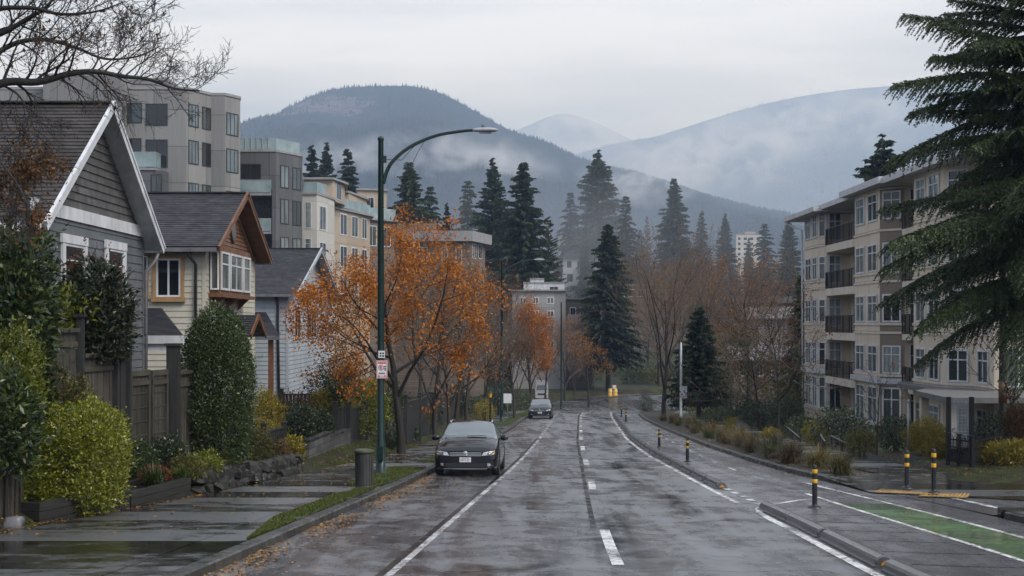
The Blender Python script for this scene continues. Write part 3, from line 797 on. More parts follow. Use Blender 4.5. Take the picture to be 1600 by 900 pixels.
fb = MB(); fb.box(x0, 34.86, zE-.22, x1, 34.95, zE-.01); fb.box(x0, 34.95, zE-.42, x1-.12, 35.05, zE-.23)
fb.box(x1-.12, 34.96, zE-.20, x1-.02, 38.5, zE-.02)
obj('beam', fb, M['trimw'], pw)
for xx in (x1-.3, x0+1.0):
    ps = MB(); ps.box(xx-.08, 34.98, T(xx, 35)-.1, xx+.08, 35.14, zE-.42); obj('post', ps, M['trimw'], pw)

# ---- 2. beige house
bx = -9.95
bh, bi = gable_house('beige_house', 'beige lap sided house with dark shingle roof and brown gable trim', bx, 41, 49.8, -2.3, 4.96, 7.12, 9.0, ('lapbeige', 'roof', 'browntrim', 'browntrim'), .55, .45, (4.9, 5.06), None, .2, .22)
# beige: rear wing wall facing the camera sits left of the roof; window in ochre casing
P, w_, h_ = px_front(245, 283, 404, 464, 41.45)
window(bh, (P[0], 41.42, P[2]), (1, 0, 0), (0, -1, 0), w_, h_, 2, 1, cas=.11, cm='tantrim', fw=.06, bar=.06, sill=.16, gm='glass_dark')
P, w_, h_ = px_front(218, 232, 400, 460, 41.45)
window(bh, (P[0], 41.42, P[2]), (1, 0, 0), (0, -1, 0), w_, h_, 2, 1, fw=.045, bar=.04, sill=.16, cas=.02, cm='tantrim')
dp = MB(); dp.tube([(at(297, 0, 41.2)[0], 41.05, 4.8), (at(297, 0, 41.2)[0], 41.1, 4.65), (at(305, 0, 41.3)[0], 41.36, 4.4), (at(305, 0, 41.3)[0], 41.36, -2)], .05, 8)
obj('downpipe', dp, M['pipe'], bh, True)
# bay window box to the street
bay = MB(); d0, d1_ = bx*F/(327-800), bx*F/(378-800)
d0, d1_ = 42.0, 46.9
zb_, zt_ = CAMZ-(461-505)*44.4/F, CAMZ-(390-505)*44.4/F
bay.box(bx+.02, d0, zb_, bx+.36, d1_, zt_)
obj('bay', bay, M['browntrim'], bh)
for a0, a1 in ((d0+.12, d0+1.3), (d0+1.5, d1_-1.5), (d1_-1.3, d1_-.12)):
    window(bh, (bx+.36, a0, zb_+.12), (0, 1, 0), (1, 0, 0), a1-a0, zt_-zb_-.3, 2 if a1-a0 > 1.5 else 1, 2, fw=.07, bar=.05, gm='glass_pale')
window(bh, (bx+.06, d0, zb_+.12), (1, 0, 0), (0, -1, 0), .28, zt_-zb_-.3, 1, 1, fw=.05)
bs = MB(); bs.box(bx+.02, d0-.12, zb_-.12, bx+.5, d1_+.12, zb_-.004)
for yy in (d0+.5, (d0+d1_)/2, d1_-.5):
    bs.prism([(0.03, -.12), (.42, -.12), (.03, -.5)], (bx, yy-.05, zb_), (1, 0, 0), (0, 0, 1), (0, 1, 0), 0, .1)
obj('bay_sill', bs, M['browntrim'], bh)
gz = MB(); gz.courses((bx+.004, 41.45, 5.06), (0, 1, 0), (0, 0, 1), (1, 0, 0), 1.9, .14, .03, lambda q: (q/.4909+.35, 7.9-q/.4909-.35))
obj('gable', gz, M['browntrim'], bh)
vn = MB(); vn.lathe([(.30, 0), (.30, .05), (.24, .07)], 16)
vn.v = [(bx+.05+z, 45.4+x, 5.75+y*1.35) for x, y, z in vn.v]
obj('gable_vent', vn, M['gutter'], bh, True)
# small gabled porch hood and side roof by the street
ph = MB(); hx = at(352, 0, 44)[0]
ym = 44.6; zt = CAMZ-(492-505)*ym/F; ze_ = CAMZ-(524-505)*ym/F
rr = MB(); tr_ = MB()
for s in (-1, 1):
    e0 = Vector((hx+1.0, ym+s*1.35, ze_)); vv = Vector((0, -s*1.35, zt-ze_)); L = vv.length; vv.normalize(); nn = Vector((0, s*vv.z, abs(vv.y)))
    rr.courses(e0, (-1, 0, 0), vv, nn, L, .17, .02, lambda q: (0, 2.2)); rr.obox(e0, (-1, 0, 0), vv, nn, .02, .02, -.08, 2.2, L, -.004)
    tr_.bar(e0+Vector((.03, 0, -.03)), e0+vv*L+Vector((.03, 0, -.03)), .05, .18, nn)
obj('hood_roof', rr, M['roof'], bh); obj('hood_trim', tr_, M['browntrim'], bh)

# ---- 3. blue grey house
ux = -10.1
uh, ui = gable_house('blue_house', 'pale blue grey lap sided house with plain grey roof behind orange tree', ux, 57.2, 71.5, -3.2, 3.85, 6.25, 9.0, ('lapblue', 'roof', 'lapblue', 'lapblue'), .5, .45, None, None, .2, .22)
P, w_, h_ = px_street(455, 466, 484, 530, ux)
window(uh, (ux+.02, 59.2, P[2]), (0, 1, 0), (1, 0, 0), 1.7, h_, 2, 1, cas=.14, fw=.06, gm='glass_dark')
window(uh, (ux+.02, 63.2, P[2]), (0, 1, 0), (1, 0, 0), 2.6, h_*.9, 3, 1, cas=.14, cm='browntrim', fw=.06, gm='glass_dark')
dp = MB(); dp.tube([(ux-.5, 57.5, 3.7), (ux-.45, 57.6, 3.3), (ux-.35, 57.6, -3)], .06, 8); obj('downpipe', dp, M['pipe'], uh, True)
# porch roof in front of the blue house
lp = thing('porch', 'shingled porch roof on brown posts against the pale blue house', 'porch', (at(410, 0, 54)[0], 54, T(-10, 54)))
x0, x1 = at(375, 0, 53)[0], at(437, 0, 53)[0]; zE = CAMZ-(525-505)*53/F; zR = CAMZ-(488-505)*57/F
e0 = Vector((x0-1, 53, zE)); vv = Vector((0, 4.2, zR-zE)); L = vv.length; vv.normalize(); nn = Vector((0, -vv.z, vv.y))
pr = MB(); pr.courses(e0, (1, 0, 0), vv, nn, L, .17, .022, lambda q: (0, (x1-x0+1)*(1-.52*q/L))); pr.obox(e0, (1, 0, 0), vv, nn, .02, .02, -.1, (x1-x0+1)*.45, L, -.004)
obj('roof', pr, M['roof'], lp)
fb = MB(); fb.box(x0-1, 52.9, zE-.16, x1, 53.0, zE-.01); obj('gutter', fb, M['gutter'], lp)
for xx in (x0+.3, x1-.4):
    ps = MB(); ps.box(xx-.1, 53.1, T(xx, 53)-.1, xx+.1, 53.3, zE-.03); obj('post', ps, M['browntrim'], lp)

# ================================================================== APARTMENTS ON THE LEFT
M['conc'] = m_panel('concrete_panels', (.15, .148, .143), (.27, .265, .255), 2.9, 2.95, .025, (.07, .07, .068))
M['darkpanel'] = m_panel('dark_metal_panels', (.075, .076, .08), (.13, .13, .135), 1.3, 2.95, .02, (.03, .03, .03))
M['cream'] = m_panel('cream_stucco', (.40, .385, .35), (.56, .54, .50), 6, 2.9, .02, (.25, .24, .22))
M['tan'] = m_panel('tan_stucco', (.30, .24, .18), (.44, .365, .28), 6, 2.9, .03, (.2, .16, .12))
M['brown'] = m_panel('brown_siding', (.12, .095, .075), (.21, .17, .14), 6, .3, .015, (.06, .05, .04))
M['paleapt'] = m_panel('pale_grey_render', (.24, .24, .24), (.36, .36, .355), 6, 2.9, .02, (.22, .22, .22))
M['railglass'] = m_var('frosted_rail_glass', (.16, .22, .23), (.30, .38, .39), .8, (.06, .2), 0)
M['darkframe'] = m_var('dark_window_frame', (.02, .022, .022), (.035, .036, .036), 3, (.3, .5), 0)
M['parapet'] = m_var('parapet_cap', (.20, .20, .20), (.30, .30, .30), 2, (.4, .6), 0)
M['roofgravel'] = m_var('flat_roof', (.10, .10, .10), (.16, .16, .155), 3, (.6, .9), .2)

def apartment(name, label, blocks, cat='apartment block'):
    """blocks: list of (plan points counter-clockwise from outside left, z0, z1, material, cap?)"""
    p = blocks[0][0][0]
    root = thing(name, label, cat, (p[0], p[1], T(p[0], p[1]) if p[1] < 203 else G(p[1])))
    for pts, z0, z1, mt, cap in blocks:
        mb = MB(); plan_prism(mb, pts, z0, z1); obj('wall', mb, M[mt], root)
        if cap:
            c = MB(); cx = sum(q[0] for q in pts)/len(pts); cy = sum(q[1] for q in pts)/len(pts)
            big = []
            for q in pts:
                v = Vector((q[0]-cx, q[1]-cy)); v = v*(1+cap/max(v.length, .1)); big.append((cx+v.x, cy+v.y))
            plan_prism(c, big, z1+.003, z1+.22); obj('parapet', c, M['parapet'], root)
    return root
def balcony(root, p0, p1, out, z, rail=1.05, mat='railglass', slabm='parapet', th=.2, posts=True):
    p0, p1 = Vector((*p0, 0)), Vector((*p1, 0)); u = (p1-p0); L = u.length; u.normalize(); n = Vector((u.y, -u.x, 0))
    s = MB(); s.obox(p0+ZU*z, u, n, ZU, 0, .003, -th, L, out, 0); bo = obj('balcony', s, M[slabm], root)
    g = MB(); g.obox(p0+ZU*z, u, n, ZU, .03, out-.06, .06, L-.03, out-.03, rail)
    g.obox(p0+ZU*z, u, n, ZU, L-.06, .02, .06, L-.03, out-.06, rail); g.obox(p0+ZU*z, u, n, ZU, .03, .02, .06, .06, out-.06, rail)
    obj('glass_rail', g, M[mat], bo)
    t = MB(); t.obox(p0+ZU*z, u, n, ZU, 0, out-.075, rail, L, out-.015, rail+.05)
    t.obox(p0+ZU*z, u, n, ZU, L-.07, .02, rail, L-.01, out-.08, rail+.05)
    k = max(1, int(L/1.3))
    for i in range(k+1):
        a = .02+(L-.08)*i/k; t.obox(p0+ZU*z, u, n, ZU, a, out-.095, 0.002, a+.04, out-.061, rail-.001)
    obj('handrail', t, M['lampgrey'], bo)
    return bo
# concrete block: stepped street side
q0, q1, q2, q3 = (-26.2, 103), (-24.85, 105.7), (-23.7, 105.7), (-22.8, 107.4)
ql = (at(192, 0, 103)[0], 103)
ap = apartment('apartment_block', 'tall grey concrete apartment block with stepped bays above the grey house', [
    ([(-52, 103), q0, q1, q2, q3, (-27.5, 125), (-52, 125)], -6, 21.3, 'conc', .08),
    ([(at(70, 0, 102)[0], 101.6), (at(190, 0, 101.6)[0], 101.6), (at(190, 0, 101.6)[0], 104), (at(70, 0, 102)[0], 104)], -6, 22.1, 'conc', .06),
    ([(at(232, 0, 104)[0]-3, 106), (at(262, 0, 106)[0], 106), (at(262, 0, 106)[0], 112), (at(232, 0, 104)[0]-3, 112)], 21.5, 22.6, 'conc', .05)])
def zpx(py, d): return CAMZ-(py-505)*d/F
for yt, yb_ in ((163, 198), (219, 256), (285, 320), (345, 385)):
    for xl, xr, c in ((294.5, 310, 3), (315.5, 329, 2)):
        wall_window(ap, q0, q1, xl, xr, zpx(yb_+2, 104.3), (yb_-yt)*104.3/F, cols=c, fm='darkframe', gm='glass_painted_sky' if c == 3 else 'glass', fw=.07, bar=.06)
    wall_window(ap, q2, q3, 353.5, 372, zpx(yb_+14, 106.5), (yb_-yt)*106.5/F, cols=3, fm='darkframe', gm='glass_painted_sky', fw=.07, bar=.06)
for xl, xr, yt, yb_, gmn in ((190, 222, 161, 192, 'glass_painted_sky'), (228, 262, 162, 196, 'glass'), (192, 221, 216, 250, 'glass_dark'), (228, 262, 218, 262, 'glass_dark'), (236, 262, 282, 320, 'glass_dark')):
    P, w_, h_ = px_front(xl, xr, yt, yb_, 103)
    window(ap, P, (1, 0, 0), (0, -1, 0), w_, h_, 2, 1, fm='darkframe', gm=gmn, fw=.07, bar=.06)
balcony(ap, (at(196, 0, 103)[0], 103), (at(252, 0, 103)[0], 103), 1.6, zpx(262, 101.5), 1.2)
bb = MB(); x0, x1 = at(200, 0, 101.6)[0], at(256, 0, 101.6)[0]; bb.box(x0, 101.5, -4, x1, 102.99, zpx(262, 101.5)-.21)
obj('lower_bay', bb, M['darkpanel'], ap)
P, w_, h_ = px_front(236, 253, 284, 300, 101.5)
window(ap, P, (1, 0, 0), (0, -1, 0), w_, h_+.6, 2, 1, fm='darkframe', gm='glass_dark', fw=.07)
# dark panelled block
r0, r1 = (-21.2, 115), (-19.4, 118.5)
rl = (at(366, 0, 115)[0], 115); ry = (at(378, 0, 117)[0], 117)
dk_ = apartment('apartment_block', 'dark panelled apartment block with glass balconies and roof terrace rail', [
    ([(at(360, 0, 115)[0], 117.2), (at(431, 0, 117.2)[0]+.0, 117.2), (-20.1, 117.2), (-19.7, 118.5), (-22.6, 132), (-29, 132)], -6, 14.5, 'darkpanel', 0),
    ([(at(360, 0, 115)[0], 115), r0, r1, (-22.6, 132), (-29, 132)], 14.5, 17.9, 'darkpanel', .08),
    ([(at(425, 0, 115)[0], 115), r0, r1, (-20.1, 119.5), (at(425, 0, 115)[0], 118)], -6, 14.5, 'darkpanel', 0)])
for yt, yb_ in ((258, 293), (310, 349), (369, 400)):
    for xl, xr, c in ((438, 451, 2), (457, 470, 2)):
        wall_window(dk_, r0, r1, xl, xr, zpx(yb_+2, 116.7), (yb_-yt)*116.7/F, cols=c, fm='darkframe', gm='glass_painted_sky' if yt < 300 else 'glass_pale', fw=.08, bar=.07)
P, w_, h_ = px_front(376, 408, 256, 280, 115)
window(dk_, P, (1, 0, 0), (0, -1, 0), w_, h_, 2, 1, fm='darkframe', gm='glass_dark', fw=.07)
for yb_ in (302, 362, 420):
    P, w_, h_ = px_front(378, 424, yb_-44, yb_, 117.2)
    window(dk_, P, (1, 0, 0), (0, -1, 0), w_, h_, 3, 1, fm='darkframe', gm='glass_dark', fw=.07)
    balcony(dk_, (at(374, 0, 115)[0], 116.9), (at(424, 0, 115)[0], 116.9), 2.0, zpx(yb_, 115), 1.15)
rt = MB()
tz = 18.12
for a, c in (((at(376, 0, 116)[0], 115.6), (-21.3, 115.6)), ((-21.3, 115.6), (-19.7, 118.6)), ((at(376, 0, 121)[0], 121), (-20.6, 121))):
    rt.bar((*a, tz+.55), (*c, tz+.55), .03, 1.05)
obj('roof_rail', rt, M['railglass'], dk_)
rp = MB()
for k in range(6):
    rp.box(at(376+k*9, 0, 116)[0]-.03, 115.50, tz, at(376+k*9, 0, 116)[0]+.03, 115.56, tz+1.2)
obj('rail_post', rp, M['lampgrey'], dk_)
# cream block
c0, c1, c2 = (at(495, 0, 128)[0], 128), (at(511, 0, 131)[0], 131), (at(519, 0, 134)[0], 133)
cr_ = apartment('apartment_block', 'cream stucco apartment block with pale bays between dark and tan blocks', [
    ([(at(468, 0, 128)[0], 128), c0, c1, (at(520, 0, 133)[0], 134), (-20, 145), (-27, 145)], -6, zpx(304, 128), 'cream', .15),
    ([(at(478, 0, 134)[0], 134), (at(520, 0, 134)[0], 134), (at(538, 0, 139)[0], 139), (-19, 146), (-24, 146)], zpx(304, 128), zpx(281, 134), 'tan', .5)])
for yt, yb_ in ((321, 359), (378, 400)):
    wall_window(cr_, c0, c1, 499, 509, zpx(yb_, 129), (yb_-yt)*129/F, cols=2, gm='glass', fw=.09, bar=.07)
    P, w_, h_ = px_front(476, 487, yt-6, yb_-2, 128); window(cr_, P, (1, 0, 0), (0, -1, 0), w_, h_, 1, 2, gm='glass_pale', fw=.09)
wall_window(cr_, (at(520, 0, 134)[0], 134), (at(538, 0, 139)[0], 139), 525, 533, zpx(312, 136), 1.9, cols=2, gm='glass', fw=.08)
rt = MB()
for a, c in ((at(474, 0, 128.3), at(495, 0, 128.3)), (at(495, 0, 128.3), at(510, 0, 131))):
    rt.bar((a[0], a[1], zpx(304, 128)+.8), (c[0], c[1], zpx(304, 128)+.8), .04, 1.0)
obj('roof_rail', rt, M['railglass'], cr_)
# tan block
t0, t1 = (at(521, 0, 138)[0], 138), (at(578, 0, 149)[0], 149)
tn = apartment('apartment_block', 'tan stucco apartment block with white framed windows and roof terrace', [
    ([(at(508, 0, 138)[0], 138), t0, t1, (-18.5, 160), (-24, 160)], -6, zpx(327, 139), 'tan', .5),
    ([(at(519, 0, 144)[0], 144), (at(545, 0, 144)[0], 144), (at(572, 0, 152)[0], 152), (-18.6, 160), (-23, 160)], zpx(327, 139), zpx(300, 143), 'tan', .3)])
for yt, yb_ in ((334, 368), (384, 418), (432, 460)):
    for xl, xr in ((531, 542), (549, 559), (565, 573)):
        wall_window(tn, t0, t1, xl, xr, zpx(yb_, 141), (yb_-yt)*141/F, cols=2, gm='glass', fw=.12, bar=.09)
rt = MB(); rt.bar((t0[0], t0[1], zpx(327, 139)+.85), (t1[0], t1[1], zpx(327, 139)+.85), .04, 1.0); rt.bar((t0[0]-.8, t0[1], zpx(327, 139)+.85), (t0[0], t0[1], zpx(327, 139)+.85), .04, 1.0)
obj('roof_rail', rt, M['railglass'], tn)
# brown block with terrace
b0, b1 = (at(566, 0, 150)[0], 150), (at(618, 0, 154)[0], 154)
bn = apartment('apartment_block', 'dark brown apartment block with glass roof terrace behind the tall lamp post', [
    ([(at(555, 0, 150)[0], 150), b0, b1, (-15.2, 166), (-21, 166)], -6, zpx(344, 151), 'brown', .5),
    ([(at(560, 0, 156)[0], 155), (at(604, 0, 156)[0], 156), (-16.3, 164), (-20, 164)], zpx(344, 151), zpx(297, 155), 'tan', .3)])
P, w_, h_ = px_front(572, 585, 308, 330, 155.3); window(bn, (P[0], 155.3, P[2]), (1, 0, 0), (0, -1, 0), w_, h_, 2, 1, gm='glass', fw=.08)
for xl, xr in ((575, 588), (598, 610)):
    wall_window(bn, b0, b1, xl, xr, zpx(385, 152), 2.4, cols=2, gm='glass_dark', fw=.08)
rt = MB(); rt.bar((b0[0], b0[1], zpx(344, 151)+.9), (b1[0], b1[1], zpx(344, 151)+.9), .04, 1.2)
obj('roof_rail', rt, M['railglass'], bn)
f0, f1, f2 = (at(612, 0, 162)[0], 162), (at(735, 0, 162)[0], 162), (at(758, 0, 170)[0], 170)
fl = apartment('apartment_block', 'low brown flat roofed apartment block half hidden by the orange tree', [
    ([f0, f1, f2, (-4, 182), (-16, 182)], -7, zpx(378, 163), 'brown', 0)])
rb = MB(); plan_prism(rb, [(f0[0]-.6, 161.2), (f1[0]+.3, 161.2), (f2[0]+.9, 169.6), (-3, 183), (-17, 183)], zpx(378, 163)+.003, zpx(362, 163))
obj('roof', rb, M['parapet'], fl)
tb = MB(); x0, x1 = at(612, 0, 166)[0], at(680, 0, 166)[0]; tb.box(x0, 165, zpx(362, 163)+.003, x1, 168, zpx(350, 166)); obj('roof_screen', tb, M['brown'], fl)
for xl, xr in ((632, 646), (655, 668), (690, 700), (712, 722)):
    P, w_, h_ = px_front(xl, xr, 386, 410, 162); window(fl, P, (1, 0, 0), (0, -1, 0), w_, h_, 2, 1, gm='glass', fw=.1)
wall_window(fl, f1, f2, 738, 744, zpx(404, 164), 1.9, cols=2, gm='glass_pale', fw=.1); wall_window(fl, f1, f2, 747, 753, zpx(404, 166), 1.9, cols=2, gm='glass_pale', fw=.1)

# ================================================================== FAR BUILDINGS, CENTRE AND RIGHT
m7 = apartment('apartment_block', 'pale grey apartment block with white penthouse where the road bends', [
    ([at(800, 0, 182)[:2], at(884, 0, 182)[:2], at(884, 0, 197)[:2], at(800, 0, 197)[:2]], -9, zpx(455, 182), 'paleapt', .4),
    ([at(884, 0, 184)[:2], at(925, 0, 184)[:2], at(925, 0, 197)[:2], at(884, 0, 197)[:2]], -9, zpx(468, 184), 'brown', .5),
    ([at(818, 0, 185)[:2], at(882, 0, 185)[:2], at(880, 0, 194)[:2], at(820, 0, 194)[:2]], zpx(455, 182)+.23, zpx(443, 185), 'trimw', .1),
    ([at(828, 0, 187)[:2], at(850, 0, 187)[:2], at(850, 0, 193)[:2], at(828, 0, 193)[:2]], zpx(443, 185)+.23, zpx(436, 185), 'trimw', .1)])
for yt, yb_ in ((464, 475), (485, 496), (508, 520), (532, 544), (555, 566)):
    for xl, xr in ((812, 822), (832, 842), (854, 866)):
        P, w_, h_ = px_front(xl, xr, yt, yb_, 182); window(m7, P, (1, 0, 0), (0, -1, 0), w_, h_, 2, 1, gm='glass', fw=.14, bar=.1)
for yb_ in (497, 520, 548):
    balcony(m7, at(886, 0, 184)[:2], at(922, 0, 184)[:2], 1.6, zpx(yb_+7, 183), 1.1, mat='paleapt', slabm='paleapt')
    P, w_, h_ = px_front(890, 900, yb_-17, yb_+6, 184); window(m7, P, (1, 0, 0), (0, -1, 0), w_, h_, 2, 1, gm='glass_dark', fw=.12)
    P, w_, h_ = px_front(906, 918, yb_-17, yb_+6, 184); window(m7, P, (1, 0, 0), (0, -1, 0), w_, h_, 2, 1, gm='glass', fw=.12)
P, w_, h_ = px_front(858, 873, 447, 454, 185); window(m7, (P[0], 185, P[2]), (1, 0, 0), (0, -1, 0), w_, h_, 2, 1, gm='glass', fw=.1)
# hillside houses further up
m8 = apartment('apartment_block', 'cream flat roofed block on the hillside between the tallest conifers', [
    ([at(872, 0, 350)[:2], at(948, 0, 350)[:2], at(948, 0, 362)[:2], at(872, 0, 362)[:2]], 0, zpx(362, 350), 'cream', .6)])
P, w_, h_ = px_front(885, 935, 368, 378, 350); window(m8, P, (1, 0, 0), (0, -1, 0), w_, h_, 6, 1, gm='glass', fw=.15)
m8b = thing('hillside_house', 'white house with dark hipped roof below the cream hillside block', 'house', (*at(910, 0, 335)[:2], G(335)))
wb = MB(); x0, x1 = at(880, 0, 335)[0], at(940, 0, 335)[0]; wb.box(x0, 335, -1, x1, 343, zpx(403, 335)); obj('wall', wb, M['paleapt'], m8b)
rb = MB(); z0, z1 = zpx(403, 335), zpx(386, 339)
rb.add([(x0-.6, 334.3, z0), (x1+.6, 334.3, z0), (x1+.6, 344, z0), (x0-.6, 344, z0), (x0+2.5, 339, z1), (x1-2.5, 339, z1)], [(0, 1, 5, 4), (1, 2, 5), (2, 3, 4, 5), (3, 0, 4), (3, 2, 1, 0)])
obj('roof', rb, M['roof'], m8b)
for xl, xr, yt, yb_ in ((886, 893, 408, 418), (902, 910, 408, 418), (922, 930, 408, 418), (886, 895, 428, 440), (905, 913, 428, 440), (922, 930, 428, 440)):
    P, w_, h_ = px_front(xl, xr, yt, yb_, 335); window(m8b, P, (1, 0, 0), (0, -1, 0), w_, h_, 2, 1, gm='glass_dark', fw=.12, fm='darkframe')
m9 = apartment('tower_block', 'distant cream tower block rising between the far conifers', [
    ([at(1150, 0, 700)[:2], at(1190, 0, 700)[:2], at(1190, 0, 715)[:2], at(1150, 0, 715)[:2]], 15, zpx(366, 700), 'cream', .4),
    ([at(1164, 0, 703)[:2], at(1180, 0, 703)[:2], at(1180, 0, 712)[:2], at(1164, 0, 712)[:2]], zpx(366, 700), zpx(361, 700), 'tan', .2)], 'tower block')
for i in range(6):
    for xl, xr in ((1153, 1157), (1162, 1167), (1172, 1177), (1182, 1187)):
        P, w_, h_ = px_front(xl, xr, 371+i*8, 375+i*8, 700); window(m9, P, (1, 0, 0), (0, -1, 0), w_, h_, 1, 1, gm='glass_dark', fw=.15, fm='darkframe')
m10 = apartment('low_building', 'low grey building with glazed sloping roof behind the right hand trees', [
    ([at(1140, 0, 150)[:2], at(1262, 0, 150)[:2], at(1262, 0, 166)[:2], at(1140, 0, 166)[:2]], -8, zpx(474, 152), 'brown', 0)], 'building')
c = MB(); x0, x1 = at(1135, 0, 149)[0], at(1266, 0, 149)[0]; c.box(x0, 149.2, zpx(474, 152)+.003, x1, 167, zpx(463, 150)); obj('roof', c, M['roofgravel'], m10)
sg = MB(); x0, x1 = at(1165, 0, 145)[0], at(1262, 0, 145)[0]
slab(sg, [(x0, 144.5, zpx(497, 144.5)), (x1, 144.5, zpx(497, 144.5)), (x1, 149.9, zpx(478, 150)), (x0, 149.9, zpx(478, 150))], .1); sgo = obj('glazed_roof', sg, M['parapet'], m10)
for k in range(9):
    xx = x0+(x1-x0)*k/8; q = MB(); q.bar((xx, 144.45, zpx(497, 144.5)+.06), (xx, 149.9, zpx(478, 150)+.06), .1, .1)
    obj('glazing_bar', q, M['lampgrey'], sgo)
for k in range(6):
    P, w_, h_ = px_front(1168+k*15, 1179+k*15, 498, 513, 145); window(m10, (P[0], 145.2, P[2]), (1, 0, 0), (0, -1, 0), w_, h_, 2, 1, gm='glass_pale', fw=.1)
fw_ = MB(); fw_.box(x0, 145.25, -7, x1, 150, zpx(497, 145)-.15); obj('front_wall', fw_, M['paleapt'], m10)
m11 = apartment('low_building', 'long low pale building behind the tall dark conifer at the bend', [
    ([at(960, 0, 262)[:2], at(1075, 0, 262)[:2], at(1075, 0, 275)[:2], at(960, 0, 275)[:2]], -4, zpx(446, 262), 'brown', .5)], 'building')
for k in range(7):
    P, w_, h_ = px_front(966+k*15, 976+k*15, 452, 464, 262); window(m11, P, (1, 0, 0), (0, -1, 0), w_, h_, 2, 1, gm='glass', fw=.14)
m12 = thing('garden_house', 'small house with pale metal roof behind the rust leaved tree', 'house', (*at(1200, 0, 118)[:2], T(23, 118)))
x0, x1 = at(1145, 0, 118)[0], at(1262, 0, 118)[0]
wb = MB(); wb.box(x0, 118, -7, x1, 125, zpx(562, 118)); obj('wall', wb, M['brown'], m12)
rb = MB(); slab(rb, [(x0-.4, 117.3, zpx(563, 117.3)), (x1+.4, 117.3, zpx(563, 117.3)), (x1, 121.5, zpx(538, 121.5)), (x0, 121.5, zpx(538, 121.5))], .1); obj('roof', rb, M['gutter'], m12)
for k in range(4):
    P, w_, h_ = px_front(1155+k*25, 1168+k*25, 568, 588, 118); window(m12, P, (1, 0, 0), (0, -1, 0), w_, h_, 2, 1, gm='glass', fw=.08)
# ================================================================== RIGHT HAND APARTMENTS
M['stucco'] = m_panel('tan_pink_stucco', (.50, .42, .32), (.66, .575, .46), 2.2, 2.73, .018, (.20, .155, .12), (.5, .8), .72)
M['band'] = m_var('moulding_stucco', (.48, .42, .34), (.65, .58, .49), 1.5, (.5, .8), .05, stretch=(1, 1, .6))
M['eave'] = m_var('grey_white_eave', (.40, .40, .41), (.54, .54, .55), 1.5, (.35, .6), 0)
M['recess'] = m_var('balcony_recess_stucco', (.22, .18, .145), (.33, .27, .22), 1.5, (.5, .8), .05)
PL = [(19.6, 85.8), (19.6, 81.9), (20.0, 81.3), (21.5, 81.3), (21.5, 73.2), (19.6, 73.2), (19.6, 68.2), (20.6, 67.2), (21.6, 67.2), (21.6, 63.1), (19.8, 63.1), (19.8, 58.8), (20.8, 57.6), (20.8, 55.2), (24.5, 54.3), (44, 54.3), (44, 90), (21.4, 87.6)]
rb_ = thing('apartment_building', 'long tan stucco apartment building with balconies and white framed bay windows', 'apartment building', (20, 70, G(70)))
ZA, ZB = 9.45, 9.75
mb = MB(); plan_prism(mb, [PL[0], PL[1], PL[2], PL[3], PL[4], (44, 73.2), (44, 90), (21.4, 87.6)], -6, ZA)
obj('wall', mb, M['stucco'], rb_)
mb = MB(); plan_prism(mb, [PL[4]]+[(19.6, 73.2)]+PL[6:16]+[(44, 73.19)], -6, ZB)
obj('wall', mb, M['stucco'], rb_)
def rim(pts, z0, z1, out, name, mat, root=rb_):
    mb = MB()
    for i in range(len(pts)-1):
        p, q = Vector((*pts[i], 0)), Vector((*pts[i+1], 0)); u = (q-p); L = u.length
        if L < .05: continue
        u /= L; n = Vector((u.y, -u.x, 0)); e = out*.85
        mb.obox(p, u, ZU, n, -e+.002*i, z0+.0015*i, .003, L+e-.002*i, z1+.0015*i, out)
    return obj(name, mb, M[mat], root)
SILL = [8.0, 5.28, 2.55, -.18]
PF = PL[:3]; PB = PL[5:8]; PD = PL[10:15]
for z in SILL[1:]+[-2.9]:
    for P_ in (PF, PB, PD): rim(P_, z-.16, z-.03, .06, 'sill_band', 'band')
for z in SILL:
    for P_ in (PF, PB, PD): rim(P_, z-.62, z-.50, .05, 'floor_band', 'band')
for P_ in (PF, PB): rim(P_, -.70, -.42, .22, 'cornice', 'eave')
rim(PB, 9.60, 9.70, .06, 'sill_band', 'band'); rim(PD, 9.60, 9.70, .06, 'sill_band', 'band')
W0, W1 = PL[0], PL[1]
def ww(p, q, a, b_, z, h, **kw):
    p, q = Vector((*p, 0)), Vector((*q, 0)); u = (q-p); L = u.length; u /= L; n = Vector((u.y, -u.x, 0))
    return window(rb_, p+u*a*L+ZU*z, u, n, (b_-a)*L, h, **kw)
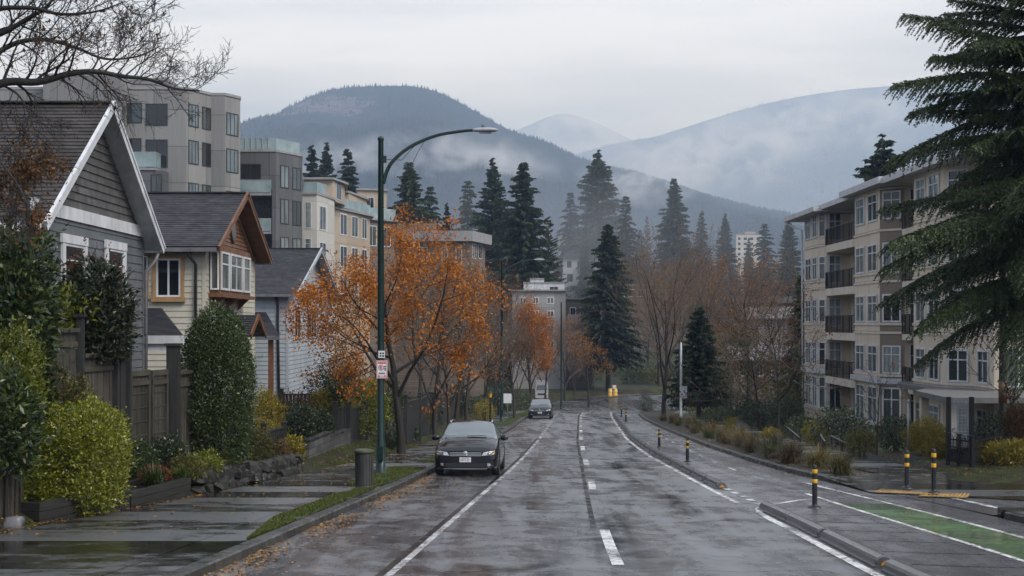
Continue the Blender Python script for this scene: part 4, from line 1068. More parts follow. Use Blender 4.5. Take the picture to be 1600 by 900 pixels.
for k, z in enumerate(SILL+[-2.9]):
    h = 1.5 if k < 4 else 2.0
    kw = dict(cols=2, rows=2, fw=.085, bar=.06, depth=.07)
    gmn = ('glass', 'glass_pale')[k % 2]
    ww(PL[0], PL[1], .12, .52, z, h, gm='glass_pale', **kw); ww(PL[0], PL[1], .64, .94, z, h, gm='glass', **kw)
    ww(PL[1], PL[2], .1, .9, z, h, cols=1, rows=2, fw=.07, bar=.05, gm='glass')
    ww(PL[2], PL[3], .06, .62, z-.25, h+.3, cols=2, rows=2, fw=.08, bar=.06, gm='glass_pale')
    ww(PL[3], PL[4], .10, .50, z-.45, h+.55, cols=2, rows=2, fw=.08, bar=.06, gm='glass_dark')
    ww(PL[3], PL[4], .55, .95, z-.45, h+.55, cols=2, rows=1, fw=.08, bar=.06, fm='darkframe', gm='glass_dark')
    ww(PL[5], PL[6], .07, .43, z, h, gm='glass_pale', **kw); ww(PL[5], PL[6], .56, .92, z, h, gm='glass_pale', **kw)
    ww(PL[6], PL[7], .12, .88, z, h, gm=gmn, **kw)
    ww(PL[7], PL[8], .25, .8, z-.3, h+.4, cols=1, rows=2, fw=.07, gm='glass_dark')
    if k < 4 or True:
        zz, hh = (z, h) if k < 4 else (-2.55, 1.25)
        ww(PL[10], PL[11], .10, .44, zz, hh, gm='glass_pale', **kw); ww(PL[10], PL[11], .56, .90, zz, hh, gm='glass_pale', **kw)
        ww(PL[11], PL[12], .16, .84, zz, hh, gm='glass_dark', **kw)
        ww(PL[12], PL[13], .2, .75, zz, hh, gm='glass', **kw)
        ww(PL[13], PL[14], .10, .58, zz-.1, hh+.25, cols=3, rows=1, fw=.085, bar=.07, depth=.07, gm='glass_pale')
        if k < 4: ww(PL[13], PL[14], .66, .95, zz, hh, gm='glass', **kw)
M['iron'] = m_var('dark_iron', (.012, .013, .014), (.03, .03, .032), 4, (.3, .5), 0)
def bar_balcony(pts, zf, fascia=.45):
    """slab with stucco fascia and black bar rail along the open edge pts (plan)"""
    inner = [(21.48, pts[0][1]-.01), (21.48, pts[-1][1]+.01)]
    s = MB(); plan_prism(s, list(pts)+[inner[1], inner[0]], zf-fascia, zf)
    bo = obj('balcony', s, M['band'], rb_)
    r = MB()
    for i in range(len(pts)-1):
        p, q = Vector((*pts[i], zf)), Vector((*pts[i+1], zf)); L = (q-p).length; n_ = max(2, int(L/.14))
        r.bar(p+ZU*1.02, q+ZU*1.02, .05, .05); r.bar(p+ZU*.12, q+ZU*.12, .03, .03)
        for j in range(n_+1):
            a = p+(q-p)*(j/n_); w_ = .045 if j % 10 == 0 else .02
            r.bar(a+ZU*.003, a+ZU*1.0, w_, w_)
    obj('railing', r, M['iron'], bo)
for z in SILL:
    bar_balcony([(20.02, 81.25), (19.75, 80.6), (19.75, 74.4), (19.95, 73.25)], z-.62)
    bar_balcony([(20.62, 67.15), (20.3, 66.6), (20.2, 63.9), (20.2, 63.15)], z-.62, .3)
# roofs
def hip(name, x0, y0, x1, y1, z, rise, over_h, root=rb_):
    f = MB(); f.box(x0, y0, z-over_h, x1, y1, z); ev = obj('eave', f, M['eave'], root)
    r = MB(); dx = (x1-x0)*.42; dy = min((y1-y0)*.45, dx); t0, t1 = (x0+dx, y0+dy), (x0+dx, y1-dy)
    a = (x0+.04, y0+.04, z+.004); b_ = (x1-.04, y0+.04, z+.004); c = (x1-.04, y1-.04, z+.004); d = (x0+.04, y1-.04, z+.004)
    e = (t0[0], t0[1], z+rise); g = (t1[0], t1[1], z+rise); h = (x1-.04, t0[1], z+rise); i = (x1-.04, t1[1], z+rise)
    r.add([a, b_, c, d, e, g, h, i], [(0, 4, 5, 3), (0, 1, 6, 4), (3, 5, 7, 2), (4, 6, 7, 5), (1, 2, 7, 6), (0, 3, 2, 1)])
    obj(name, r, M['roof'], root); return ev
hip('roof', 18.75, 79.6, 40, 88.4, ZA+.32, 1.6, .30)
hip('roof', 19.2, 73.26, 40, 79.59, ZA+.42, 1.2, .30)
hip('roof', 18.9, 66.0, 42, 74.0, ZB+.32, 1.5, .34)
hip('roof', 19.1, 53.6, 42, 65.99, ZB+.30, 1.5, .34)
gp_ = MB(); gp_.tube([(18.8, 88.2, ZA), (19.2, 87.4, ZA-.4), (19.5, 86.1, ZA-.7), (19.52, 85.95, -4.5)], .06, 8); obj('downpipe', gp_, M['eave'], rb_, True)
# entrance canopy and screen on the near bay
cn = MB(); plan_prism(cn, [(19.55, 64.6), (18.9, 62.8), (18.9, 58.3), (17.6, 55.8), (17.2, 50.5), (24.2, 50.5), (24.2, 54.1), (20.72, 55.1), (20.72, 57.5), (19.72, 58.7), (19.72, 63.0), (20.5, 64.6)], -.66, -.44)
cno = obj('canopy', cn, M['roofgravel'], rb_)
for x, y in ((19.1, 62.4), (17.9, 55.6), (17.5, 51.0)):
    c = MB(); c.box(x-.16, y-.16, -4, x+.16, y+.16, -.722); obj('column', c, M['stucco'], rb_)
# ---- garden walls, rails, iron fence
M['gwall'] = m_var('garden_concrete', (.075, .075, .072), (.15, .15, .145), 3, (.35, .7), .2, 20)
def wedge(name, px0, px1, d, yt0, yt1, lab):
    x0, x1 = at(px0, 0, d)[0], at(px1, 0, d)[0]; zb = T((x0+x1)/2, d)-.15
    z0, z1 = CAMZ-(yt0-505)*d/F, CAMZ-(yt1-505)*d/F
    mb = MB(); mb.prism([(x0, zb), (x1, zb), (x1, z1), (x0, z0)], (0, d, 0), (1, 0, 0), (0, 0, 1), (0, 1, 0), 0, .16)
    mb.prism([(x0-.02, z0+.002), (x1+.02, z1+.002), (x1+.02, z1+.05), (x0-.02, z0+.05)], (0, d-.02, 0), (1, 0, 0), (0, 0, 1), (0, 1, 0), 0, .2)
    o = obj(name, mb, M['gwall'], None, loc=((x0+x1)/2, d, zb)); tag(o, lab, 'garden wall', 'low wedge garden walls along the right pavement'); return o
wedge('garden_wall', 1358, 1394, 40.6, 709, 724, 'small sloping concrete garden wall next to the bare sapling')
wedge('garden_wall', 1413, 1458, 40.2, 708, 727, 'longest sloping concrete garden wall, at the foot of the yellow green shrub')
wedge('garden_wall', 1282, 1314, 46.5, 701, 715, 'sloping concrete garden wall below the white topped railing')
wedge('garden_wall', 1212, 1232, 56, 676, 690, 'farther low concrete garden wall beside the slim maple trunk')
wedge('garden_wall', 1150, 1172, 66, 656, 668, 'farthest low concrete garden wall by the clipped hedge')
def handrail(pa, pb, da, db, h, lab):
    a = Vector(at(pa[0], pa[1], da)); c = Vector(at(pb[0], pb[1], db))
    t = thing('stair_rail', lab, 'railing', ((a.x+c.x)/2, (a.y+c.y)/2, min(a.z, c.z)-h), 'stair rails in the right hand gardens')
    r = MB(); r.bar(a, c, .045, .04); obj('handrail', r, M['gutter'], t)
    for k in range(3):
        p = a+(c-a)*k/2; q = MB(); q.bar(p-ZU*h, p-ZU*.03, .06, .06, (1, 0, 0)); obj('post', q, M['iron'], t)
    r = MB()
    for k in range(1, 12):
        p = a+(c-a)*k/12; r.bar(p-ZU*(h-.1), p-ZU*.03, .018, .018, (1, 0, 0))
    obj('railing', r, M['iron'], t)
handrail((1299, 681), (1334, 699), 47.5, 44, .8, 'white topped stair rail between dark shrubs and the low wall')
handrail((1226, 664), (1250, 684), 58, 53, .8, 'white topped stair rail just right of the slim maple trunk')
handrail((1282, 679), (1289, 690), 49, 47, .7, 'short white topped stair rail beside the yellow green bush')
def iron_fence(px0, px1, d0, d1, yt, lab, posts=2, solid=False, name='iron_fence'):
    a = Vector((at(px0, 0, d0)[0], d0, 0)); c = Vector((at(px1, 0, d1)[0], d1, 0))
    dm = (d0+d1)/2; zt = CAMZ-(yt-505)*dm/F; zb = T((a.x+c.x)/2, dm)
    t = thing(name, lab, 'fence', ((a.x+c.x)/2, dm, zb))
    for k in range(posts):
        p = a+(c-a)*k/(posts-1); q = MB(); q.box(p.x-.045, p.y-.045, zb-.1, p.x+.045, p.y+.045, zt+.12); q.box(p.x-.06, p.y-.06, zt+.121, p.x+.06, p.y+.06, zt+.15); obj('post', q, M['black'], t)
    r = MB(); u = (c-a).normalized()
    for z in (zb+.12, zt-.25, zt-.03): r.bar(a+ZU*z, c+ZU*z, .04, .04)
    n_ = int((c-a).length/.11)
    for k in range(1, n_):
        p = a+(c-a)*k/n_; r.bar(p+ZU*(zb+.08), p+ZU*(zt+.04), .018, .018)
    if solid: r.obox(a+ZU*zb, u, ZU, u.cross(ZU), .05, .13, .02, (c-a).length-.05, zt-zb-.3, .03)
    obj('panel', r, M['black'], t)
    return t
iron_fence(1481, 1517, 37.5, 36.6, 686, 'black iron gate with dark infill below the metal screen', 3, True, 'iron_gate')
iron_fence(1520, 1566, 36.5, 38.5, 684, 'black iron bar fence to the right of the dark gate', 3)
sc_ = thing('entrance_screen', 'tall pale metal mesh screen between black posts behind the iron gate', 'screen', (at(1500, 0, 39)[0], 39, T(13.5, 39)))
xa, xb = at(1482, 0, 39)[0], at(1518, 0, 39)[0]; zt, zb = CAMZ-(620-505)*39/F, T(13.5, 39)
for x in (xa, xb):
    q = MB(); q.box(x-.06, 38.94, zb-.1, x+.06, 39.06, zt); obj('post', q, M['black'], sc_)
q = MB()
for k in range(13): x = xa+.1+(xb-xa-.2)*k/12; q.box(x-.009, 38.99, zb+.4, x+.009, 39.01, zt-.05)
for k in range(16): z = zb+.4+(zt-zb-.45)*k/15; q.box(xa+.08, 38.975, z-.008, xb-.08, 38.988, z+.008)
obj('mesh_panel', q, M['lampgrey'], sc_)
# ================================================================== VEGETATION GENERATORS
def rmat(r, n):
    """random orthonormal frames"""
    a = r.normal(size=(n, 3)); a /= np.linalg.norm(a, axis=1)[:, None]
    c = r.normal(size=(n, 3)); c -= a*np.sum(a*c, 1)[:, None]; c /= np.linalg.norm(c, axis=1)[:, None]
    return a, c
def leaf_quads(P, D, S, L, W, fold=.25):
    """rhombic leaves: base P, direction D, side S, length L, half width W; two folded triangles each"""
    n = len(P); N = np.cross(D, S)
    L = np.asarray(L).reshape(-1, 1); W = np.asarray(W).reshape(-1, 1)
    V = np.empty((n, 4, 3)); m = P+D*L*.45
    V[:, 0] = P; V[:, 1] = m+S*W+N*W*fold; V[:, 2] = P+D*L; V[:, 3] = m-S*W+N*W*fold
    Q = np.arange(n)[:, None]*4+np.array([[0, 1, 2, 3]])
    return V.reshape(-1, 3), Q
def kites(P, D, S, L, W, droop=0.0):
    n = len(P); L = np.asarray(L).reshape(-1, 1); W = np.asarray(W).reshape(-1, 1)
    V = np.empty((n, 4, 3)); m = P+D*L*.35
    V[:, 0] = P; V[:, 1] = m+S*W; V[:, 2] = P+D*L-np.array([[0, 0, 1.]])*L*droop; V[:, 3] = m-S*W
    return V.reshape(-1, 3), np.arange(n)[:, None]*4+np.array([[0, 1, 2, 3]])
def unit(a): return a/np.maximum(np.linalg.norm(a, axis=-1, keepdims=True), 1e-9)

def shrub_mesh(name, rx, ry, rz, n, leaf, mat, seed, lump=.22, flat=.0, upw=.35, aspect=.42, shell=.55, boxy=2.0, outw=1.0, low=-.75):
    """leafy mass on the ground: superellipsoid with lumps, leaves spread through its outer half"""
    r = np.random.default_rng(seed)
    u = unit(r.normal(size=(n*2, 3))); u = u[u[:, 2] > low][:n]; n = len(u)
    e = 2/boxy; sgn = np.sign(u); ub = sgn*np.abs(u)**e
    ub = ub/np.maximum((np.sum(np.abs(ub)**boxy, 1)**(1/boxy))[:, None], 1e-6)
    lm = np.array([mnoise.noise((a*2.1+seed, b_*2.1, c*2.1))+.55*mnoise.noise((a*5+seed, b_*5, c*5))+.5*mnoise.noise((a*10+seed, b_*10, c*10)) for a, b_, c in u])
    rad = 1+lump*lm
    k = 1-shell*r.random(n)**2.2
    P = ub*(rad*k)[:, None]*np.array([rx, ry, rz]); P[:, 2] += rz*.78
    P[:, 2] = np.maximum(P[:, 2], .03)
    nrm = unit(u/np.array([rx, ry, rz]))
    D = unit(nrm*outw*.6+r.normal(size=(n, 3))*.55+np.array([0, 0, upw])); S = unit(np.cross(D, r.normal(size=(n, 3))*.5+nrm))
    L = leaf*(.45+1.05*r.random(n)**1.4)
    ns = max(6, n//140); pick = r.integers(0, n, ns); m = 9   # stray shoots past the outline
    sd = unit(nrm[pick]+r.normal(size=(ns, 3))*.45+np.array([0, 0, .55])); sl_ = (1.2+2.6*r.random(ns))*leaf
    tt = (np.arange(m)+.5)/m
    P2 = (ub[pick]*rad[pick][:, None]*np.array([rx, ry, rz])+np.array([0, 0, rz*.78]))[:, None, :]+sd[:, None, :]*sl_[:, None, None]*tt[None, :, None]
    P2 = P2.reshape(-1, 3); P2[:, 2] = np.maximum(P2[:, 2], .03); D2 = unit(np.repeat(sd, m, 0)*.8+r.normal(size=(ns*m, 3))*.6); S2 = unit(np.cross(D2, r.normal(size=(ns*m, 3))))
    P = np.concatenate([P, P2]); D = np.concatenate([D, D2]); S = np.concatenate([S, S2]); L = np.concatenate([L, leaf*(.45+.6*r.random(ns*m))])
    V, Q = leaf_quads(P, D, S, L, L*aspect*.5)
    # inner branches so the mass is not hollow
    return mesh_np(name, V, Q, mat)
def stems_mesh(name, h, n, spread, rad, mat, seed):
    mb = MB(); r = random.Random(seed)
    for i in range(n):
        a = r.random()*6.28; t = spread*(.4+.6*r.random())
        p = Vector((math.cos(a)*.06, math.sin(a)*.06, -.08)); q = Vector((math.cos(a)*t, math.sin(a)*t, h*(.7+.3*r.random())))
        m = p.lerp(q, .5)+Vector((r.uniform(-.05, .05), r.uniform(-.05, .05), h*.1)); mb.tube([p, m, q], [rad, rad*.7, rad*.3], 5, False)
    me = bpy.data.meshes.new(name); me.from_pydata(mb.v, [], mb.f); me.materials.append(mat); return me
def plant(name, label, cat, loc, fol, stem=None, group=None, rz=0, sc=1):
    t = thing(name, label, cat, loc, group, rz); t.scale = (sc, sc, sc) if not hasattr(sc, '__len__') else sc
    link('foliage', fol, t)
    if stem: link('stem', stem, t)
    return t

def tree_mesh(seed, H, trunk_h, r0, spread, levels=4, kids=(7, 6, 5, 4), lenf=(.55, .5, .45, .4), up=.35, minr=.006, wig=.18, leafn=0, leaf=.09, ang=(35, 65), seg=(7, 5, 4, 3), trunk_bend=.15, start=.25, droop=0.0, leafprob=1.0, tipr=.004, lean=(0, 0)):
    """deciduous tree: returns (branch V,Q), (leaf pos, dir)"""
    r = random.Random(seed); chains = []; tips = []
    def grow(p, d, L, rad, lev, tfrac=0):
        n = seg[min(lev, len(seg)-1)]; pts = [p.copy()]; ds_ = [d.copy()]; rs = [rad]; q = p.copy(); dd = d.copy()
        for i in range(n):
            w_ = wig*(.6 if lev == 0 else 1)
            dd = (dd+Vector((r.uniform(-w_, w_), r.uniform(-w_, w_), r.uniform(-w_, w_)+(up*.22 if lev > 0 else .05)-droop*(.3 if lev >= 2 else 0)))).normalized()
            q = q+dd*L/n; pts.append(q.copy()); ds_.append(dd.copy())
            end = tipr if lev >= levels-1 else max(rad*.28, tipr)
            rs.append(rad+(end-rad)*((i+1)/n)**.9)
        chains.append((pts, rs, 8 if lev == 0 else (5 if lev == 1 else 3)))
        if lev >= levels-1:
            for i in range(1, n+1): tips.append((pts[i], ds_[i], lev))
            return
        K = kids[lev]
        s0 = start if lev > 0 else trunk_h/L
        az = r.random()*6.28
        for k in range(K):
            t = s0+(1-s0)*((k+r.random()*.8)/K)
            t = min(t, .98); i = min(int(t*n), n-1); f = t*n-i
            bp = pts[i].lerp(pts[i+1], f); bd = ds_[i+1]; br = rs[i]+(rs[i+1]-rs[i])*f
            az += 2.4+r.uniform(-.5, .5)
            a = Vector((0, 0, 1)) if abs(bd.z) < .9 else Vector((1, 0, 0))
            x = bd.cross(a).normalized(); y = bd.cross(x)
            th = R(r.uniform(*ang))
            nd = (bd*math.cos(th)+(x*math.cos(az)+y*math.sin(az))*math.sin(th)).normalized()
            LL = L*lenf[lev]*(1.15-.55*t if lev > 0 else (1.15-.5*(t-s0)/(1-s0)))*r.uniform(.8, 1.2)*(spread if lev == 0 else 1)
            grow(bp, nd, LL, max(br*.62, minr), lev+1)
        if lev >= levels-2:
            tips.append((pts[-1], ds_[-1], lev))
    grow(Vector((0, 0, -.15)), Vector((lean[0], lean[1], 1)).normalized(), H*.8, r0, 0)
    return chains, tips
def chains_mesh(name, chains, mat):
    mb = MB()
    for pts, rs, n in chains: mb.tube(pts, rs, n, False)
    me = bpy.data.meshes.new(name); me.from_pydata(mb.v, [], mb.f); me.materials.append(mat)
    me.polygons.foreach_set('use_smooth', [True]*len(me.polygons)); return me
def deciduous(name, label, loc, chains, tips, barkm, twigm, leafm=None, leafn=0, leaf=.09, group=None, seed=1, jitter=.12, cat='tree', rz=0, zbias=None, aspect=.55, hang=.35):
    """parts: trunk (with its limbs), twigs, and foliage where leaves are left"""
    t = thing(name, label, cat, loc, group, rz)
    big = [c for c in chains if c[2] > 3]; small = [c for c in chains if c[2] <= 3]
    link('trunk', chains_mesh('trunk', big, barkm), t)
    if small: link('twigs', chains_mesh('twigs', small, twigm), t)
    if leafm and leafn:
        r = np.random.default_rng(seed)
        tp = [tt for tt in tips]
        P0 = np.array([tuple(a[0]) for a in tp]); D0 = np.array([tuple(a[1]) for a in tp])
        wgt = np.ones(len(P0))
        if zbias: wgt = zbias(P0)
        # leaves keep to clumps along the twigs, bare gaps between
        cl = np.array([max(0.0, mnoise.noise((p[0]*1.3+seed, p[1]*1.3, p[2]*1.3))+.22)**1.4+.02 for p in P0]); wgt = wgt*cl
        pick = r.choice(len(P0), leafn, p=wgt/wgt.sum())
        P = P0[pick]+r.normal(size=(leafn, 3))*jitter
        D = unit(D0[pick]*.5+r.normal(size=(leafn, 3))*.7+np.array([0, 0, -hang])); S = unit(np.cross(D, r.normal(size=(leafn, 3))))
        L = leaf*(.6+.8*r.random(leafn))
        V, Q = leaf_quads(P, D, S, L, L*aspect*.5)
        link('foliage', mesh_np('foliage', V, Q, leafm), t)
    return t

def conifer_parts(seed, H, Rm, whorls=34, per=8, droop=.35, bare=.08, sprays=9, spray=.75, wid=.17, power=.8, ragged=.3, top=.02):
    """spruce/fir: trunk mesh and crown mesh of drooping sprays on whorled limbs"""
    r = np.random.default_rng(seed)
    tr = MB(); n = 8
    tr.tube([(0, 0, -.3), (0, 0, H*.3), (0, 0, H*.7), (0, 0, H*.99)], [H*.016+.06, H*.012+.04, H*.006+.02, .02], 7)
    P = []; D = []; S = []; L = []; W = []
    for i in range(whorls):
        t = bare+(1-bare)*((i+.5)/whorls); z = H*t
        rr = Rm*(top+(1-top)*(1-(t-bare)/(1-bare))**power)*(1.0 if t > bare+.06 else .8)
        k_ = max(4, int(per*(.55+.45*(1-t)))); a0 = r.random()*6.28
        for k in range(k_):
            a = a0+6.283*k/k_+r.normal()*.25; bl = rr*(1-ragged+ragged*1.6*r.random())
            if r.random() < .05: continue
            upa = .18+.55*t; h = np.array([math.cos(a), math.sin(a), 0])
            zz = z+r.normal()*H*.008
            tr.tube([(0, 0, zz), tuple(h*bl*.5+np.array([0, 0, zz+bl*.5*(upa-.25)])), tuple(h*bl*.92+np.array([0, 0, zz+bl*(upa*.8-droop)]))], [.012+bl*.012, .01+bl*.007, .006], 3, False)
            ns = max(4, int(sprays*(bl/Rm)**.5*1.6))
            for q in range(ns):
                s = .12+.88*(q+r.random()*.7)/ns
                c = h*bl*s+np.array([0, 0, zz+bl*(upa*s*.8-droop*s*s)])
                side = np.array([-h[1], h[0], 0])
                for sg in (-1, 1):
                    dl = spray*(.55+.6*r.random())*(1.1-.6*s)*(.5+.5*bl/Rm)
                    d = h*.75+side*sg*(.75*(1.1-s)+.2)+np.array([0, 0, -.22-droop*.5*s+r.normal()*.12])
                    P.append(c); D.append(d); S.append(side*.3+np.array([0, 0, .25*r.normal()])+h*.4*sg); L.append(dl); W.append(dl*wid*(1+.5*r.random()))
                if r.random() < .75:
                    P.append(c); D.append(h*.25+np.array([0, 0, -1])+r.normal(size=3)*.15); S.append(side if r.random() < .5 else h); L.append(spray*.55*(.5+.6*r.random())*(.5+.5*bl/Rm)); W.append(spray*wid*.8)
    P = np.array(P); D = unit(np.array(D)); S = np.array(S); S = unit(S-D*np.sum(S*D, 1)[:, None]); L = np.array(L); W = np.array(W)
    V, Q = kites(P, D, S, L, W, .12)
    # leader
    return tr, V, Q

# ------------------------------------------------------------------ foliage materials
M['conifer'] = m_leaf('conifer_needles', [(.016, .030, .017), (.032, .052, .027), (.054, .078, .038), (.026, .042, .028)], .6, .15, .3)
M['conifer_brown'] = m_leaf('larch_needles', [(.06, .045, .02), (.10, .07, .028), (.05, .05, .024)], .6, .2, .2)
M['spruce'] = m_leaf('spruce_needles', [(.018, .036, .010), (.036, .062, .015), (.085, .12, .028), (.028, .048, .014)], .42, .18, .5)
M['laurel'] = m_leaf('laurel_leaves', [(.010, .024, .008), (.026, .050, .013), (.06, .085, .02), (.12, .14, .025)], .30, .2, .6)
M['rhodo'] = m_leaf('rhododendron_leaves', [(.008, .016, .007), (.018, .030, .012), (.03, .042, .015), (.05, .035, .015)], .34, .12, .6)
M['bright'] = m_leaf('bright_yellow_green_leaves', [(.055, .08, .007), (.125, .15, .011), (.22, .235, .018), (.07, .075, .010)], .33, .2, .65)
M['yew'] = m_leaf('yew_leaves', [(.010, .024, .007), (.020, .040, .010), (.036, .060, .014), (.095, .125, .022)], .38, .15, .6)
M['box'] = m_leaf('dark_clipped_leaves', [(.006, .014, .006), (.014, .026, .010), (.022, .036, .012), (.05, .07, .02)], .38, .1, .6)
M['yellow'] = M['yellow']
M['gold'] = m_leaf('golden_yellow_leaves', [(.14, .12, .01), (.26, .20, .012), (.34, .25, .02), (.10, .11, .015)], .3, .3, .6)
M['olive'] = m_leaf('olive_leaves', [(.035, .042, .010), (.075, .08, .018), (.12, .115, .024), (.13, .09, .025)], .5, .25, .35)
M['rust'] = m_leaf('rust_leaves', [(.07, .030, .012), (.12, .055, .018), (.16, .08, .022), (.05, .028, .014)], .5, .25, .3)
M['orange'] = m_leaf('orange_leaves', [(.16, .062, .013), (.33, .115, .014), (.48, .18, .02), (.20, .085, .02)], .45, .4, .35)
M['orange_dull'] = m_leaf('dull_orange_leaves', [(.18, .08, .022), (.31, .125, .024), (.42, .18, .032)], .5, .35, .3)
M['reddish'] = m_leaf('red_brown_leaves', [(.09, .028, .016), (.14, .04, .02), (.07, .03, .018)], .5, .25, .3)
M['sedge'] = m_leaf('sedge_blades', [(.06, .07, .018), (.11, .11, .03), (.17, .14, .05), (.20, .13, .055)], .5, .3, .3)
M['sedge_rust'] = m_leaf('rusty_sedge_blades', [(.10, .07, .03), (.16, .095, .045), (.08, .07, .025)], .5, .3, .3)
M['iris'] = m_leaf('strap_leaves', [(.03, .05, .012), (.06, .085, .018), (.10, .12, .03)], .4, .3, .4)
M['fallen'] = m_leaf('fallen_leaf', [(.20, .08, .015), (.32, .16, .03), (.12, .05, .015), (.36, .24, .06)], .4, .1, .5)
# ================================================================== LEFT GARDENS
def gy(px, d): return (px-800)*d/F
def place(name, label, cat, px, d, w, h, mat, n, leaf, seed, z=None, raise_=0, group=None, depth=None, stemm='bark', **kw):
    """plant of photo-measured width w and height h (metres) at column px, depth d"""
    x = gy(px, d); z = T(x, d) if z is None else z
    kw.setdefault('lump', .22)
    rz = (h-raise_)/1.78
    fol = shrub_mesh('foliage', w/2*.97, (depth or w)/2, rz, n, leaf, M[mat], seed, **kw)
    t = thing(name, label, cat, (x, d, z), group)
    f = link('foliage', fol, t); f.location = (0, 0, raise_)
    link('stem', stems_mesh('stem', max(raise_+rz, h*.75), 6 if w > .6 else 3, w*.32, .018+.012*h, M[stemm], seed), t)
    return t
def hgt(ytop, d, zb): return CAMZ-(ytop-505)*d/F-zb
# tall plants at the left edge
place('laurel', 'tall glossy laurel at the left edge reaching above the fence', 'shrub', 14, 23.6, 1.6, hgt(366, 23.6, T(-9.2, 23.6)), 'laurel', 15000, .15, 21, raise_=1.2, aspect=.34, lump=.35, boxy=2.3)
place('hedge', 'yellow green clipped hedge standing between laurel and round shrub', 'hedge', 16, 22.6, 1.05, hgt(512, 22.6, T(-8.9, 22.6)), 'bright', 15000, .07, 22, boxy=3, lump=.2)
place('laurel', 'low laurel with long drooping leaves in front of the left hedge', 'shrub', 12, 21.6, .95, hgt(590, 21.6, T(-8.5, 21.6)), 'laurel', 5000, .14, 23, raise_=.7, aspect=.30, lump=.4)
place('climbing_shrub', 'yellow green broad leaved shrub arching over the tall fence panel', 'shrub', 88, 25.8, 1.45, 3.9, 'bright', 2600, .12, 24, raise_=3.0, aspect=.4, lump=.4, shell=.9)
place('rhododendron', 'dark glossy rhododendron bulging over the fence below the grey house', 'shrub', 148, 26.4, 1.45, 4.35, 'rhodo', 15000, .12, 25, raise_=2.35, aspect=.36, lump=.3)
place('bare_shrub', 'thin reddish shrub top against the grey house windows', 'shrub', 150, 27.6, 1.2, 4.95, 'reddish', 500, .07, 26, raise_=3.6, lump=.4, shell=.95)
place('berry_shrub', 'olive brown shrub between tall fence and the round yellow green shrub', 'shrub', 105, 24.6, 1.15, hgt(585, 24.6, T(-8.5, 24.6)), 'olive', 5200, .07, 27, raise_=.6, lump=.4)
place('round_shrub', 'big rounded yellow green shrub spilling over the near timber planter', 'shrub', 124, 23.7, 1.72, hgt(632, 23.7, -.95), 'bright', 42000, .058, 28, z=-.95, boxy=2.6, lump=.15, depth=2.0)
place('yew', 'tall egg shaped dark green yew beside the garden gate', 'shrub', 340, 30.8, 1.74, hgt(484, 30.8, -.78), 'yew', 60000, .062, 29, z=-.78, lump=.15, boxy=2.25, stemm='bark_wet')
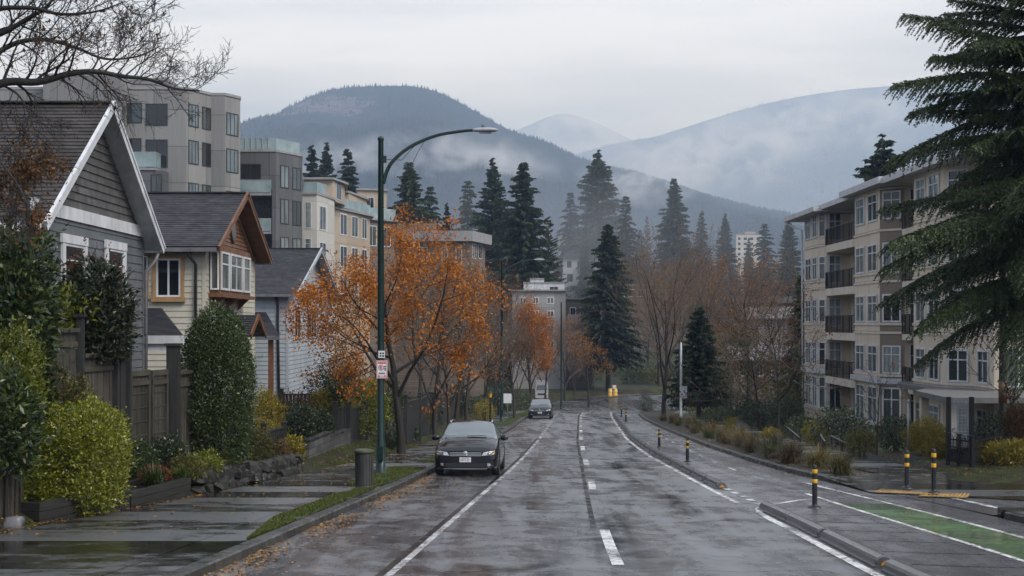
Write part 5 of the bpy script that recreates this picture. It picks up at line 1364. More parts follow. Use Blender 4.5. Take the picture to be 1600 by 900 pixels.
for px, d, w, h, mt, n, lf, lab in (
    (216, 27.3, .75, .95, 'yew', 3600, .06, 'dark green spreading shrub at the foot of the garden gate'),
    (262, 28.3, .85, .95, 'box', 4200, .06, 'dark clipped shrub in front of the stout gate post'),
    (242, 26.9, .6, .45, 'reddish', 2000, .06, 'low purple brown plant behind the second timber planter'),
    (292, 28.0, .7, .55, 'olive', 2600, .06, 'low olive plant just left of the yew'),
    (322, 29.0, .7, .55, 'bright', 2400, .055, 'low fresh green plant at the foot of the yew above the rocks'),
    (330, 29.9, .6, .5, 'sedge_rust', 900, .09, 'low tawny plant hanging over the rock wall'),
    (362, 31.6, .7, .45, 'bright', 2200, .055, 'low green mat spilling over the rock wall'),
    (385, 33.0, .5, .35, 'olive', 1200, .055, 'small olive tuft on the rock wall'),
    (402, 33.6, .9, 1.0, 'olive', 4200, .06, 'olive yellow wispy shrub above the end of the rock wall'),
    (436, 34.6, .55, .75, 'sedge_rust', 1500, .09, 'tawny dry clump at the far end of the rock wall'),
    (381, 34.5, .8, 1.0, 'yew', 3400, .06, 'dark green shrub between yew and olive wispy shrub'),
    (459, 36.2, .62, .72, 'gold', 1700, .085, 'low golden leaved plant at the corner of the block wall'),
    (412, 39.4, 1.25, .8, 'gold', 4200, .06, 'spreading golden ground cover behind the low board fence'),
    (416, 42.5, 1.15, 1.75, 'gold', 5200, .075, 'rounded golden green bush above the low board fence'),
    (470, 40.0, 1.0, 1.3, 'box', 6000, .07, 'larger dark conifer shrub in the block walled bed'),
    (505, 42.2, .75, 1.1, 'box', 3800, .07, 'smaller dark conifer shrub at the far end of the block walled bed'),
    (466, 46.5, 1.8, 1.6, 'rust', 2600, .08, 'rust brown twiggy thicket behind the block walled bed'),
    (424, 54, 1.5, 1.5, 'box', 5200, .07, 'clipped dark hedge below the pale blue house wall'),
    (535, 47.5, 1.7, 2.4, 'laurel', 7000, .10, 'broad leaved green shrub left of the lamp post'),
    (575, 49.5, 1.6, 2.1, 'bright', 7000, .10, 'bright yellow green shrub directly behind the lamp post'),
    (522, 51.0, 2.2, 2.9, 'rhodo', 6000, .11, 'large dark shrub behind the yellow green shrubs under the orange tree'),
    (550, 45.8, 1.0, 1.3, 'bright', 4200, .085, 'yellow green shrub at the dark wooden fence beyond the block wall'),
    (505, 47.0, 1.3, 1.7, 'gold', 4200, .085, 'golden green shrub behind the far end of the block wall'),
    (600, 55.0, 2.0, 2.3, 'laurel', 6000, .10, 'mixed green shrub between the lamp post and orange tree trunk'),
    (610, 46.5, .8, .6, 'box', 1800, .07, 'low dark plant at the foot of the orange tree'),
    (652, 58.0, 1.2, 1.0, 'olive', 2600, .08, 'olive shrub between the grey fence panels'),
    (640, 52.0, .8, .6, 'yew', 1700, .07, 'low green plant in front of the nearer grey fence panel'),
    (668, 62, 1.4, 1.6, 'box', 3000, .09, 'dark hedge behind the parked black car'),
    (712, 80, 2.2, 1.9, 'box', 3000, .11, 'dark bush between street trees behind the black car'),
    (757, 86, 1.5, 1.4, 'gold', 2400, .09, 'yellow bush under the street trees behind the black car'),
    (742, 90, 1.6, 1.1, 'yew', 2200, .1, 'green bush left of the yellow bush'),
    (778, 104, 2.6, 2.2, 'box', 3000, .13, 'dark hedge left of the second lamp post'),
    (812, 122, 3.0, 1.9, 'yew', 3000, .13, 'green hedge behind the farther parked car'),
    (790, 118, 2.4, 2.8, 'box', 2600, .14, 'tall dark hedge right of the second lamp post'),
):
    x = gy(px, d)
    nm = 'hedge' if 'hedge' in lab else ('ground_cover' if 'low ' in lab or 'cover' in lab else 'garden_shrub')
    place(nm, lab, 'hedge' if nm == 'hedge' else 'shrub', px, d, w, h, mt, n, lf, int(px*7+d), z=(-.95 if d < 29.5 else None), lump=.28)
def strap_plant(name, label, px, d, n, L, mat, seed, cat='plant', z=None, x=None, wid=.014, spread=.9, group=None):
    """tuft of arching blades"""
    r = np.random.default_rng(seed); x = gy(px, d) if x is None else x; z = T(x, d) if z is None else z
    a = r.random(n)*6.283; t = (.25+.9*r.random(n))*spread; k = 4
    V = np.zeros((n, (k+1)*2, 3)); ln = L*(.55+.6*r.random(n)); b0 = r.normal(size=(n, 2))*L*.13
    for j in range(k+1):
        s = j/k; ang = t*(.35+1.0*s)
        rr = ln*s*np.sin(np.minimum(ang, 1.5)); zz = ln*s*np.cos(np.minimum(ang, 1.75))
        cx, cy = b0[:, 0]+np.cos(a)*rr, b0[:, 1]+np.sin(a)*rr; w_ = wid*(1-s)**.6+.001
        V[:, 2*j] = np.stack([cx-np.sin(a)*w_, cy+np.cos(a)*w_, zz], 1); V[:, 2*j+1] = np.stack([cx+np.sin(a)*w_, cy-np.cos(a)*w_, zz], 1)
    V[:, :, 2] = np.maximum(V[:, :, 2], -.02)
    b0_ = np.arange(n)[:, None]*(k+1)*2
    Q = np.concatenate([b0_+np.array([[2*j, 2*j+1, 2*j+3, 2*j+2]]) for j in range(k)], 0)
    o = link(name, mesh_np(name, V.reshape(-1, 3), Q, M[mat])); o.location = (x, d, z); tag(o, label, cat, group); return o
strap_plant('strap_leaf_plant', 'fresh green strap leaved clump in the second timber planter', 240, 26.3, 260, .5, 'iris', 5, z=-.85)
strap_plant('strap_leaf_plant', 'smaller strap leaved clump beside the yew at the planter end', 283, 27.3, 160, .38, 'iris', 6, z=-.85)

# timber planters ------------------------------------------------------------
def planter(label, fr, bk, h, seed):
    """box planter of three courses; fr/bk plan corners (near, far) along the pavement"""
    (x0, y0), (x1, y1) = fr
    t = thing('timber_planter', label, 'planter', ((x0+x1)/2, (y0+y1)/2, G((y0+y1)/2)+.1), 'timber planters beside the left pavement')
    a, c = Vector((x0, y0, 0)), Vector((x1, y1, 0)); u = (c-a).normalized(); n = Vector((u.y, -u.x, 0)); L = (c-a).length
    o = a+ZU*(G(y0)+.02)
    up = Vector((0, 0, 1)); sl_ = (G(y1)-G(y0))/L
    for nm, (s, e, t0, t1) in {'front_board': (0, L, -.12, 0), 'back_board': (0, L, -bk, -bk+.12)}.items():
        mb = MB()
        for k in range(3): mb.obox(o, u, n, ZU, s, t0+.006*(k % 2), h/3*k+.002, e, t1-.004*(k % 2), h/3*(k+1)-.006)
        obj(nm, mb, M['timber'], t)
    for s in (0, L-.12):
        mb = MB()
        for k in range(3): mb.obox(o, u, n, ZU, s, -bk+.121, h/3*k+.004, s+.12, -.121, h/3*(k+1)-.006)
        obj('end_board', mb, M['timber'], t)
    mb = MB(); mb.obox(o, u, n, ZU, .121, -bk+.122, .0, L-.121, -.122, h*.72); obj('soil', mb, M['soil'], t)
    return t
planter('near timber planter under the big rounded yellow green shrub', ((-8.12, 22.0), (-7.30, 24.45)), 1.1, .46, 1)
planter('farther timber planter holding strap leaved plants', ((-7.36, 24.75), (-6.80, 27.1)), 1.0, .42, 2)
# rock wall ------------------------------------------------------------------
M['stone'] = m_var('mossy_stone', (.008, .009, .006), (.036, .034, .027), 3, (.35, .8), .6, 12, dist=.04)
def stone_mesh(seed, sx, sy, sz):
    r = random.Random(seed); mb = MB(); nu, nv = 10, 7; P = []
    for j in range(nv):
        th = math.pi*j/(nv-1)
        for i in range(nu):
            ph = 2*math.pi*i/nu; v = Vector((math.sin(th)*math.cos(ph), math.sin(th)*math.sin(ph), math.cos(th)))
            v = Vector([math.copysign(abs(q)**.5, q) for q in v]); k = 1+.42*mnoise.noise((v.x*1.3+seed*3.7, v.y*1.3, v.z*1.3))
            P.append((v.x*sx*k, v.y*sy*k, v.z*sz*k))
    mb.add(P, [(j*nu+i, (j+1)*nu+i, (j+1)*nu+(i+1) % nu, j*nu+(i+1) % nu) for j in range(nv-1) for i in range(nu)])
    return mb
rw = thing('rock_wall', 'low dry stone rock wall edging the garden bed by the pavement', 'rock wall', (-6.45, 31, T(-6.5, 31)))
rr_ = random.Random(4)
d = 28.2
while d < 35.4:
    for lay in range(2):
        s = rr_.uniform(.16, .27); x = sl(d)-.28+rr_.uniform(-.07, .07)-lay*.13; z = G(d)+.16+lay*.26+rr_.uniform(-.03, .03)
        mb = stone_mesh(int(d*100)+lay, s*.9, s*rr_.uniform(.9, 1.4), s*rr_.uniform(.55, .9)); mb.v = [(a+x, b_+d+lay*.2, c+z) for a, b_, c in mb.v]
        obj('stone', mb, M['stone'], rw)
    d += rr_.uniform(.36, .5)
mb = stone_mesh(99, .16, .14, .13); o = obj('boulder', mb, M['gutter'], None, True); o.location = (gy(22, 21.3), 21.3, T(gy(22, 21.3), 21.3)+.05); tag(o, 'pale round boulder among fallen leaves at the lower left edge', 'boulder')
# wooden fences --------------------------------------------------------------
FX = lambda d: -8.92+.195*(d-23.4)
def board_panel(t, d0, d1, zt, zb, mat='fence', cap=True, lattice=False):
    a, c = Vector((FX(d0), d0, 0)), Vector((FX(d1), d1, 0)); u = (c-a).normalized(); n = Vector((u.y, -u.x, 0)); L = (c-a).length
    mb = MB(); k = max(2, int(L/.115)); w_ = L/k
    if not lattice:
        for i in range(k): mb.obox(a, u, n, ZU, i*w_+.004, -.012+.004*(i % 2), zb, (i+1)*w_-.004, .012+.004*(i % 2), zt-.04)
    else:
        for i in range(1, k*2): mb.obox(a, u, n, ZU, i*w_/2-.012, -.008, zb, i*w_/2+.012, .010, zt-.12)
        for j in range(7): z = zb+.25+(zt-zb-.45)*j/6; mb.obox(a, u, n, ZU, .05, .0105, z-.012, L-.05, .024, z+.012)
    obj('board_panel' if not lattice else 'lattice', mb, M[mat], t)
    for z_ in (zt-.32, zb+.25):
        r = MB(); r.obox(a, u, n, ZU, 0, .018, z_, L, .055, z_+.1); obj('rail', r, M[mat], t)
    if lattice:
        r = MB(); r.obox(a, u, n, ZU, 0, -.03, zb, .07, .05, zt); r.obox(a, u, n, ZU, L-.07, -.03, zb, L, .05, zt); r.obox(a, u, n, ZU, .071, -.03, zt-.12, L-.071, .05, zt-.002); obj('gate_frame', r, M[mat], t)
    if cap:
        r = MB(); r.obox(a, u, n, ZU, -.02, -.09, zt-.035, L+.02, .09, zt+.045); obj('cap_rail', r, M[mat], t)
def fpost(t, d, zt, w_=.13, mat='fencedark', cap=True, zb=-1.3):
    x = FX(d); mb = MB(); mb.box(x-w_/2+.02, d-w_/2, zb, x+w_/2+.02, d+w_/2, zt); p = obj('post', mb, M[mat], t)
    if cap:
        c = MB(); c.box(x-w_/2-.02, d-w_/2-.04, zt+.002, x+w_/2+.06, d+w_/2+.04, zt+.06); obj('post_cap', c, M[mat], p)
f1 = thing('board_fence', 'tall weathered board fence panel with thick cap rail at left', 'fence', (FX(24.4), 24.4, -1.0))
board_panel(f1, 23.2, 25.15, 2.36, -.9); fpost(f1, 25.3, 2.62); fpost(f1, 23.1, 2.42)
f2 = thing('board_fence', 'lower weathered board fence between tall panel and garden gate', 'fence', (FX(26), 26, -1.0))
board_panel(f2, 25.4, 26.55, 1.85, -.9, cap=True); fpost(f2, 26.68, 1.82); fpost(f2, 27.2, 1.95)
mb = MB(); mb.box(FX(26.95)-.02, 26.76, -1, FX(26.95)+.05, 27.12, 1.7); obj('board_panel', mb, M['fencedark'], f2)
f3 = thing('garden_gate', 'double lattice garden gate of dark weathered wood', 'gate', (FX(28.2), 28.2, -1.0))
board_panel(f3, 27.3, 28.15, 1.48, -.8, 'fence', False, True); board_panel(f3, 28.25, 29.0, 1.46, -.8, 'fence', False, True)
f4 = thing('gate_post', 'stout dark gate post with flat cap beside the lattice gate', 'post', (FX(29.3), 29.3, -1.0)); fpost(f4, 29.3, 1.98, .26)
f5 = thing('board_fence', 'short board fence panel between stout gate post and yew', 'fence', (FX(30), 30, -1.0))
board_panel(f5, 29.5, 30.2, 1.35, -.9); fpost(f5, 30.32, 1.62, .17)
f6 = thing('picket_fence', 'low mossy picket fence in the lower left corner', 'fence', (-8.9, 21.8, G(22)))
for k in range(9):
    d = 20.9+k*.16; x = -8.66+.02*k; mb = MB(); mb.box(x-.012, d-.06, T(x, d)-.2, x+.012, d+.06, CAMZ-(745-505)*d/F+.05*(k % 2)); obj('picket', mb, M['fence'], f6)
mb = MB(); mb.bar((-8.70, 20.7, .02), (-8.52, 22.4, -.02), .03, .09); obj('rail', mb, M['fence'], f6)
# block walled bed, low board fence -------------------------------------------
b = NB('concrete_block_wall'); tc_ = b.n('ShaderNodeTexCoord').outputs['Object']; sp_ = b.n('ShaderNodeSeparateXYZ', ins={0: tc_})
cm_ = b.n('ShaderNodeCombineXYZ', ins={0: b.math('ADD', sp_.outputs[0], sp_.outputs[1]), 1: sp_.outputs[2]}).outputs[0]
br_ = b.n('ShaderNodeTexBrick', ins={'Vector': cm_, 'Scale': 1.0, 'Brick Width': .62, 'Row Height': .2, 'Mortar Size': .012, 'Color1': (.2, .2, .2, 1), 'Color2': (.8, .8, .8, 1), 'Mortar': (.4, .4, .4, 1)})
cc = b.ramp(b.mix(.6, br_.outputs['Color'], b.noise(b.coord('Object', (2, 2, 1)), 2.5, 6)), [(.3, (.045, .045, .043)), (.7, (.125, .125, .12))])
cc = b.mix(br_.outputs['Fac'], cc, (.03, .03, .028))
M['block'] = b.done(b.bsdf(cc, .6, 0, .4, b.bump(br_.outputs['Fac'], -.6, .02)))
bw = thing('block_wall', 'grey concrete block wall holding a raised bed of dark shrubs', 'garden wall', (-5.8, 40, T(-6, 40)))
pa, pb = Vector((-5.96, 37.6, 0)), Vector((-5.50, 43.6, 0)); u = (pb-pa).normalized(); n = Vector((u.y, -u.x, 0)); L = (pb-pa).length
for i in range(2):
    mb = MB(); z0 = G(37.6+3*i)-.3; zt = G(37.6+3*i)+.10+.74
    mb.obox(pa, u, n, ZU, L*i/2+.002, -.2, z0, L*(i+1)/2-.002, 0, zt); w_ = obj('wall', mb, M['block'], bw)
    mb = MB(); mb.obox(pa, u, n, ZU, L*i/2-.01*(1-i), -.22, zt+.002, L*(i+1)/2-.004, .02, zt+.055); obj('coping', mb, M['kerb'], w_)
mb = MB(); mb.box(-7.3, 37.6, -2.2, -6.165, 37.8, G(37.6)+.84); w_ = obj('wall', mb, M['block'], bw)
mb = MB(); mb.box(-7.3, 37.58, G(37.6)+.842, -6.19, 37.82, G(37.6)+.895); obj('coping', mb, M['kerb'], w_)
mb = MB(); mb.add([(-7.3, 37.82, -1.25), (-6.17, 37.82, -1.25), (-5.72, 43.5, -1.5), (-7.3, 43.5, -1.5)], [(0, 1, 2, 3)]); obj('soil', mb, M['soil'], bw)
def low_fence(label, pts, h, mat='fencedark', name='low_fence', pw=.14, gapped=True):
    t = thing(name, label, 'fence', (pts[0][0], pts[0][1], T(*pts[0])))
    for (x0, y0), (x1, y1) in zip(pts[:-1], pts[1:]):
        a, c = Vector((x0, y0, 0)), Vector((x1, y1, 0)); u = (c-a).normalized(); n = Vector((u.y, -u.x, 0)); L = (c-a).length; zb = T((x0+x1)/2, (y0+y1)/2)
        mb = MB(); k = max(2, int(L/pw))
        for i in range(k): mb.obox(a, u, n, ZU, i*L/k+.01, -.012, zb-.1, (i+1)*L/k-.01, .012, zb+h-.06)
        obj('board_panel', mb, M[mat], t)
        mb = MB(); mb.obox(a, u, n, ZU, 0, -.04, zb+h-.058, L, .04, zb+h); obj('rail', mb, M[mat], t)
    for x, y in pts:
        mb = MB(); zb = T(x, y); mb.box(x-.07, y-.07, zb-.2, x+.07, y+.07, zb+h+.14); mb.box(x-.09, y-.09, zb+h+.142, x+.09, y+.09, zb+h+.19); obj('post', mb, M[mat], t)
    return t
low_fence('low dark board fence below the golden bush', [(gy(378, 37.0), 37.0), (gy(412, 37.0), 37.0), (gy(444, 38.6), 38.6)], .62)
low_fence('dark wooden fence and post at the far end of the block wall', [(gy(524, 44.0), 44.0), (gy(545, 44.2), 44.2), (gy(572, 46.5), 46.5)], 1.15)
low_fence('nearer tall grey slatted fence panel behind the orange tree trunk', [(gy(634, 50), 50), (gy(655, 53), 53)], 1.75, 'fencedark', 'slat_fence')
low_fence('farther tall grey slatted fence panel left of the black car', [(gy(656, 55), 55), (gy(672, 59), 59)], 1.75, 'fencedark', 'slat_fence')
low_fence('long grey fence running behind the bare street trees', [(gy(676, 62), 62), (gy(700, 72), 72), (gy(728, 84), 84)], 1.6, 'fencedark', 'slat_fence')
low_fence('dark garden fence with post behind the rust thicket', [(gy(440, 50), 50), (gy(502, 50), 50), (gy(545, 56), 56)], 1.55)

# ================================================================== RIGHT GARDENS
for px, d, w, h, mt, n, lf, lab in (
    (1312, 51, 2.4, 1.5, 'box', 5000, .09, 'wide dark shrub under the balconies of the right hand apartments'),
    (1275, 53, 1.1, .9, 'gold', 2400, .08, 'yellow green bush below the corner bay of the right hand apartments'),
    (1248, 57, 1.4, 1.0, 'yew', 2600, .08, 'green bush between the maple trunk and yellow green bush'),
    (1346, 43.6, 1.1, .85, 'olive', 3200, .07, 'olive green bush between white topped rail and bare sapling'),
    (1401, 45, 1.35, 1.25, 'yew', 5000, .075, 'rounded dark green shrub right of the bare sapling'),
    (1448, 42.5, 1.45, 1.15, 'gold', 6000, .075, 'large yellow green shrub against the tan apartments'),
    (1466, 40.6, .8, .55, 'gold', 1800, .075, 'low yellow plant left of the black iron gate'),
    (1594, 40, 1.1, 1.55, 'rust', 5200, .07, 'red brown rounded bush at the right edge behind iron fence'),
    (1546, 37.4, .9, .6, 'gold', 1800, .09, 'low yellow flowering plant beside the dark slim pole'),
    (1584, 36.6, 1.0, .7, 'gold', 2200, .09, 'low yellow plant at the right edge below the red brown bush'),
    (1560, 40.5, 1.4, 1.3, 'yew', 3600, .08, 'green shrub behind the iron bar fence'),
    (1190, 69, 2.2, 1.5, 'box', 3800, .10, 'dark shrub behind the slim red leaved maple'),
    (1230, 66, 2.0, 1.8, 'yew', 3600, .10, 'mid green shrub left of the tan apartments'),
    (1172, 76, 2.0, 1.4, 'box', 3200, .10, 'dark rounded shrub left of the slim maple'),
    (1128, 80, 2.6, 1.2, 'yew', 3600, .10, 'clipped green hedge under the young dark conifer'),
    (1100, 97, 2.8, 1.1, 'bright', 2600, .11, 'paler clipped hedge behind the grey street pole'),
    (1150, 92, 3.4, 1.9, 'box', 3200, .12, 'broad dark hedge in front of the small metal roofed house'),
    (1215, 84, 3.2, 2.6, 'olive', 3600, .12, 'tall olive shrub at the far corner of the tan apartments'),
    (1010, 118, 1.5, 1.6, 'yew', 2200, .10, 'small round bush on the kerb island at the bend'),
    (1065, 128, 3.0, 1.6, 'box', 2600, .14, 'dark hedge beyond the grey street pole'),
    (1146, 70, 1.2, .8, 'gold', 1600, .09, 'low yellow plant by the farthest garden wall'),
    (1205, 57, 1.0, .7, 'gold', 1600, .08, 'low yellow green plant at the foot of the slim maple'),
    (1525, 39.4, 1.6, 1.0, 'box', 2800, .08, 'dark low shrub along the iron fence'),
):
    nm = 'hedge' if 'hedge' in lab else 'garden_shrub'
    place(nm, lab, 'hedge' if nm == 'hedge' else 'shrub', px, d, w, h, mt, n, lf, int(px*3+d), lump=.27)
for px, d, w, h, mt, n, lab in (
    (862, 186, 4.5, 2.0, 'yew', 2600, 'clipped hedge at the foot of the third lamp post'),
    (893, 196, 5.0, 2.6, 'box', 2600, 'rounded dark hedge in front of the white sideways car'),
    (925, 200, 4.0, 2.2, 'olive', 2200, 'olive hedge behind the round sign at the bend'),
    (975, 206, 5.5, 2.8, 'box', 2600, 'dark hedge behind the orange traffic drums'),
    (1015, 206, 5.5, 3.2, 'yew', 2600, 'large dark hedge facing the end of the street'),
    (990, 194, 4.0, 1.7, 'yew', 2200, 'low hedge right of the orange traffic drums'),
    (1026, 194, 4.5, 2.2, 'olive', 2200, 'olive green hedge at the outer edge of the bend'),
    (1060, 205, 6.0, 3.0, 'box', 2600, 'long dark hedge beyond the bend behind the broad bare tree'),
    (1115, 190, 7.0, 3.6, 'box', 2600, 'tall dark hedge behind the young conifer'),
    (840, 205, 5.0, 3.4, 'box', 2600, 'tall dark hedge below the pale grey apartments'),
    (950, 228, 7.0, 4.4, 'rhodo', 2600, 'big dark evergreen hedge on the slope above the bend'),
    (1000, 245, 8.0, 5.0, 'rhodo', 2600, 'highest evergreen hedge on the slope above the bend'),
):
    place('hedge', lab, 'hedge', px, d, w, h, mt, n, .22, int(px*5+d), z=(T(gy(px, d), d) if d < 203 else G(d)), lump=.3)
names_ = ('first', 'second', 'third', 'fourth', 'fifth', 'sixth', 'seventh', 'eighth', 'ninth', 'tenth', 'eleventh', 'twelfth', 'thirteenth', 'fourteenth', 'fifteenth', 'sixteenth', 'seventeenth', 'eighteenth', 'nineteenth', 'twentieth', 'twenty-first', 'twenty-second', 'twenty-third', 'twenty-fourth', 'twenty-fifth', 'twenty-sixth', 'twenty-seventh', 'twenty-eighth')
TD = [34.9, 37.4, 39.4, 41.0, 42.8, 44.8, 47.0, 49.0, 51.5, 54, 57, 60, 63, 67, 71, 75, 80, 85]
for i, d in enumerate(TD):
    mt = ('sedge', 'sedge', 'sedge_rust', 'sedge', 'iris', 'sedge_rust', 'sedge', 'gold', 'sedge')[i % 9] if i != 7 else 'sedge_rust'
    fr = (.45, .55, .35, .6, .4, .62, .45)[i % 7]
    x = kr(d)+.16+(strip_r(d)-kr(d)-.16)*fr
    strap_plant('grass_tuft', f'{names_[i]} ornamental grass tuft along the right kerb, counting from the yellow pads', 0, d, 420 if d < 55 else 240, .70+.12*((i*7) % 3), 'sedge_rust' if mt == 'gold' else mt, 100+i, 'grass tuft', G(d)+.105, x, .010, 1.05, 'ornamental grasses between right kerb and pavement')
    if d > 40:
        x2 = kr(d)+.16+(strip_r(d)-kr(d)-.16)*(.9-fr)
        strap_plant('grass_tuft', f'grass tuft beside the {names_[i]} one from the yellow pads, on the {"pavement" if fr < .5 else "kerb"} side', 0, d+.9, 260, .6, ('sedge', 'iris', 'sedge_rust')[i % 3], 300+i, 'grass tuft', G(d+.9)+.105, x2, .010, 1.05, 'ornamental grasses between right kerb and pavement')
# ================================================================== TREES
# big orange street tree
def zt_of(py, d): return CAMZ-(py-505)*d/F
ch, tp = tree_mesh(12, 7.4, 2.0, .17, 1.36, 5, (10, 6, 5, 4), (.52, .55, .5, .45), .20, .006, .2, ang=(38, 68), start=.22)
x = gy(627, 44.3)
deciduous('street_tree', 'big orange leaved street tree beside the green lamp post', (x, 44.3, T(x, 44.3)), ch, tp, M['bark_wet'], M['twig_dark'], M['orange'], 17000, .105, 'street trees on the left side', 3, .16)
# orange tree further along
ch, tp = tree_mesh(31, 11.0, 2.4, .2, .95, 4, (12, 8, 6), (.42, .5, .45), .5, .012, .16, ang=(22, 48), start=.2, tipr=.008)
x = gy(832, 125)
deciduous('street_tree', 'orange leaved street tree behind the farther parked car', (x, 125, T(x, 125)), ch, tp, M['bark'], M['twig'], M['orange'], 15000, .16, 'street trees on the left side', 5, .32)
ch, tp = tree_mesh(37, 8.0, 2.2, .15, .95, 4, (10, 7, 5), (.45, .5, .45), .45, .012, .18, ang=(25, 50), start=.25, tipr=.007)
x = gy(712, 66)
deciduous('street_tree', 'half bare dull orange street tree just behind the black car', (x, 66, T(x, 66)), ch, tp, M['bark'], M['twig'], M['orange_dull'], 2600, .13, 'street trees on the left side', 6, .2)
ch, tp = tree_mesh(38, 9.0, 2.2, .15, .95, 4, (10, 7, 5), (.45, .5, .45), .45, .012, .18, ang=(25, 50), start=.25, tipr=.007)
x = gy(912, 160)
deciduous('street_tree', 'thin brownish orange tree in front of the pale grey apartments', (x, 150, T(x, 150)), ch, tp, M['bark'], M['twig'], M['orange_dull'], 900, .2, 'street trees on the left side', 7, .25)
# bare street trees, two kinds copied
def bare(seed, H, r0, spread, twig, ang, up, kids=(11, 8, 6), lenf=(.46, .5, .46), tipr=.007):
    ch, tp = tree_mesh(seed, H, H*.2, r0, spread*1.2, 5, (10, 7, 6, 4), (.5, .52, .5, .5), up, .009, .18, ang=ang, start=.16, tipr=.006)
    return ch, tp
chA, tpA = bare(51, 8, .13, 1.0, 'twig', (25, 52), .45)
A0 = deciduous('street_tree', 'bare street tree nearest the orange one, left of black car', (gy(681, 56), 56, T(gy(681, 56), 56)), chA, tpA, M['bark'], M['twig'], None, 0, .1, 'street trees on the left side')
for px, d, sc, rz, lab in ((729, 76, .95, 1.0, 'bare street tree behind the rear of the black car'), (757, 90, 1.0, 2.3, 'bare street tree left of the second lamp post'), (803, 92, .95, 4.0, 'bare street tree at the kerb between the two parked cars'),
                           (775, 112, 1.15, 5.0, 'bare brown tree directly behind the second lamp post'), (898, 172, .75, .6, 'bare street tree beside the third lamp post at the bend'), (700, 62, .85, 3.1, 'slim bare tree between black car and grey fence')):
    x = gy(px, d); dup(A0, (x, d, T(x, d)), rz, sc, lab)
chB, tpB = tree_mesh(64, 11.5, 2.0, .20, 1.35, 5, (11, 8, 6, 5), (.62, .54, .5, .45), .45, .008, .16, ang=(24, 52), start=.16, tipr=.006)
x = gy(1037, 97)
B0 = deciduous('broad_bare_tree', 'broad bare tree with a few orange leaves beside the grey street pole', (x, 97, T(x, 97)), chB, tpB, M['bark'], M['twig'], M['orange_dull'], 900, .13, 'bare trees on the right side', 8, .12, zbias=lambda P: np.clip(P[:, 2]-3, .05, 9))
chC, tpC = tree_mesh(65, 12.5, 2.0, .2, 1.35, 5, (11, 8, 6, 4), (.55, .52, .5, .5), .45, .011, .18, ang=(24, 52), start=.16, tipr=.008)
x = gy(1120, 118)
C0 = deciduous('broad_bare_tree', 'large russet bare tree behind the young dark conifer', (x, 118, T(x, 118)), chC, tpC, M['bark'], M['twig'], M['orange_dull'], 1500, .16, 'bare trees on the right side', 9, .2, zbias=lambda P: np.clip(P[:, 2]-4, .05, 9))
for px, d, sc, rz, lab in ((1062, 140, 1.15, 4.1, 'bare russet tree behind the broad bare tree'), (1168, 112, .95, 1.2, 'bare russet tree in front of the glazed low building'),
                           (1030, 190, 1.1, 5.2, 'faint bare tree at the far side of the bend'), (1212, 135, .95, .3, 'bare tree between glazed building and tan apartments'),
                           (1012, 232, 1.0, 2.8, 'bare tree behind the road bend, right of the tall dark conifer'), (722, 130, 1.0, 1.7, 'bare brown tree below the low flat roofed block'), (655, 110, .9, 2.2, 'bare brown tree behind the big orange tree'), (882, 166, .78, 1.1, 'bare tree in front of the pale grey apartments'), (852, 158, .75, 2.9, 'bare tree right behind the far orange tree'), (760, 150, 1.05, 5.9, 'bare brown tree left of the far orange tree')):
    x = gy(px, d); dup(C0, (x, d, T(x, d) if d < 203 else G(d)), rz, sc, lab)
# slim maple and rust trees on the right
ch, tp = tree_mesh(71, 6.2, 1.7, .085, 1.25, 5, (7, 6, 5, 4), (.6, .55, .5, .45), .22, .006, .2, ang=(30, 58), start=.2)
x = gy(1217, 59)
deciduous('maple', 'slim nearly bare maple with red brown twigs left of the tan apartments', (x, 59, T(x, 59)), ch, tp, M['bark_wet'], M['twig'], M['reddish'], 900, .09, None, 10, .1)
ch, tp = tree_mesh(72, 6.5, .8, .10, 1.5, 4, (11, 8, 6), (.6, .55, .5), .15, .008, .2, ang=(35, 65), start=.12)
x = gy(1172, 101)
deciduous('maple', 'low spreading tree with golden and rust leaves behind the maple', (x, 101, T(x, 101)), ch, tp, M['bark_wet'], M['twig'], M['rust'], 5200, .13, None, 11, .2)
x = gy(1185, 74)
ch, tp = tree_mesh(73, 5.0, .6, .09, 1.5, 4, (10, 8, 6), (.6, .55, .5), .15, .008, .2, ang=(35, 65), start=.12)
deciduous('maple', 'low bushy tree with yellow leaves between the two maples', (x, 74, T(x, 74)), ch, tp, M['bark_wet'], M['twig'], M['olive'], 3600, .12, None, 12, .2)
x = gy(1258, 78)
ch, tp = tree_mesh(74, 6.0, 1.0, .09, 1.2, 4, (10, 8, 6), (.6, .55, .5), .25, .008, .2, ang=(30, 60), start=.15)
deciduous('maple', 'dark reddish bare tree touching the far corner of tan apartments', (gy(1247, 89), 89, T(21, 89)), ch, tp, M['bark_wet'], M['twig'], M['reddish'], 1300, .12, None, 13, .2)
ch, tp = tree_mesh(75, 3.2, .9, .04, 1.0, 4, (6, 5, 4), (.55, .5, .45), .3, .005, .2, ang=(28, 55), start=.2)
x = gy(1370, 41.5)
deciduous('sapling', 'small bare sapling in front of the tan apartments', (x, 41.5, T(x, 41.5)), ch, tp, M['bark'], M['twig_dark'], M['orange_dull'], 60, .07, None, 14, .05)
x = gy(1590, 42.5)
ch, tp = tree_mesh(76, 5.2, 1.0, .05, 1.3, 4, (8, 6, 4), (.55, .5, .45), .3, .005, .2, ang=(28, 58), start=.2)
deciduous('sapling', 'bare sapling with thin crossing twigs at the right edge', (x, 42.5, T(x, 42.5)), ch, tp, M['bark'], M['twig_dark'], None, 0, .07, None, 15, .05)

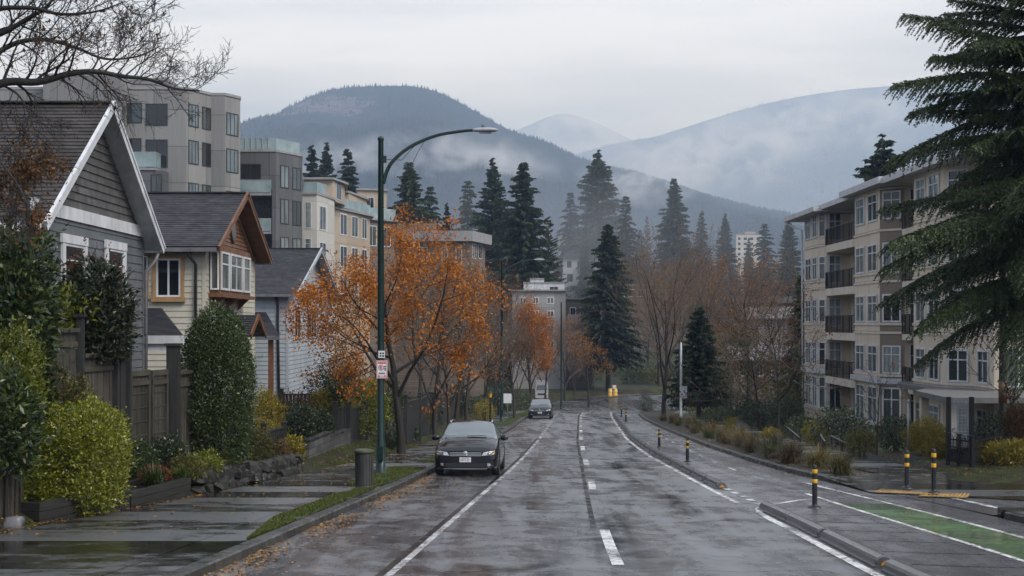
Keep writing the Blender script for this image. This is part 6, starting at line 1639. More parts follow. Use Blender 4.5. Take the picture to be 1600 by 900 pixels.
# conifers -------------------------------------------------------------------
def conifer(name, label, loc, parts, mat, group=None, sc=1, rz=0, cat='conifer'):
    tr, V, Q = parts; t = thing(name, label, cat, loc, group, rz); t.scale = (sc, sc, sc) if not hasattr(sc, '__len__') else sc
    obj('trunk', tr, M['bark_wet'], t, local=True); link('crown', mesh_np('crown', V, Q, M[mat]), t); return t
KA = conifer_parts(1, 30, 6.0, 74, 11, .34, .05, 12, 1.35, .22, .68, .5, .015)
KB = conifer_parts(2, 30, 5.2, 70, 10, .45, .04, 11, 1.25, .22, .78, .45, .015)
KC = conifer_parts(3, 30, 7.2, 66, 11, .30, .08, 13, 1.5, .21, .66, .62, .015)
KD = conifer_parts(6, 30, 4.6, 50, 8, .55, .12, 10, 1.4, .20, .62, .75, .02)
KE = conifer_parts(7, 30, 6.6, 84, 12, .22, .03, 12, 1.15, .24, .80, .40, .012)
KF = conifer_parts(9, 30, 7.0, 66, 12, .34, .17, 13, 1.4, .22, .62, .45, .015)
KL = conifer_parts(4, 30, 5.6, 46, 8, .1, .08, 9, 1.3, .14, .8, .5)
protos = {}
GRP = 'tall conifers beyond the street'
def far_conifer(px, ytop, d, kind, wsc, label):
    z0 = G(d)-.2; H = CAMZ-(ytop-505)*d/F-z0; s = H/30
    loc = (gy(px, d), d, z0)
    if kind not in protos:
        protos[kind] = conifer('conifer' if kind != 'L' else 'larch', label, loc, {'A': KA, 'B': KB, 'C': KC, 'D': KD, 'E': KE, 'F': KF, 'L': KL}[kind], 'conifer' if kind != 'L' else 'conifer_brown', GRP)
        protos[kind].scale = (s*wsc, s*wsc, s)
    else:
        dup(protos[kind], loc, (px*1.7) % 6.28, (s*wsc, s*wsc, s), label)
for a in (
    (639, 256, 225, 'A', 1.15, 'dense dark conifer just right of the tall lamp post'),
    (487, 228, 250, 'B', 1.0, 'left one of three small conifers above the cream apartments'),
    (510, 227, 245, 'E', .85, 'middle one of three small conifers above the cream apartments'),
    (544, 234, 250, 'B', 1.1, 'right one of three small conifers above the cream apartments'),
    (672, 291, 260, 'D', 1.0, 'smaller conifer right of the dense one by the lamp post'),
    (698, 318, 230, 'B', .7, 'short slim conifer above the flat roofed brown block'),
    (731, 282, 290, 'D', 1.1, 'open branched conifer left of the two tall central ones'),
    (770, 251, 245, 'E', 1.0, 'tall broad conifer, left one of the central pair'),
    (818, 257, 205, 'A', 1.1, 'tall dark conifer, right one of the central pair'),
    (792, 330, 215, 'C', .95, 'lower conifer filling the gap between the central pair'),
    (857, 338, 235, 'L', 1.0, 'golden brown larch right of the central pair of conifers'),
    (891, 300, 345, 'D', 1.1, 'conifer at the left shoulder of the highest hillside conifer'),
    (933, 239, 340, 'C', 1.0, 'highest hillside conifer with broad shaggy crown'),
    (914, 352, 310, 'B', .7, 'narrow conifer in front of the white hillside house'),
    (978, 306, 290, 'D', 1.05, 'conifer right of the highest hillside conifer'),
    (1011, 338, 420, 'L', .7, 'small faded brown conifer between the hillside conifers'),
    (1053, 281, 295, 'A', 1.0, 'tall straight conifer above the broad bare tree'),
    (1096, 331, 330, 'B', 1.0, 'conifer to the right of the tall straight one'),
    (1133, 336, 325, 'E', .85, 'conifer left of the distant tower block'),
    (1170, 372, 430, 'B', .9, 'faint grey green conifer in front of the distant tower'),
    (1195, 349, 330, 'D', 1.2, 'conifer to the right of the distant tower block'),
    (1233, 342, 320, 'E', 1.0, 'conifer nearest the tan apartments on the skyline'),
    (1382, 218, 128, 'C', 1.15, 'conifer tip showing above the tan apartment roof'),
    (950, 352, 180, 'F', .9, 'single dark conifer standing at the road bend'),
    (1000, 360, 360, 'A', .9, 'dark conifer low between two hillside trees'),
    (1075, 370, 350, 'C', .8, 'lower bushy conifer left of the right skyline group'),
    (760, 340, 300, 'C', 1.0, 'background conifer behind the central pair'),
    (1250, 430, 100, 'B', 1.0, 'dark conifer at the far end of the tan apartments'),
): far_conifer(*a)
KY = conifer_parts(8, 7.3, 2.1, 34, 10, .22, .14, 13, .6, .17, .72, .3)
x = gy(1092, 93.6); conifer('young_conifer', 'young dark green conifer beside the grey street pole', (x, 93.6, T(x, 93.6)), KY, 'conifer', sc=1.15)

# the near spruce at right -----------------------------------------------------
def near_spruce(seed, H, Rm, z0):
    r = np.random.default_rng(seed); tr = MB(); P = []; D = []; S = []; L = []
    tr.tube([(0, 0, -.3), (0, 0, H*.4), (.05, 0, H*.8), (0, 0, H)], [.26, .19, .08, .02], 12)
    z = z0; i = 0
    while z < H*.97:
        t = (z-z0)/(H-z0); nb = 6 if t < .7 else 5; a0 = r.random()*6.28
        for k in range(nb):
            a = a0+6.283*k/nb+r.normal()*.22; bl = max(.4, Rm*(1-t)**.58*(.42+.72*r.random())) if t < .9 else .5
            if t < .10: bl *= .80
            if r.random() < .07: continue
            h = np.array([math.cos(a), math.sin(a), 0]); sd = np.array([-h[1], h[0], 0]); zz = z+r.normal()*.22
            rise = .05+.35*t+r.normal()*.10; dr = (.30*(1-t)+.08)*(.6+.8*r.random())
            bend = r.normal()*.12
            def C(s): return h*bl*s+sd*bl*bend*s*s+np.array([0, 0, zz+bl*(rise*s-dr*s*s+.16*max(0, s-.7)**1.5)])
            tr.tube([tuple(C(q)) for q in (0, .25, .5, .75, 1)], [.012+bl*.012, .010+bl*.009, .008+bl*.006, .008, .004], 5, False)
            nl = int(bl/(.075+.05*r.random()))
            for q in range(nl):
                s = .10+.90*(q+r.random()*.5)/nl; c = C(s); fw_ = C(min(1, s+.02))-C(s-.02); fw_ = fw_/np.linalg.norm(fw_)
                for sg in (-1, 1):
                    ll = bl*.30*(1.05-s)**.6*(.55+.6*r.random())+.14
                    ld = unit((fw_*.75+sd*sg*(.85)+np.array([0, 0, -.10-.12*r.random()]))[None])[0]
                    m = max(3, int(ll/.036)); dz = .35+.35*r.random()
                    ss = (np.arange(m)+r.random(m)*.6)/m
                    pts = c+ld*ll*ss[:, None]-np.array([0, 0, 1])*(ll*dz*ss**2)[:, None]
                    for sg2 in (-1, 1, 0):
                        d_ = ld*.85+np.cross(ld, [0, 0, 1])*sg2*.75+np.array([0, 0, -.55*ss.mean()-(.75 if sg2 == 0 else .1)])
                        dd = unit(d_+r.normal(size=(m, 3))*.2)
                        P.append(pts); D.append(dd); L.append((.065+.06*r.random(m))*(1.05-.3*ss))
                # twigs along the limb itself, upward tufts
                P.append(c[None]); D.append(unit((fw_+np.array([0, 0, .35])+r.normal(size=3)*.2)[None])); L.append(np.array([.14]))
        z += (.26+.30*r.random())*(1-.35*t); i += 1
    P = np.concatenate(P); D = unit(np.concatenate(D)); L = np.concatenate(L)
    S = unit(np.cross(D, r.normal(size=(len(D), 3))))
    V, Q = kites(P, D, S, L, L*.22, .1)
    return tr, V, Q
SX = gy(1632, 38.5)
sp_t = conifer('spruce', 'huge near spruce with drooping branches filling the upper right', (SX, 38.5, T(SX, 38.5)), near_spruce(5, 18.5, 6.1, 4.8), 'spruce', rz=.3)

# bare tree whose limbs reach in at the upper left ------------------------------
def limb_tree():
    r = random.Random(17); chains = []; tips = []
    BX, BY = gy(-170, 18.5), 18.5; bz = T(BX, BY)
    trunk = [Vector((BX, BY, bz-.2)), Vector((BX+.05, BY, bz+1.6)), Vector((BX+.1, BY+.05, 3.6)), Vector((BX+.3, BY+.1, 5.2)), Vector((BX+.2, BY, 7.6)), Vector((BX+.1, BY, 10))]
    chains.append((trunk, [.24, .19, .16, .13, .07, .02], 10))
    def sm(pts, n=5):
        out = []
        for i in range(len(pts)-1):
            p0 = pts[max(i-1, 0)]; p1 = pts[i]; p2 = pts[i+1]; p3 = pts[min(i+2, len(pts)-1)]
            for k in range(n):
                t = k/n; out.append(.5*((2*p1)+(p2-p0)*t+(2*p0-5*p1+4*p2-p3)*t*t+(3*p1-p0-3*p2+p3)*t*t*t))
        return out+[pts[-1]]
    def grow(p, d, L, rad, lev, hang=0):
        n = 6 if lev == 1 else 4; pts = [p]; q = p.copy(); dd = d.copy(); rs = [rad]
        for i in range(n):
            w_ = .26; dd = (dd+Vector((r.uniform(-w_, w_), r.uniform(-w_, w_), r.uniform(-w_, w_)+(.06 if not hang else -.12)))).normalized()
            q = q+dd*L/n; pts.append(q.copy()); rs.append(max(rad*(1-(i+1)/n*.8), .0028))
        chains.append((pts, rs, 5 if lev == 1 else 3))
        if lev >= 3:
            tips.append((pts[-1], dd, lev)); tips.append((pts[-2], dd, lev)); return
        K = 7 if lev == 1 else 5
        for k in range(K):
            t = .2+.8*(k+r.random()*.7)/K; i = min(int(t*n), n-1); bd = (pts[i+1]-pts[i]).normalized()
            v = Vector((r.uniform(-1, 1), r.uniform(-.6, .6), r.uniform(-.9, 1))); v = (v-bd*v.dot(bd)).normalized()
            grow(pts[i].lerp(pts[i+1], t*n-i), (bd*.8+v*r.uniform(.5, .9)).normalized(), L*r.uniform(.38, .6), max(rs[i]*.55, .005), lev+1, hang)
    LIMBS = [
        ([(-168, 330), (-60, 175), (0, 131), (60, 128), (110, 115), (150, 112), (190, 119), (232, 124), (272, 138), (312, 142)], (18.5, 19.4), .085, 26, 1.15),
        ([(-165, 240), (-60, 70), (0, 53), (45, 28), (75, 8), (110, -40)], (18.5, 18.2), .075, 14, 1.0),
        ([(-160, 200), (-40, 110), (18, 70), (70, 62), (120, 75), (165, 92), (215, 88), (250, 72)], (18.5, 20.2), .058, 18, 1.0),
        ([(-150, 160), (-30, 30), (40, 12), (95, 22), (150, 18), (196, 2)], (18.5, 17.6), .052, 14, .95),
        ([(0, 131), (30, 150), (50, 190), (60, 235)], (18.9, 18.3), .022, 11, .9),
        ([(-70, 190), (-20, 230), (25, 285), (48, 330)], (18.6, 17.8), .034, 16, .95),
        ([(150, 112), (190, 80), (225, 40), (250, 12)], (19.1, 19.6), .014, 9, .7),
    ]
    for li, (pp, (da, db), rad, K, cl) in enumerate(LIMBS):
        n = len(pp); pts = [Vector(at(x, y, da+(db-da)*i/(n-1))) for i, (x, y) in enumerate(pp)]
        pts = sm(pts); m = len(pts); rs = [rad*(1-.86*(i/(m-1))**.8) for i in range(m)]
        chains.append((pts, rs, 8 if rad > .03 else 6))
        tot = m-1
        hang = 1 if li in (4, 5) else 0
        for k in range(K):
            t = .22+.78*(k+r.random()*.6)/K; i = min(int(t*tot), tot-1); bd = (pts[i+1]-pts[i]).normalized()
            v = Vector((r.uniform(-.6, .8), r.uniform(-.7, .7), (1 if r.random() < .62 and not hang else -1)*r.uniform(.35, 1))); v = (v-bd*v.dot(bd)).normalized()
            grow(pts[i].lerp(pts[i+1], t*tot-i), (bd*.7+v*r.uniform(.6, 1)).normalized(), cl*r.uniform(.55, 1.1)*(1.1-.55*t), max(rs[i]*.42, .007), 1, hang or (v.z < -.4))
    return (BX, BY, bz), chains, tips
loc, ch, tp = limb_tree()
ch = [([p-Vector(loc) for p in pts], rs, n if n > 3 else 3) for pts, rs, n in ch]
tp = [(p-Vector(loc), d, l) for p, d, l in tp]
low = lambda P: np.where(P[:, 2]+loc[2] < 5.2, 1.0, .06)*np.where(P[:, 0]+loc[0] < -5.6, 1.0, .15)
deciduous('bare_tree', 'near leafless tree whose dark limbs spread in from the upper left', loc, ch, tp, M['bark_wet'], M['twig_dark'], M['rust'], 2400, .06, None, 21, .05, zbias=low)
# ================================================================== STREET FURNITURE
def lamp_post(label, px, d, ytop, yarm, xhead, yhead, r0=.105, arm=True, group='green street lamps'):
    x = gy(px, d); z = G(d)+.13; H = CAMZ-(ytop-505)*d/F-z
    t = thing('street_lamp', label, 'street lamp', (x, d, z), group)
    mb = MB(); mb.lathe([(r0*2.0, -.05), (r0*2.0, .03), (r0*1.25, .05), (r0*1.2, .9), (r0, .95), (r0*.68, H-.12), (r0*.85, H-.10), (r0*.85, H-.04), (r0*.35, H)], 16)
    obj('pole', mb, M['greenpost'], t, True, local=True)
    mb = MB(); mb.box(-r0*.7, -r0*1.5, .35, r0*.7, -r0*1.0, .75); obj('hatch', mb, M['greenpost'], t, local=True)
    if arm:
        za = CAMZ-(yarm-505)*d/F-z; zh = CAMZ-(yhead-505)*d/F-z; xh = gy(xhead, d)-x
        pts = [(r0*.6, 0, za), (xh*.10, 0, za+(zh-za)*.36), (xh*.30, 0, za+(zh-za)*.68), (xh*.58, 0, za+(zh-za)*.90), (xh*.85, 0, zh-.02), (xh, 0, zh+.01)]
        fin = []
        P = [Vector(p) for p in pts]
        for i in range(len(P)-1):
            p0, p1, p2, p3 = P[max(i-1, 0)], P[i], P[i+1], P[min(i+2, len(P)-1)]
            for k in range(5):
                q = k/5; fin.append(.5*((2*p1)+(p2-p0)*q+(2*p0-5*p1+4*p2-p3)*q*q+(3*p1-p0-3*p2+p3)*q**3))
        fin.append(P[-1])
        mb = MB(); mb.tube(fin, [.055-.018*i/len(fin) for i in range(len(fin))], 10)
        ao = obj('arm', mb, M['greenpost'], t, True, local=True)
        mb = MB(); zb = H-.62; mb.tube([(r0*.6, 0, zb), (xh*.22, 0, zb-.02), (xh*.37, 0, za+(zh-za)*.735)], .009, 5)
        mb.tube([(xh*.47, 0, za+(zh-za)*.81), (xh*.40, .02, za+(zh-za)*.62), (xh*.34, .03, za+(zh-za)*.40)], .007, 4)
        obj('stay', mb, M['black'], ao, local=True)
        mb = MB(); mb.box(r0*.55, -.07, zb-.09, r0*.55+.1, .07, zb+.09); obj('bracket', mb, M['greenpost'], t, local=True)
        # cobra head
        mb = MB(); hl = .68; secs = [(0, .05, .04, .035), (.10, .075, .06, .05), (.25, .12, .075, .065), (.45, .15, .075, .06), (.60, .12, .055, .045), (hl, .03, .02, .02)]
        n_ = 12; b0 = len(mb.v)
        for sx_, w_, up_, dn in secs:
            for k in range(n_):
                a = 2*math.pi*k/n_; mb.v.append((xh-.06+sx_, math.cos(a)*w_, zh+.01+(math.sin(a)*(up_ if math.sin(a) > 0 else dn))))
        for i in range(len(secs)-1):
            for k in range(n_): mb.f.append((i*n_+k, i*n_+(k+1) % n_, (i+1)*n_+(k+1) % n_, (i+1)*n_+k))
        mb.f.append(tuple(range(n_-1, -1, -1))); mb.f.append(tuple((len(secs)-1)*n_+k for k in range(n_)))
        ho_ = obj('lamp_head', mb, M['lampgrey'], t, True, local=True)
        mb = MB(); mb.lathe([(.04, 0), (.045, .04), (.03, .085)], 10, (xh+.22, 0, zh+.083)); obj('photocell', mb, M['gutter'], ho_, True, local=True)
        mb = MB(); mb.box(xh+.12, -.09, zh-.068, xh+.44, .09, zh-.052); obj('lens', mb, M['glass_pale'], ho_, local=True)
    return t, x, z
L1, lx, lz = lamp_post('tall green lamp post with curved arm and parking sign beside the bin', 595, 34.4, 213, 287, 742, 204)
L2, _, _ = lamp_post('second green lamp post with curved arm, behind the parked cars', 784, 84, 405, 437, 836, 406)
L3, _, _ = lamp_post('third lamp post without visible arm at the road bend', 877, 140, 472, 0, 0, 0, arm=False)
M['signw'] = m_var('sign_white', (.66, .66, .66), (.76, .76, .76), 8, (.3, .5), 0)
M['signred'] = m_var('sign_red', (.45, .02, .02), (.55, .03, .03), 8, (.3, .5), 0)
M['signblk'] = m_var('sign_black', (.012, .012, .012), (.02, .02, .02), 8, (.3, .5), 0)
def parking_sign():
    d = 34.4; yc = d-.115
    x0, x1 = gy(589, d), gy(606, d); z1, z0 = CAMZ-(563-505)*d/F, CAMZ-(591-505)*d/F; w_, h_ = x1-x0, z1-z0
    t = thing('parking_sign', 'white no parking sign with red mark strapped to the tall lamp post', 'sign', ((x0+x1)/2, yc, z0))
    mb = MB(); mb.box(x0, yc-.006, z0, x1, yc, z1); obj('plate', mb, M['signw'], t)
    mb = MB(); yy = yc-.0085
    def rect(a, b_, c, e, m): m.box(x0+w_*a, yy, z0+h_*b_, x0+w_*c, yy+.002, z0+h_*e)
    rect(.04, .02, .96, .05, mb); rect(.04, .95, .96, .98, mb); rect(.03, .05, .07, .95, mb); rect(.93, .05, .97, .95, mb)
    rect(.12, .82, .88, .90, mb)
    cx, cz, rr = x0+w_*.42, z0+h_*.60, w_*.26
    for k in range(20):
        a0, a1 = 2*math.pi*k/20, 2*math.pi*(k+1)/20
        mb.prism([(math.cos(a0)*rr, math.sin(a0)*rr), (math.cos(a1)*rr, math.sin(a1)*rr), (math.cos(a1)*rr*.78, math.sin(a1)*rr*.78), (math.cos(a0)*rr*.78, math.sin(a0)*rr*.78)], (cx, yy, cz), (1, 0, 0), (0, 0, 1), (0, 1, 0), 0, .002)
    mb.bar((cx-rr*.6, yy+.0005, cz+rr*.6), (cx+rr*.6, yy+.0005, cz-rr*.6), .003, .022, (0, 1, 0))
    mb.prism([(.10*w_, .13*h_), (.26*w_, .06*h_), (.26*w_, .20*h_)], (x0, yy, z0), (1, 0, 0), (0, 0, 1), (0, 1, 0), 0, .002)
    mb.prism([(.90*w_, .13*h_), (.74*w_, .06*h_), (.74*w_, .20*h_)], (x0, yy, z0), (1, 0, 0), (0, 0, 1), (0, 1, 0), 0, .002)
    rect(.26, .115, .74, .145, mb)
    obj('red_print', mb, M['signred'], t)
    mb = MB()
    mb.box(cx-rr*.32, yy+.0025, cz-rr*.55, cx-rr*.14, yy+.0045, cz+rr*.55); mb.box(cx-rr*.14, yy+.0025, cz+rr*.38, cx+rr*.28, yy+.0045, cz+rr*.55); mb.box(cx-rr*.14, yy+.0025, cz-rr*.08, cx+rr*.28, yy+.0045, cz+rr*.09); mb.box(cx+rr*.12, yy+.0025, cz+rr*.09, cx+rr*.28, yy+.0045, cz+rr*.38)
    for k in range(3): rect(.70, .44+.10*k, .88, .50+.10*k, mb)
    for k in range(2): rect(.2, .24+.05*k, .8, .27+.05*k, mb)
    obj('black_print', mb, M['signblk'], t)
    x0, x1 = gy(592, d), gy(602, d); z1, z0 = CAMZ-(548-505)*d/F, CAMZ-(559-505)*d/F
    s = thing('pole_tag', 'small white number tag above the parking sign', 'sign', ((x0+x1)/2, yc, z0))
    mb = MB(); mb.box(x0, yc-.004, z0, x1, yc, z1); obj('plate', mb, M['signw'], s)
    mb = MB()
    for k in range(2):
        for j in range(2): mb.box(x0+.03+.07*j, yc-.0065, z0+.03+.07*k, x0+.08+.07*j, yc-.0045, z0+.075+.07*k)
    obj('print', mb, M['signblk'], s)
parking_sign()
# litter bin
M['bin'] = m_var('mossy_dark_bin', (.022, .023, .021), (.055, .056, .048), 3, (.4, .7), .25, 18, (1, 1, .5))
M['binmoss'] = m_var('mossy_lid', (.03, .035, .018), (.075, .08, .045), 5, (.5, .8), .3, 20)
bx_, bd_ = gy(569, 29.6), 29.6; bz_ = G(bd_)+.13
bn_ = thing('litter_bin', 'dark mossy round litter bin by the kerb', 'bin', (bx_, bd_, bz_))
mb = MB(); mb.lathe([(.20, -.02), (.205, .0), (.205, .05), (.19, .06), (.205, .78), (.20, .80)], 28); obj('body', mb, M['bin'], bn_, True, local=True)
mb = MB()
for k in range(18):
    a = 2*math.pi*k/18; mb.bar((.196*math.cos(a), .196*math.sin(a), .07), (.209*math.cos(a), .209*math.sin(a), .77), .05, .014, (math.cos(a), math.sin(a), 0))
obj('stave', mb, M['bin'], bn_, local=True)['kind'] = 'stuff'
mb = MB(); mb.lathe([(.20, .802), (.228, .81), (.23, .86), (.215, .88), (.17, .895), (.0, .905)], 28); obj('lid', mb, M['binmoss'], bn_, True, local=True)
# bollards
M['bolly'] = m_var('yellow_reflective_band', (.62, .33, .02), (.75, .43, .03), 6, (.25, .4), 0)
bol = None
def bollard(px, py, dz, h, lab, r=.058, rot=0):
    global bol
    x, y, z = gp(px, py, dz)
    if bol is None:
        t = thing('bollard', lab, 'bollard', (x, y, z), 'black and yellow flexible bollards')
        mb = MB(); mb.lathe([(.13, 0), (.13, .02), (.09, .035), (.056, .05), (.052, .08), (.050, .80), (.045, .85), (.027, .87)], 20); obj('post', mb, M['black'], t, True, local=True)
        for z0 in (.50, .70):
            mb = MB(); mb.lathe([(.0525, z0), (.0545, z0+.005), (.0545, z0+.075), (.0525, z0+.08)], 20); obj('reflective_band', mb, M['bolly'], t, True, local=True)
        mb = MB(); mb.lathe([(.14, .0), (.14, .012), (.131, .014)], 20); obj('base_plate', mb, M['rubber'], t, True, local=True)
        bol = t
    else: dup(bol, (x, y, z), rot, (1, 1, h/.87), lab)
bollard(1273, 793, .008, .87, 'nearest black and yellow bollard inside the painted buffer')
bollard(1417, 763, .075, .9, 'left bollard on the yellow tactile pads', rot=1)
bollard(1459, 770, .075, 1.0, 'right bollard on the yellow tactile pads', rot=2)
bollard(1074, 722, .006, .78, 'bollard in the bike lane next after the nearest one')
bollard(1030, 699, .006, .72, 'bollard in the bike lane just left of the grey pole line')
bollard(978, 659, .006, .85, 'second farthest bollard beside the curving separator kerbs')
bollard(971, 651, .006, 1.1, 'farthest bollard beside the curving separator kerbs')
# separator kerbs: rounded rubber pieces with an amber arrow on each end
def separator(d0, d1, label):
    x0, x1 = cL(d0), cL(d1); a, c = Vector((x0, d0, G(d0)+.004)), Vector((x1, d1, G(d1)+.004)); u = (c-a).normalized(); L = (c-a).length
    s = Vector((u.y, -u.x, 0)).normalized(); w3 = s.cross(u)
    t = thing('kerb_separator', label, 'lane separator', tuple((a+c)/2), 'black rubber lane separators')
    hw, hh = .155, .165
    prof = [(-hw, 0), (-hw, .03)]+[(-hw*.82*math.cos(k*math.pi/8), .035+(hh-.035)*math.sin(k*math.pi/8)**.8) for k in range(0, 9)]+[(hw, .03), (hw, 0)]
    mb = MB(); n_ = len(prof); st = [(0, .9), (.035, 1.0), (L-.035, 1.0), (L, .9)]
    for q, k_ in st:
        for px_, pz in prof: p = a+u*q+s*px_*k_+w3*pz*k_; mb.v.append(tuple(p))
    for i in range(len(st)-1):
        for k in range(n_-1): mb.f.append((i*n_+k, (i+1)*n_+k, (i+1)*n_+k+1, i*n_+k+1))
    mb.f.append(tuple(range(n_))); mb.f.append(tuple((len(st)-1)*n_+k for k in range(n_-1, -1, -1)))
    obj('body', mb, M['rubber'], t)
    mb = MB(); hn = [(-.05, .03), (-.05, .06), (-.02, .075), (0, .10), (.025, .075), (.055, .06), (.055, .03)]
    mb.prism(hn, a-u*.006, s, w3, u, 0, .005); obj('reflector', mb, M['amber'], t)
    return t
separator(23.4, 25.8, 'farther half of the first rubber separator at the painted nose')
separator(20.95, 23.36, 'rubber separator with amber end just behind the painted nose')
separator(17.5, 20.75, 'long rubber separator with amber end near the lower right')
separator(13.5, 17.2, 'rubber separator cut by the bottom edge of the picture')
d = 30.9; k = 0
while d < 136 and k < 28:
    L_ = 2.25 if d < 70 else 3.1
    separator(d, d+L_*.93, f'{names_[k]} rubber separator in the long curving row, counting from its near end'); d += L_+(.12 if d < 70 else .35); k += 1
# grey street pole with small sign, dark pole at right
x, y, z = gp(1064, 659, .105)
t = thing('grey_pole', 'plain galvanised grey street pole on the right planting strip', 'pole', (x, y, z))
H = CAMZ-(535-505)*y/F-z
mb = MB(); mb.lathe([(.16, 0), (.16, .03), (.095, .05), (.085, H*.5), (.075, H-.03), (.03, H)], 14); obj('pole', mb, M['galv'], t, True, local=True)
mb = MB(); mb.box(-.02, -.14, 1.55, .38, -.12, 2.35); obj('sign_plate', mb, M['lampgrey'], t, local=True)
x, d = gy(1567, 45.5), 45.5; z = T(x, d)
t = thing('wooden_pole', 'slim dark wooden pole rising into the spruce at right', 'pole', (x, d, z))
mb = MB(); mb.lathe([(.16, -.2), (.145, .3), (.12, 5), (.11, 8.2), (.0, 8.22)], 12); obj('pole', mb, M['bark_wet'], t, True, local=True)
mb = MB(); mb.lathe([(.152, 1.55), (.152, 2.3)], 12); obj('sleeve', mb, M['browntrim'], t, True, local=True)
x, d = gy(1419, 42), 42; z = T(x, d)
t = thing('thin_pole', 'thin grey garden pole in front of the dark round shrub', 'pole', (x, d, z))
mb = MB(); mb.lathe([(.03, -.1), (.03, 1.75), (.0, 1.77)], 10); obj('pole', mb, M['galv'], t, True, local=True)
mb = MB(); mb.lathe([(.035, 1.771), (.05, 1.80), (.03, 1.86), (0, 1.88)], 10); obj('pole_cap', mb, M['galv'], t, True, local=True)
# red leaf sprig at right edge
place('red_shrub', 'small bright red leaved shrub top by the dark wooden pole', 'shrub', 1579, 41.4, .5, 2.1, 'redleaf' if 'redleaf' in M else 'reddish', 260, .09, 41, raise_=1.7)

# distant small street things
def post_sign(name, label, px, d, zsize, pw, ph, mat, ph0, cat='sign', back='gutter', zb=None):
    x = gy(px, d); z = T(x, d) if d < 203 else G(d)
    t = thing(name, label, cat, (x, d, z)); mb = MB(); mb.box(-.035, 0, -.1, .035, .07, ph0+ph); obj('post', mb, M[back], t, local=True)
    mb = MB(); mb.box(-pw/2, -.025, ph0, pw/2, -.002, ph0+ph); obj('sign_plate', mb, M[mat], t, local=True); return t
post_sign('notice_board', 'white notice board on a post right of the second lamp post', 793, 100, 1, .62, .75, 'signw', 1.2)
post_sign('notice_board', 'smaller white notice board beside the white one', 801, 104, 1, .3, .6, 'lampgrey', 1.4)
x, d = gy(766, 84), 84; z = T(x, d)
t = thing('garden_lantern', 'small yellow glass lantern on a post among street trees', 'lantern', (x, d, z))
mb = MB(); mb.lathe([(.06, -.1), (.05, 1.75), (.03, 1.8)], 8); obj('post', mb, M['black'], t, True, local=True)
mb = MB(); mb.lathe([(.09, 1.80), (.14, 2.05), (.10, 2.08)], 8); obj('lantern', mb, M['bolly'], t, local=True)
mb = MB(); mb.lathe([(.16, 2.082), (.06, 2.2), (.0, 2.26)], 8); obj('cap', mb, M['black'], t, local=True)
x, d = gy(927, 183), 183; z = G(d)+.1
t = thing('round_sign', 'small round sign on a thin post at the bend', 'sign', (x, d, z))
mb = MB(); mb.lathe([(.06, -.1), (.06, 4.2)], 8); obj('post', mb, M['gutter'], t, True, local=True)
mb = MB(); mb.lathe([(.32, 0), (.32, .03)], 16); mb.v = [(a, -.08-c, 3.6+b_) for a, b_, c in mb.v]; obj('sign_plate', mb, M['signw'], t, local=True)
for px, lab in ((953.5, 'left orange traffic drum at the far bend'), (961.5, 'right orange traffic drum at the far bend')):
    d = 176; x = gy(px, d); z = G(d)+.1
    t = thing('traffic_drum', lab, 'traffic drum', (x, d, z), 'orange traffic drums at the bend')
    mb = MB(); mb.lathe([(.36, 0), (.36, .08), (.29, .1), (.27, .95), (.2, 1.0), (.0, 1.01)], 14); obj('body', mb, M['bolly'], t, True, local=True)
    mb = MB(); mb.lathe([(.288, .5), (.288, .66)], 14); obj('reflective_band', mb, M['signw'], t, True, local=True)
post_sign('work_sign', 'small white work sign above the orange drums', 960, 176.6, 1, .5, .5, 'signw', 1.15)

# ================================================================== CARS
M['carpaint'] = m_var('black_car_paint', (.006, .006, .008), (.009, .009, .011), 3, (.06, .10), 0, spec=.6)
M['carpaint2'] = m_var('dark_blue_grey_car_paint', (.012, .014, .018), (.016, .018, .023), 3, (.06, .12), 0, spec=.6)
M['carwhite'] = m_var('white_car_paint', (.42, .42, .43), (.48, .48, .49), 3, (.1, .2), 0)
b = NB('windscreen'); M['carglass'] = b.done(b.bsdf((.13, .155, .165), .03, 0, .9, None, 0, 1.6))  # base colour lightened to imitate bright sky mirrored in the glass
M['plastic'] = m_var('black_plastic', (.012, .012, .013), (.02, .02, .021), 10, (.35, .55), .1, 60)
M['chrome'] = m_var('chrome', (.55, .56, .58), (.65, .66, .68), 5, (.12, .22), 0, metal=.9)
M['lampglass'] = m_var('headlamp', (.42, .44, .46), (.72, .74, .76), 16, (.05, .12), 0, spec=.8)
M['tyre'] = m_var('tyre_rubber', (.010, .010, .010), (.02, .02, .02), 8, (.5, .7), .2)
M['rim'] = m_var('alloy_rim', (.22, .22, .23), (.34, .34, .35), 5, (.25, .4), 0, metal=.6)
def hermite(xs, ys, t):
    xs, ys = np.asarray(xs, float), np.asarray(ys, float); dl = np.diff(ys)/np.diff(xs); m = np.zeros_like(ys)
    m[0], m[-1] = dl[0], dl[-1]
    for i in range(1, len(xs)-1): m[i] = 0 if dl[i-1]*dl[i] <= 0 else 2*dl[i-1]*dl[i]/(dl[i-1]+dl[i])
    i = np.clip(np.searchsorted(xs, t)-1, 0, len(xs)-2); h = xs[i+1]-xs[i]; s = (t-xs[i])/h
    return (2*s**3-3*s**2+1)*ys[i]+(s**3-2*s**2+s)*h*m[i]+(-2*s**3+3*s**2)*ys[i+1]+(s**3-s**2)*h*m[i+1]
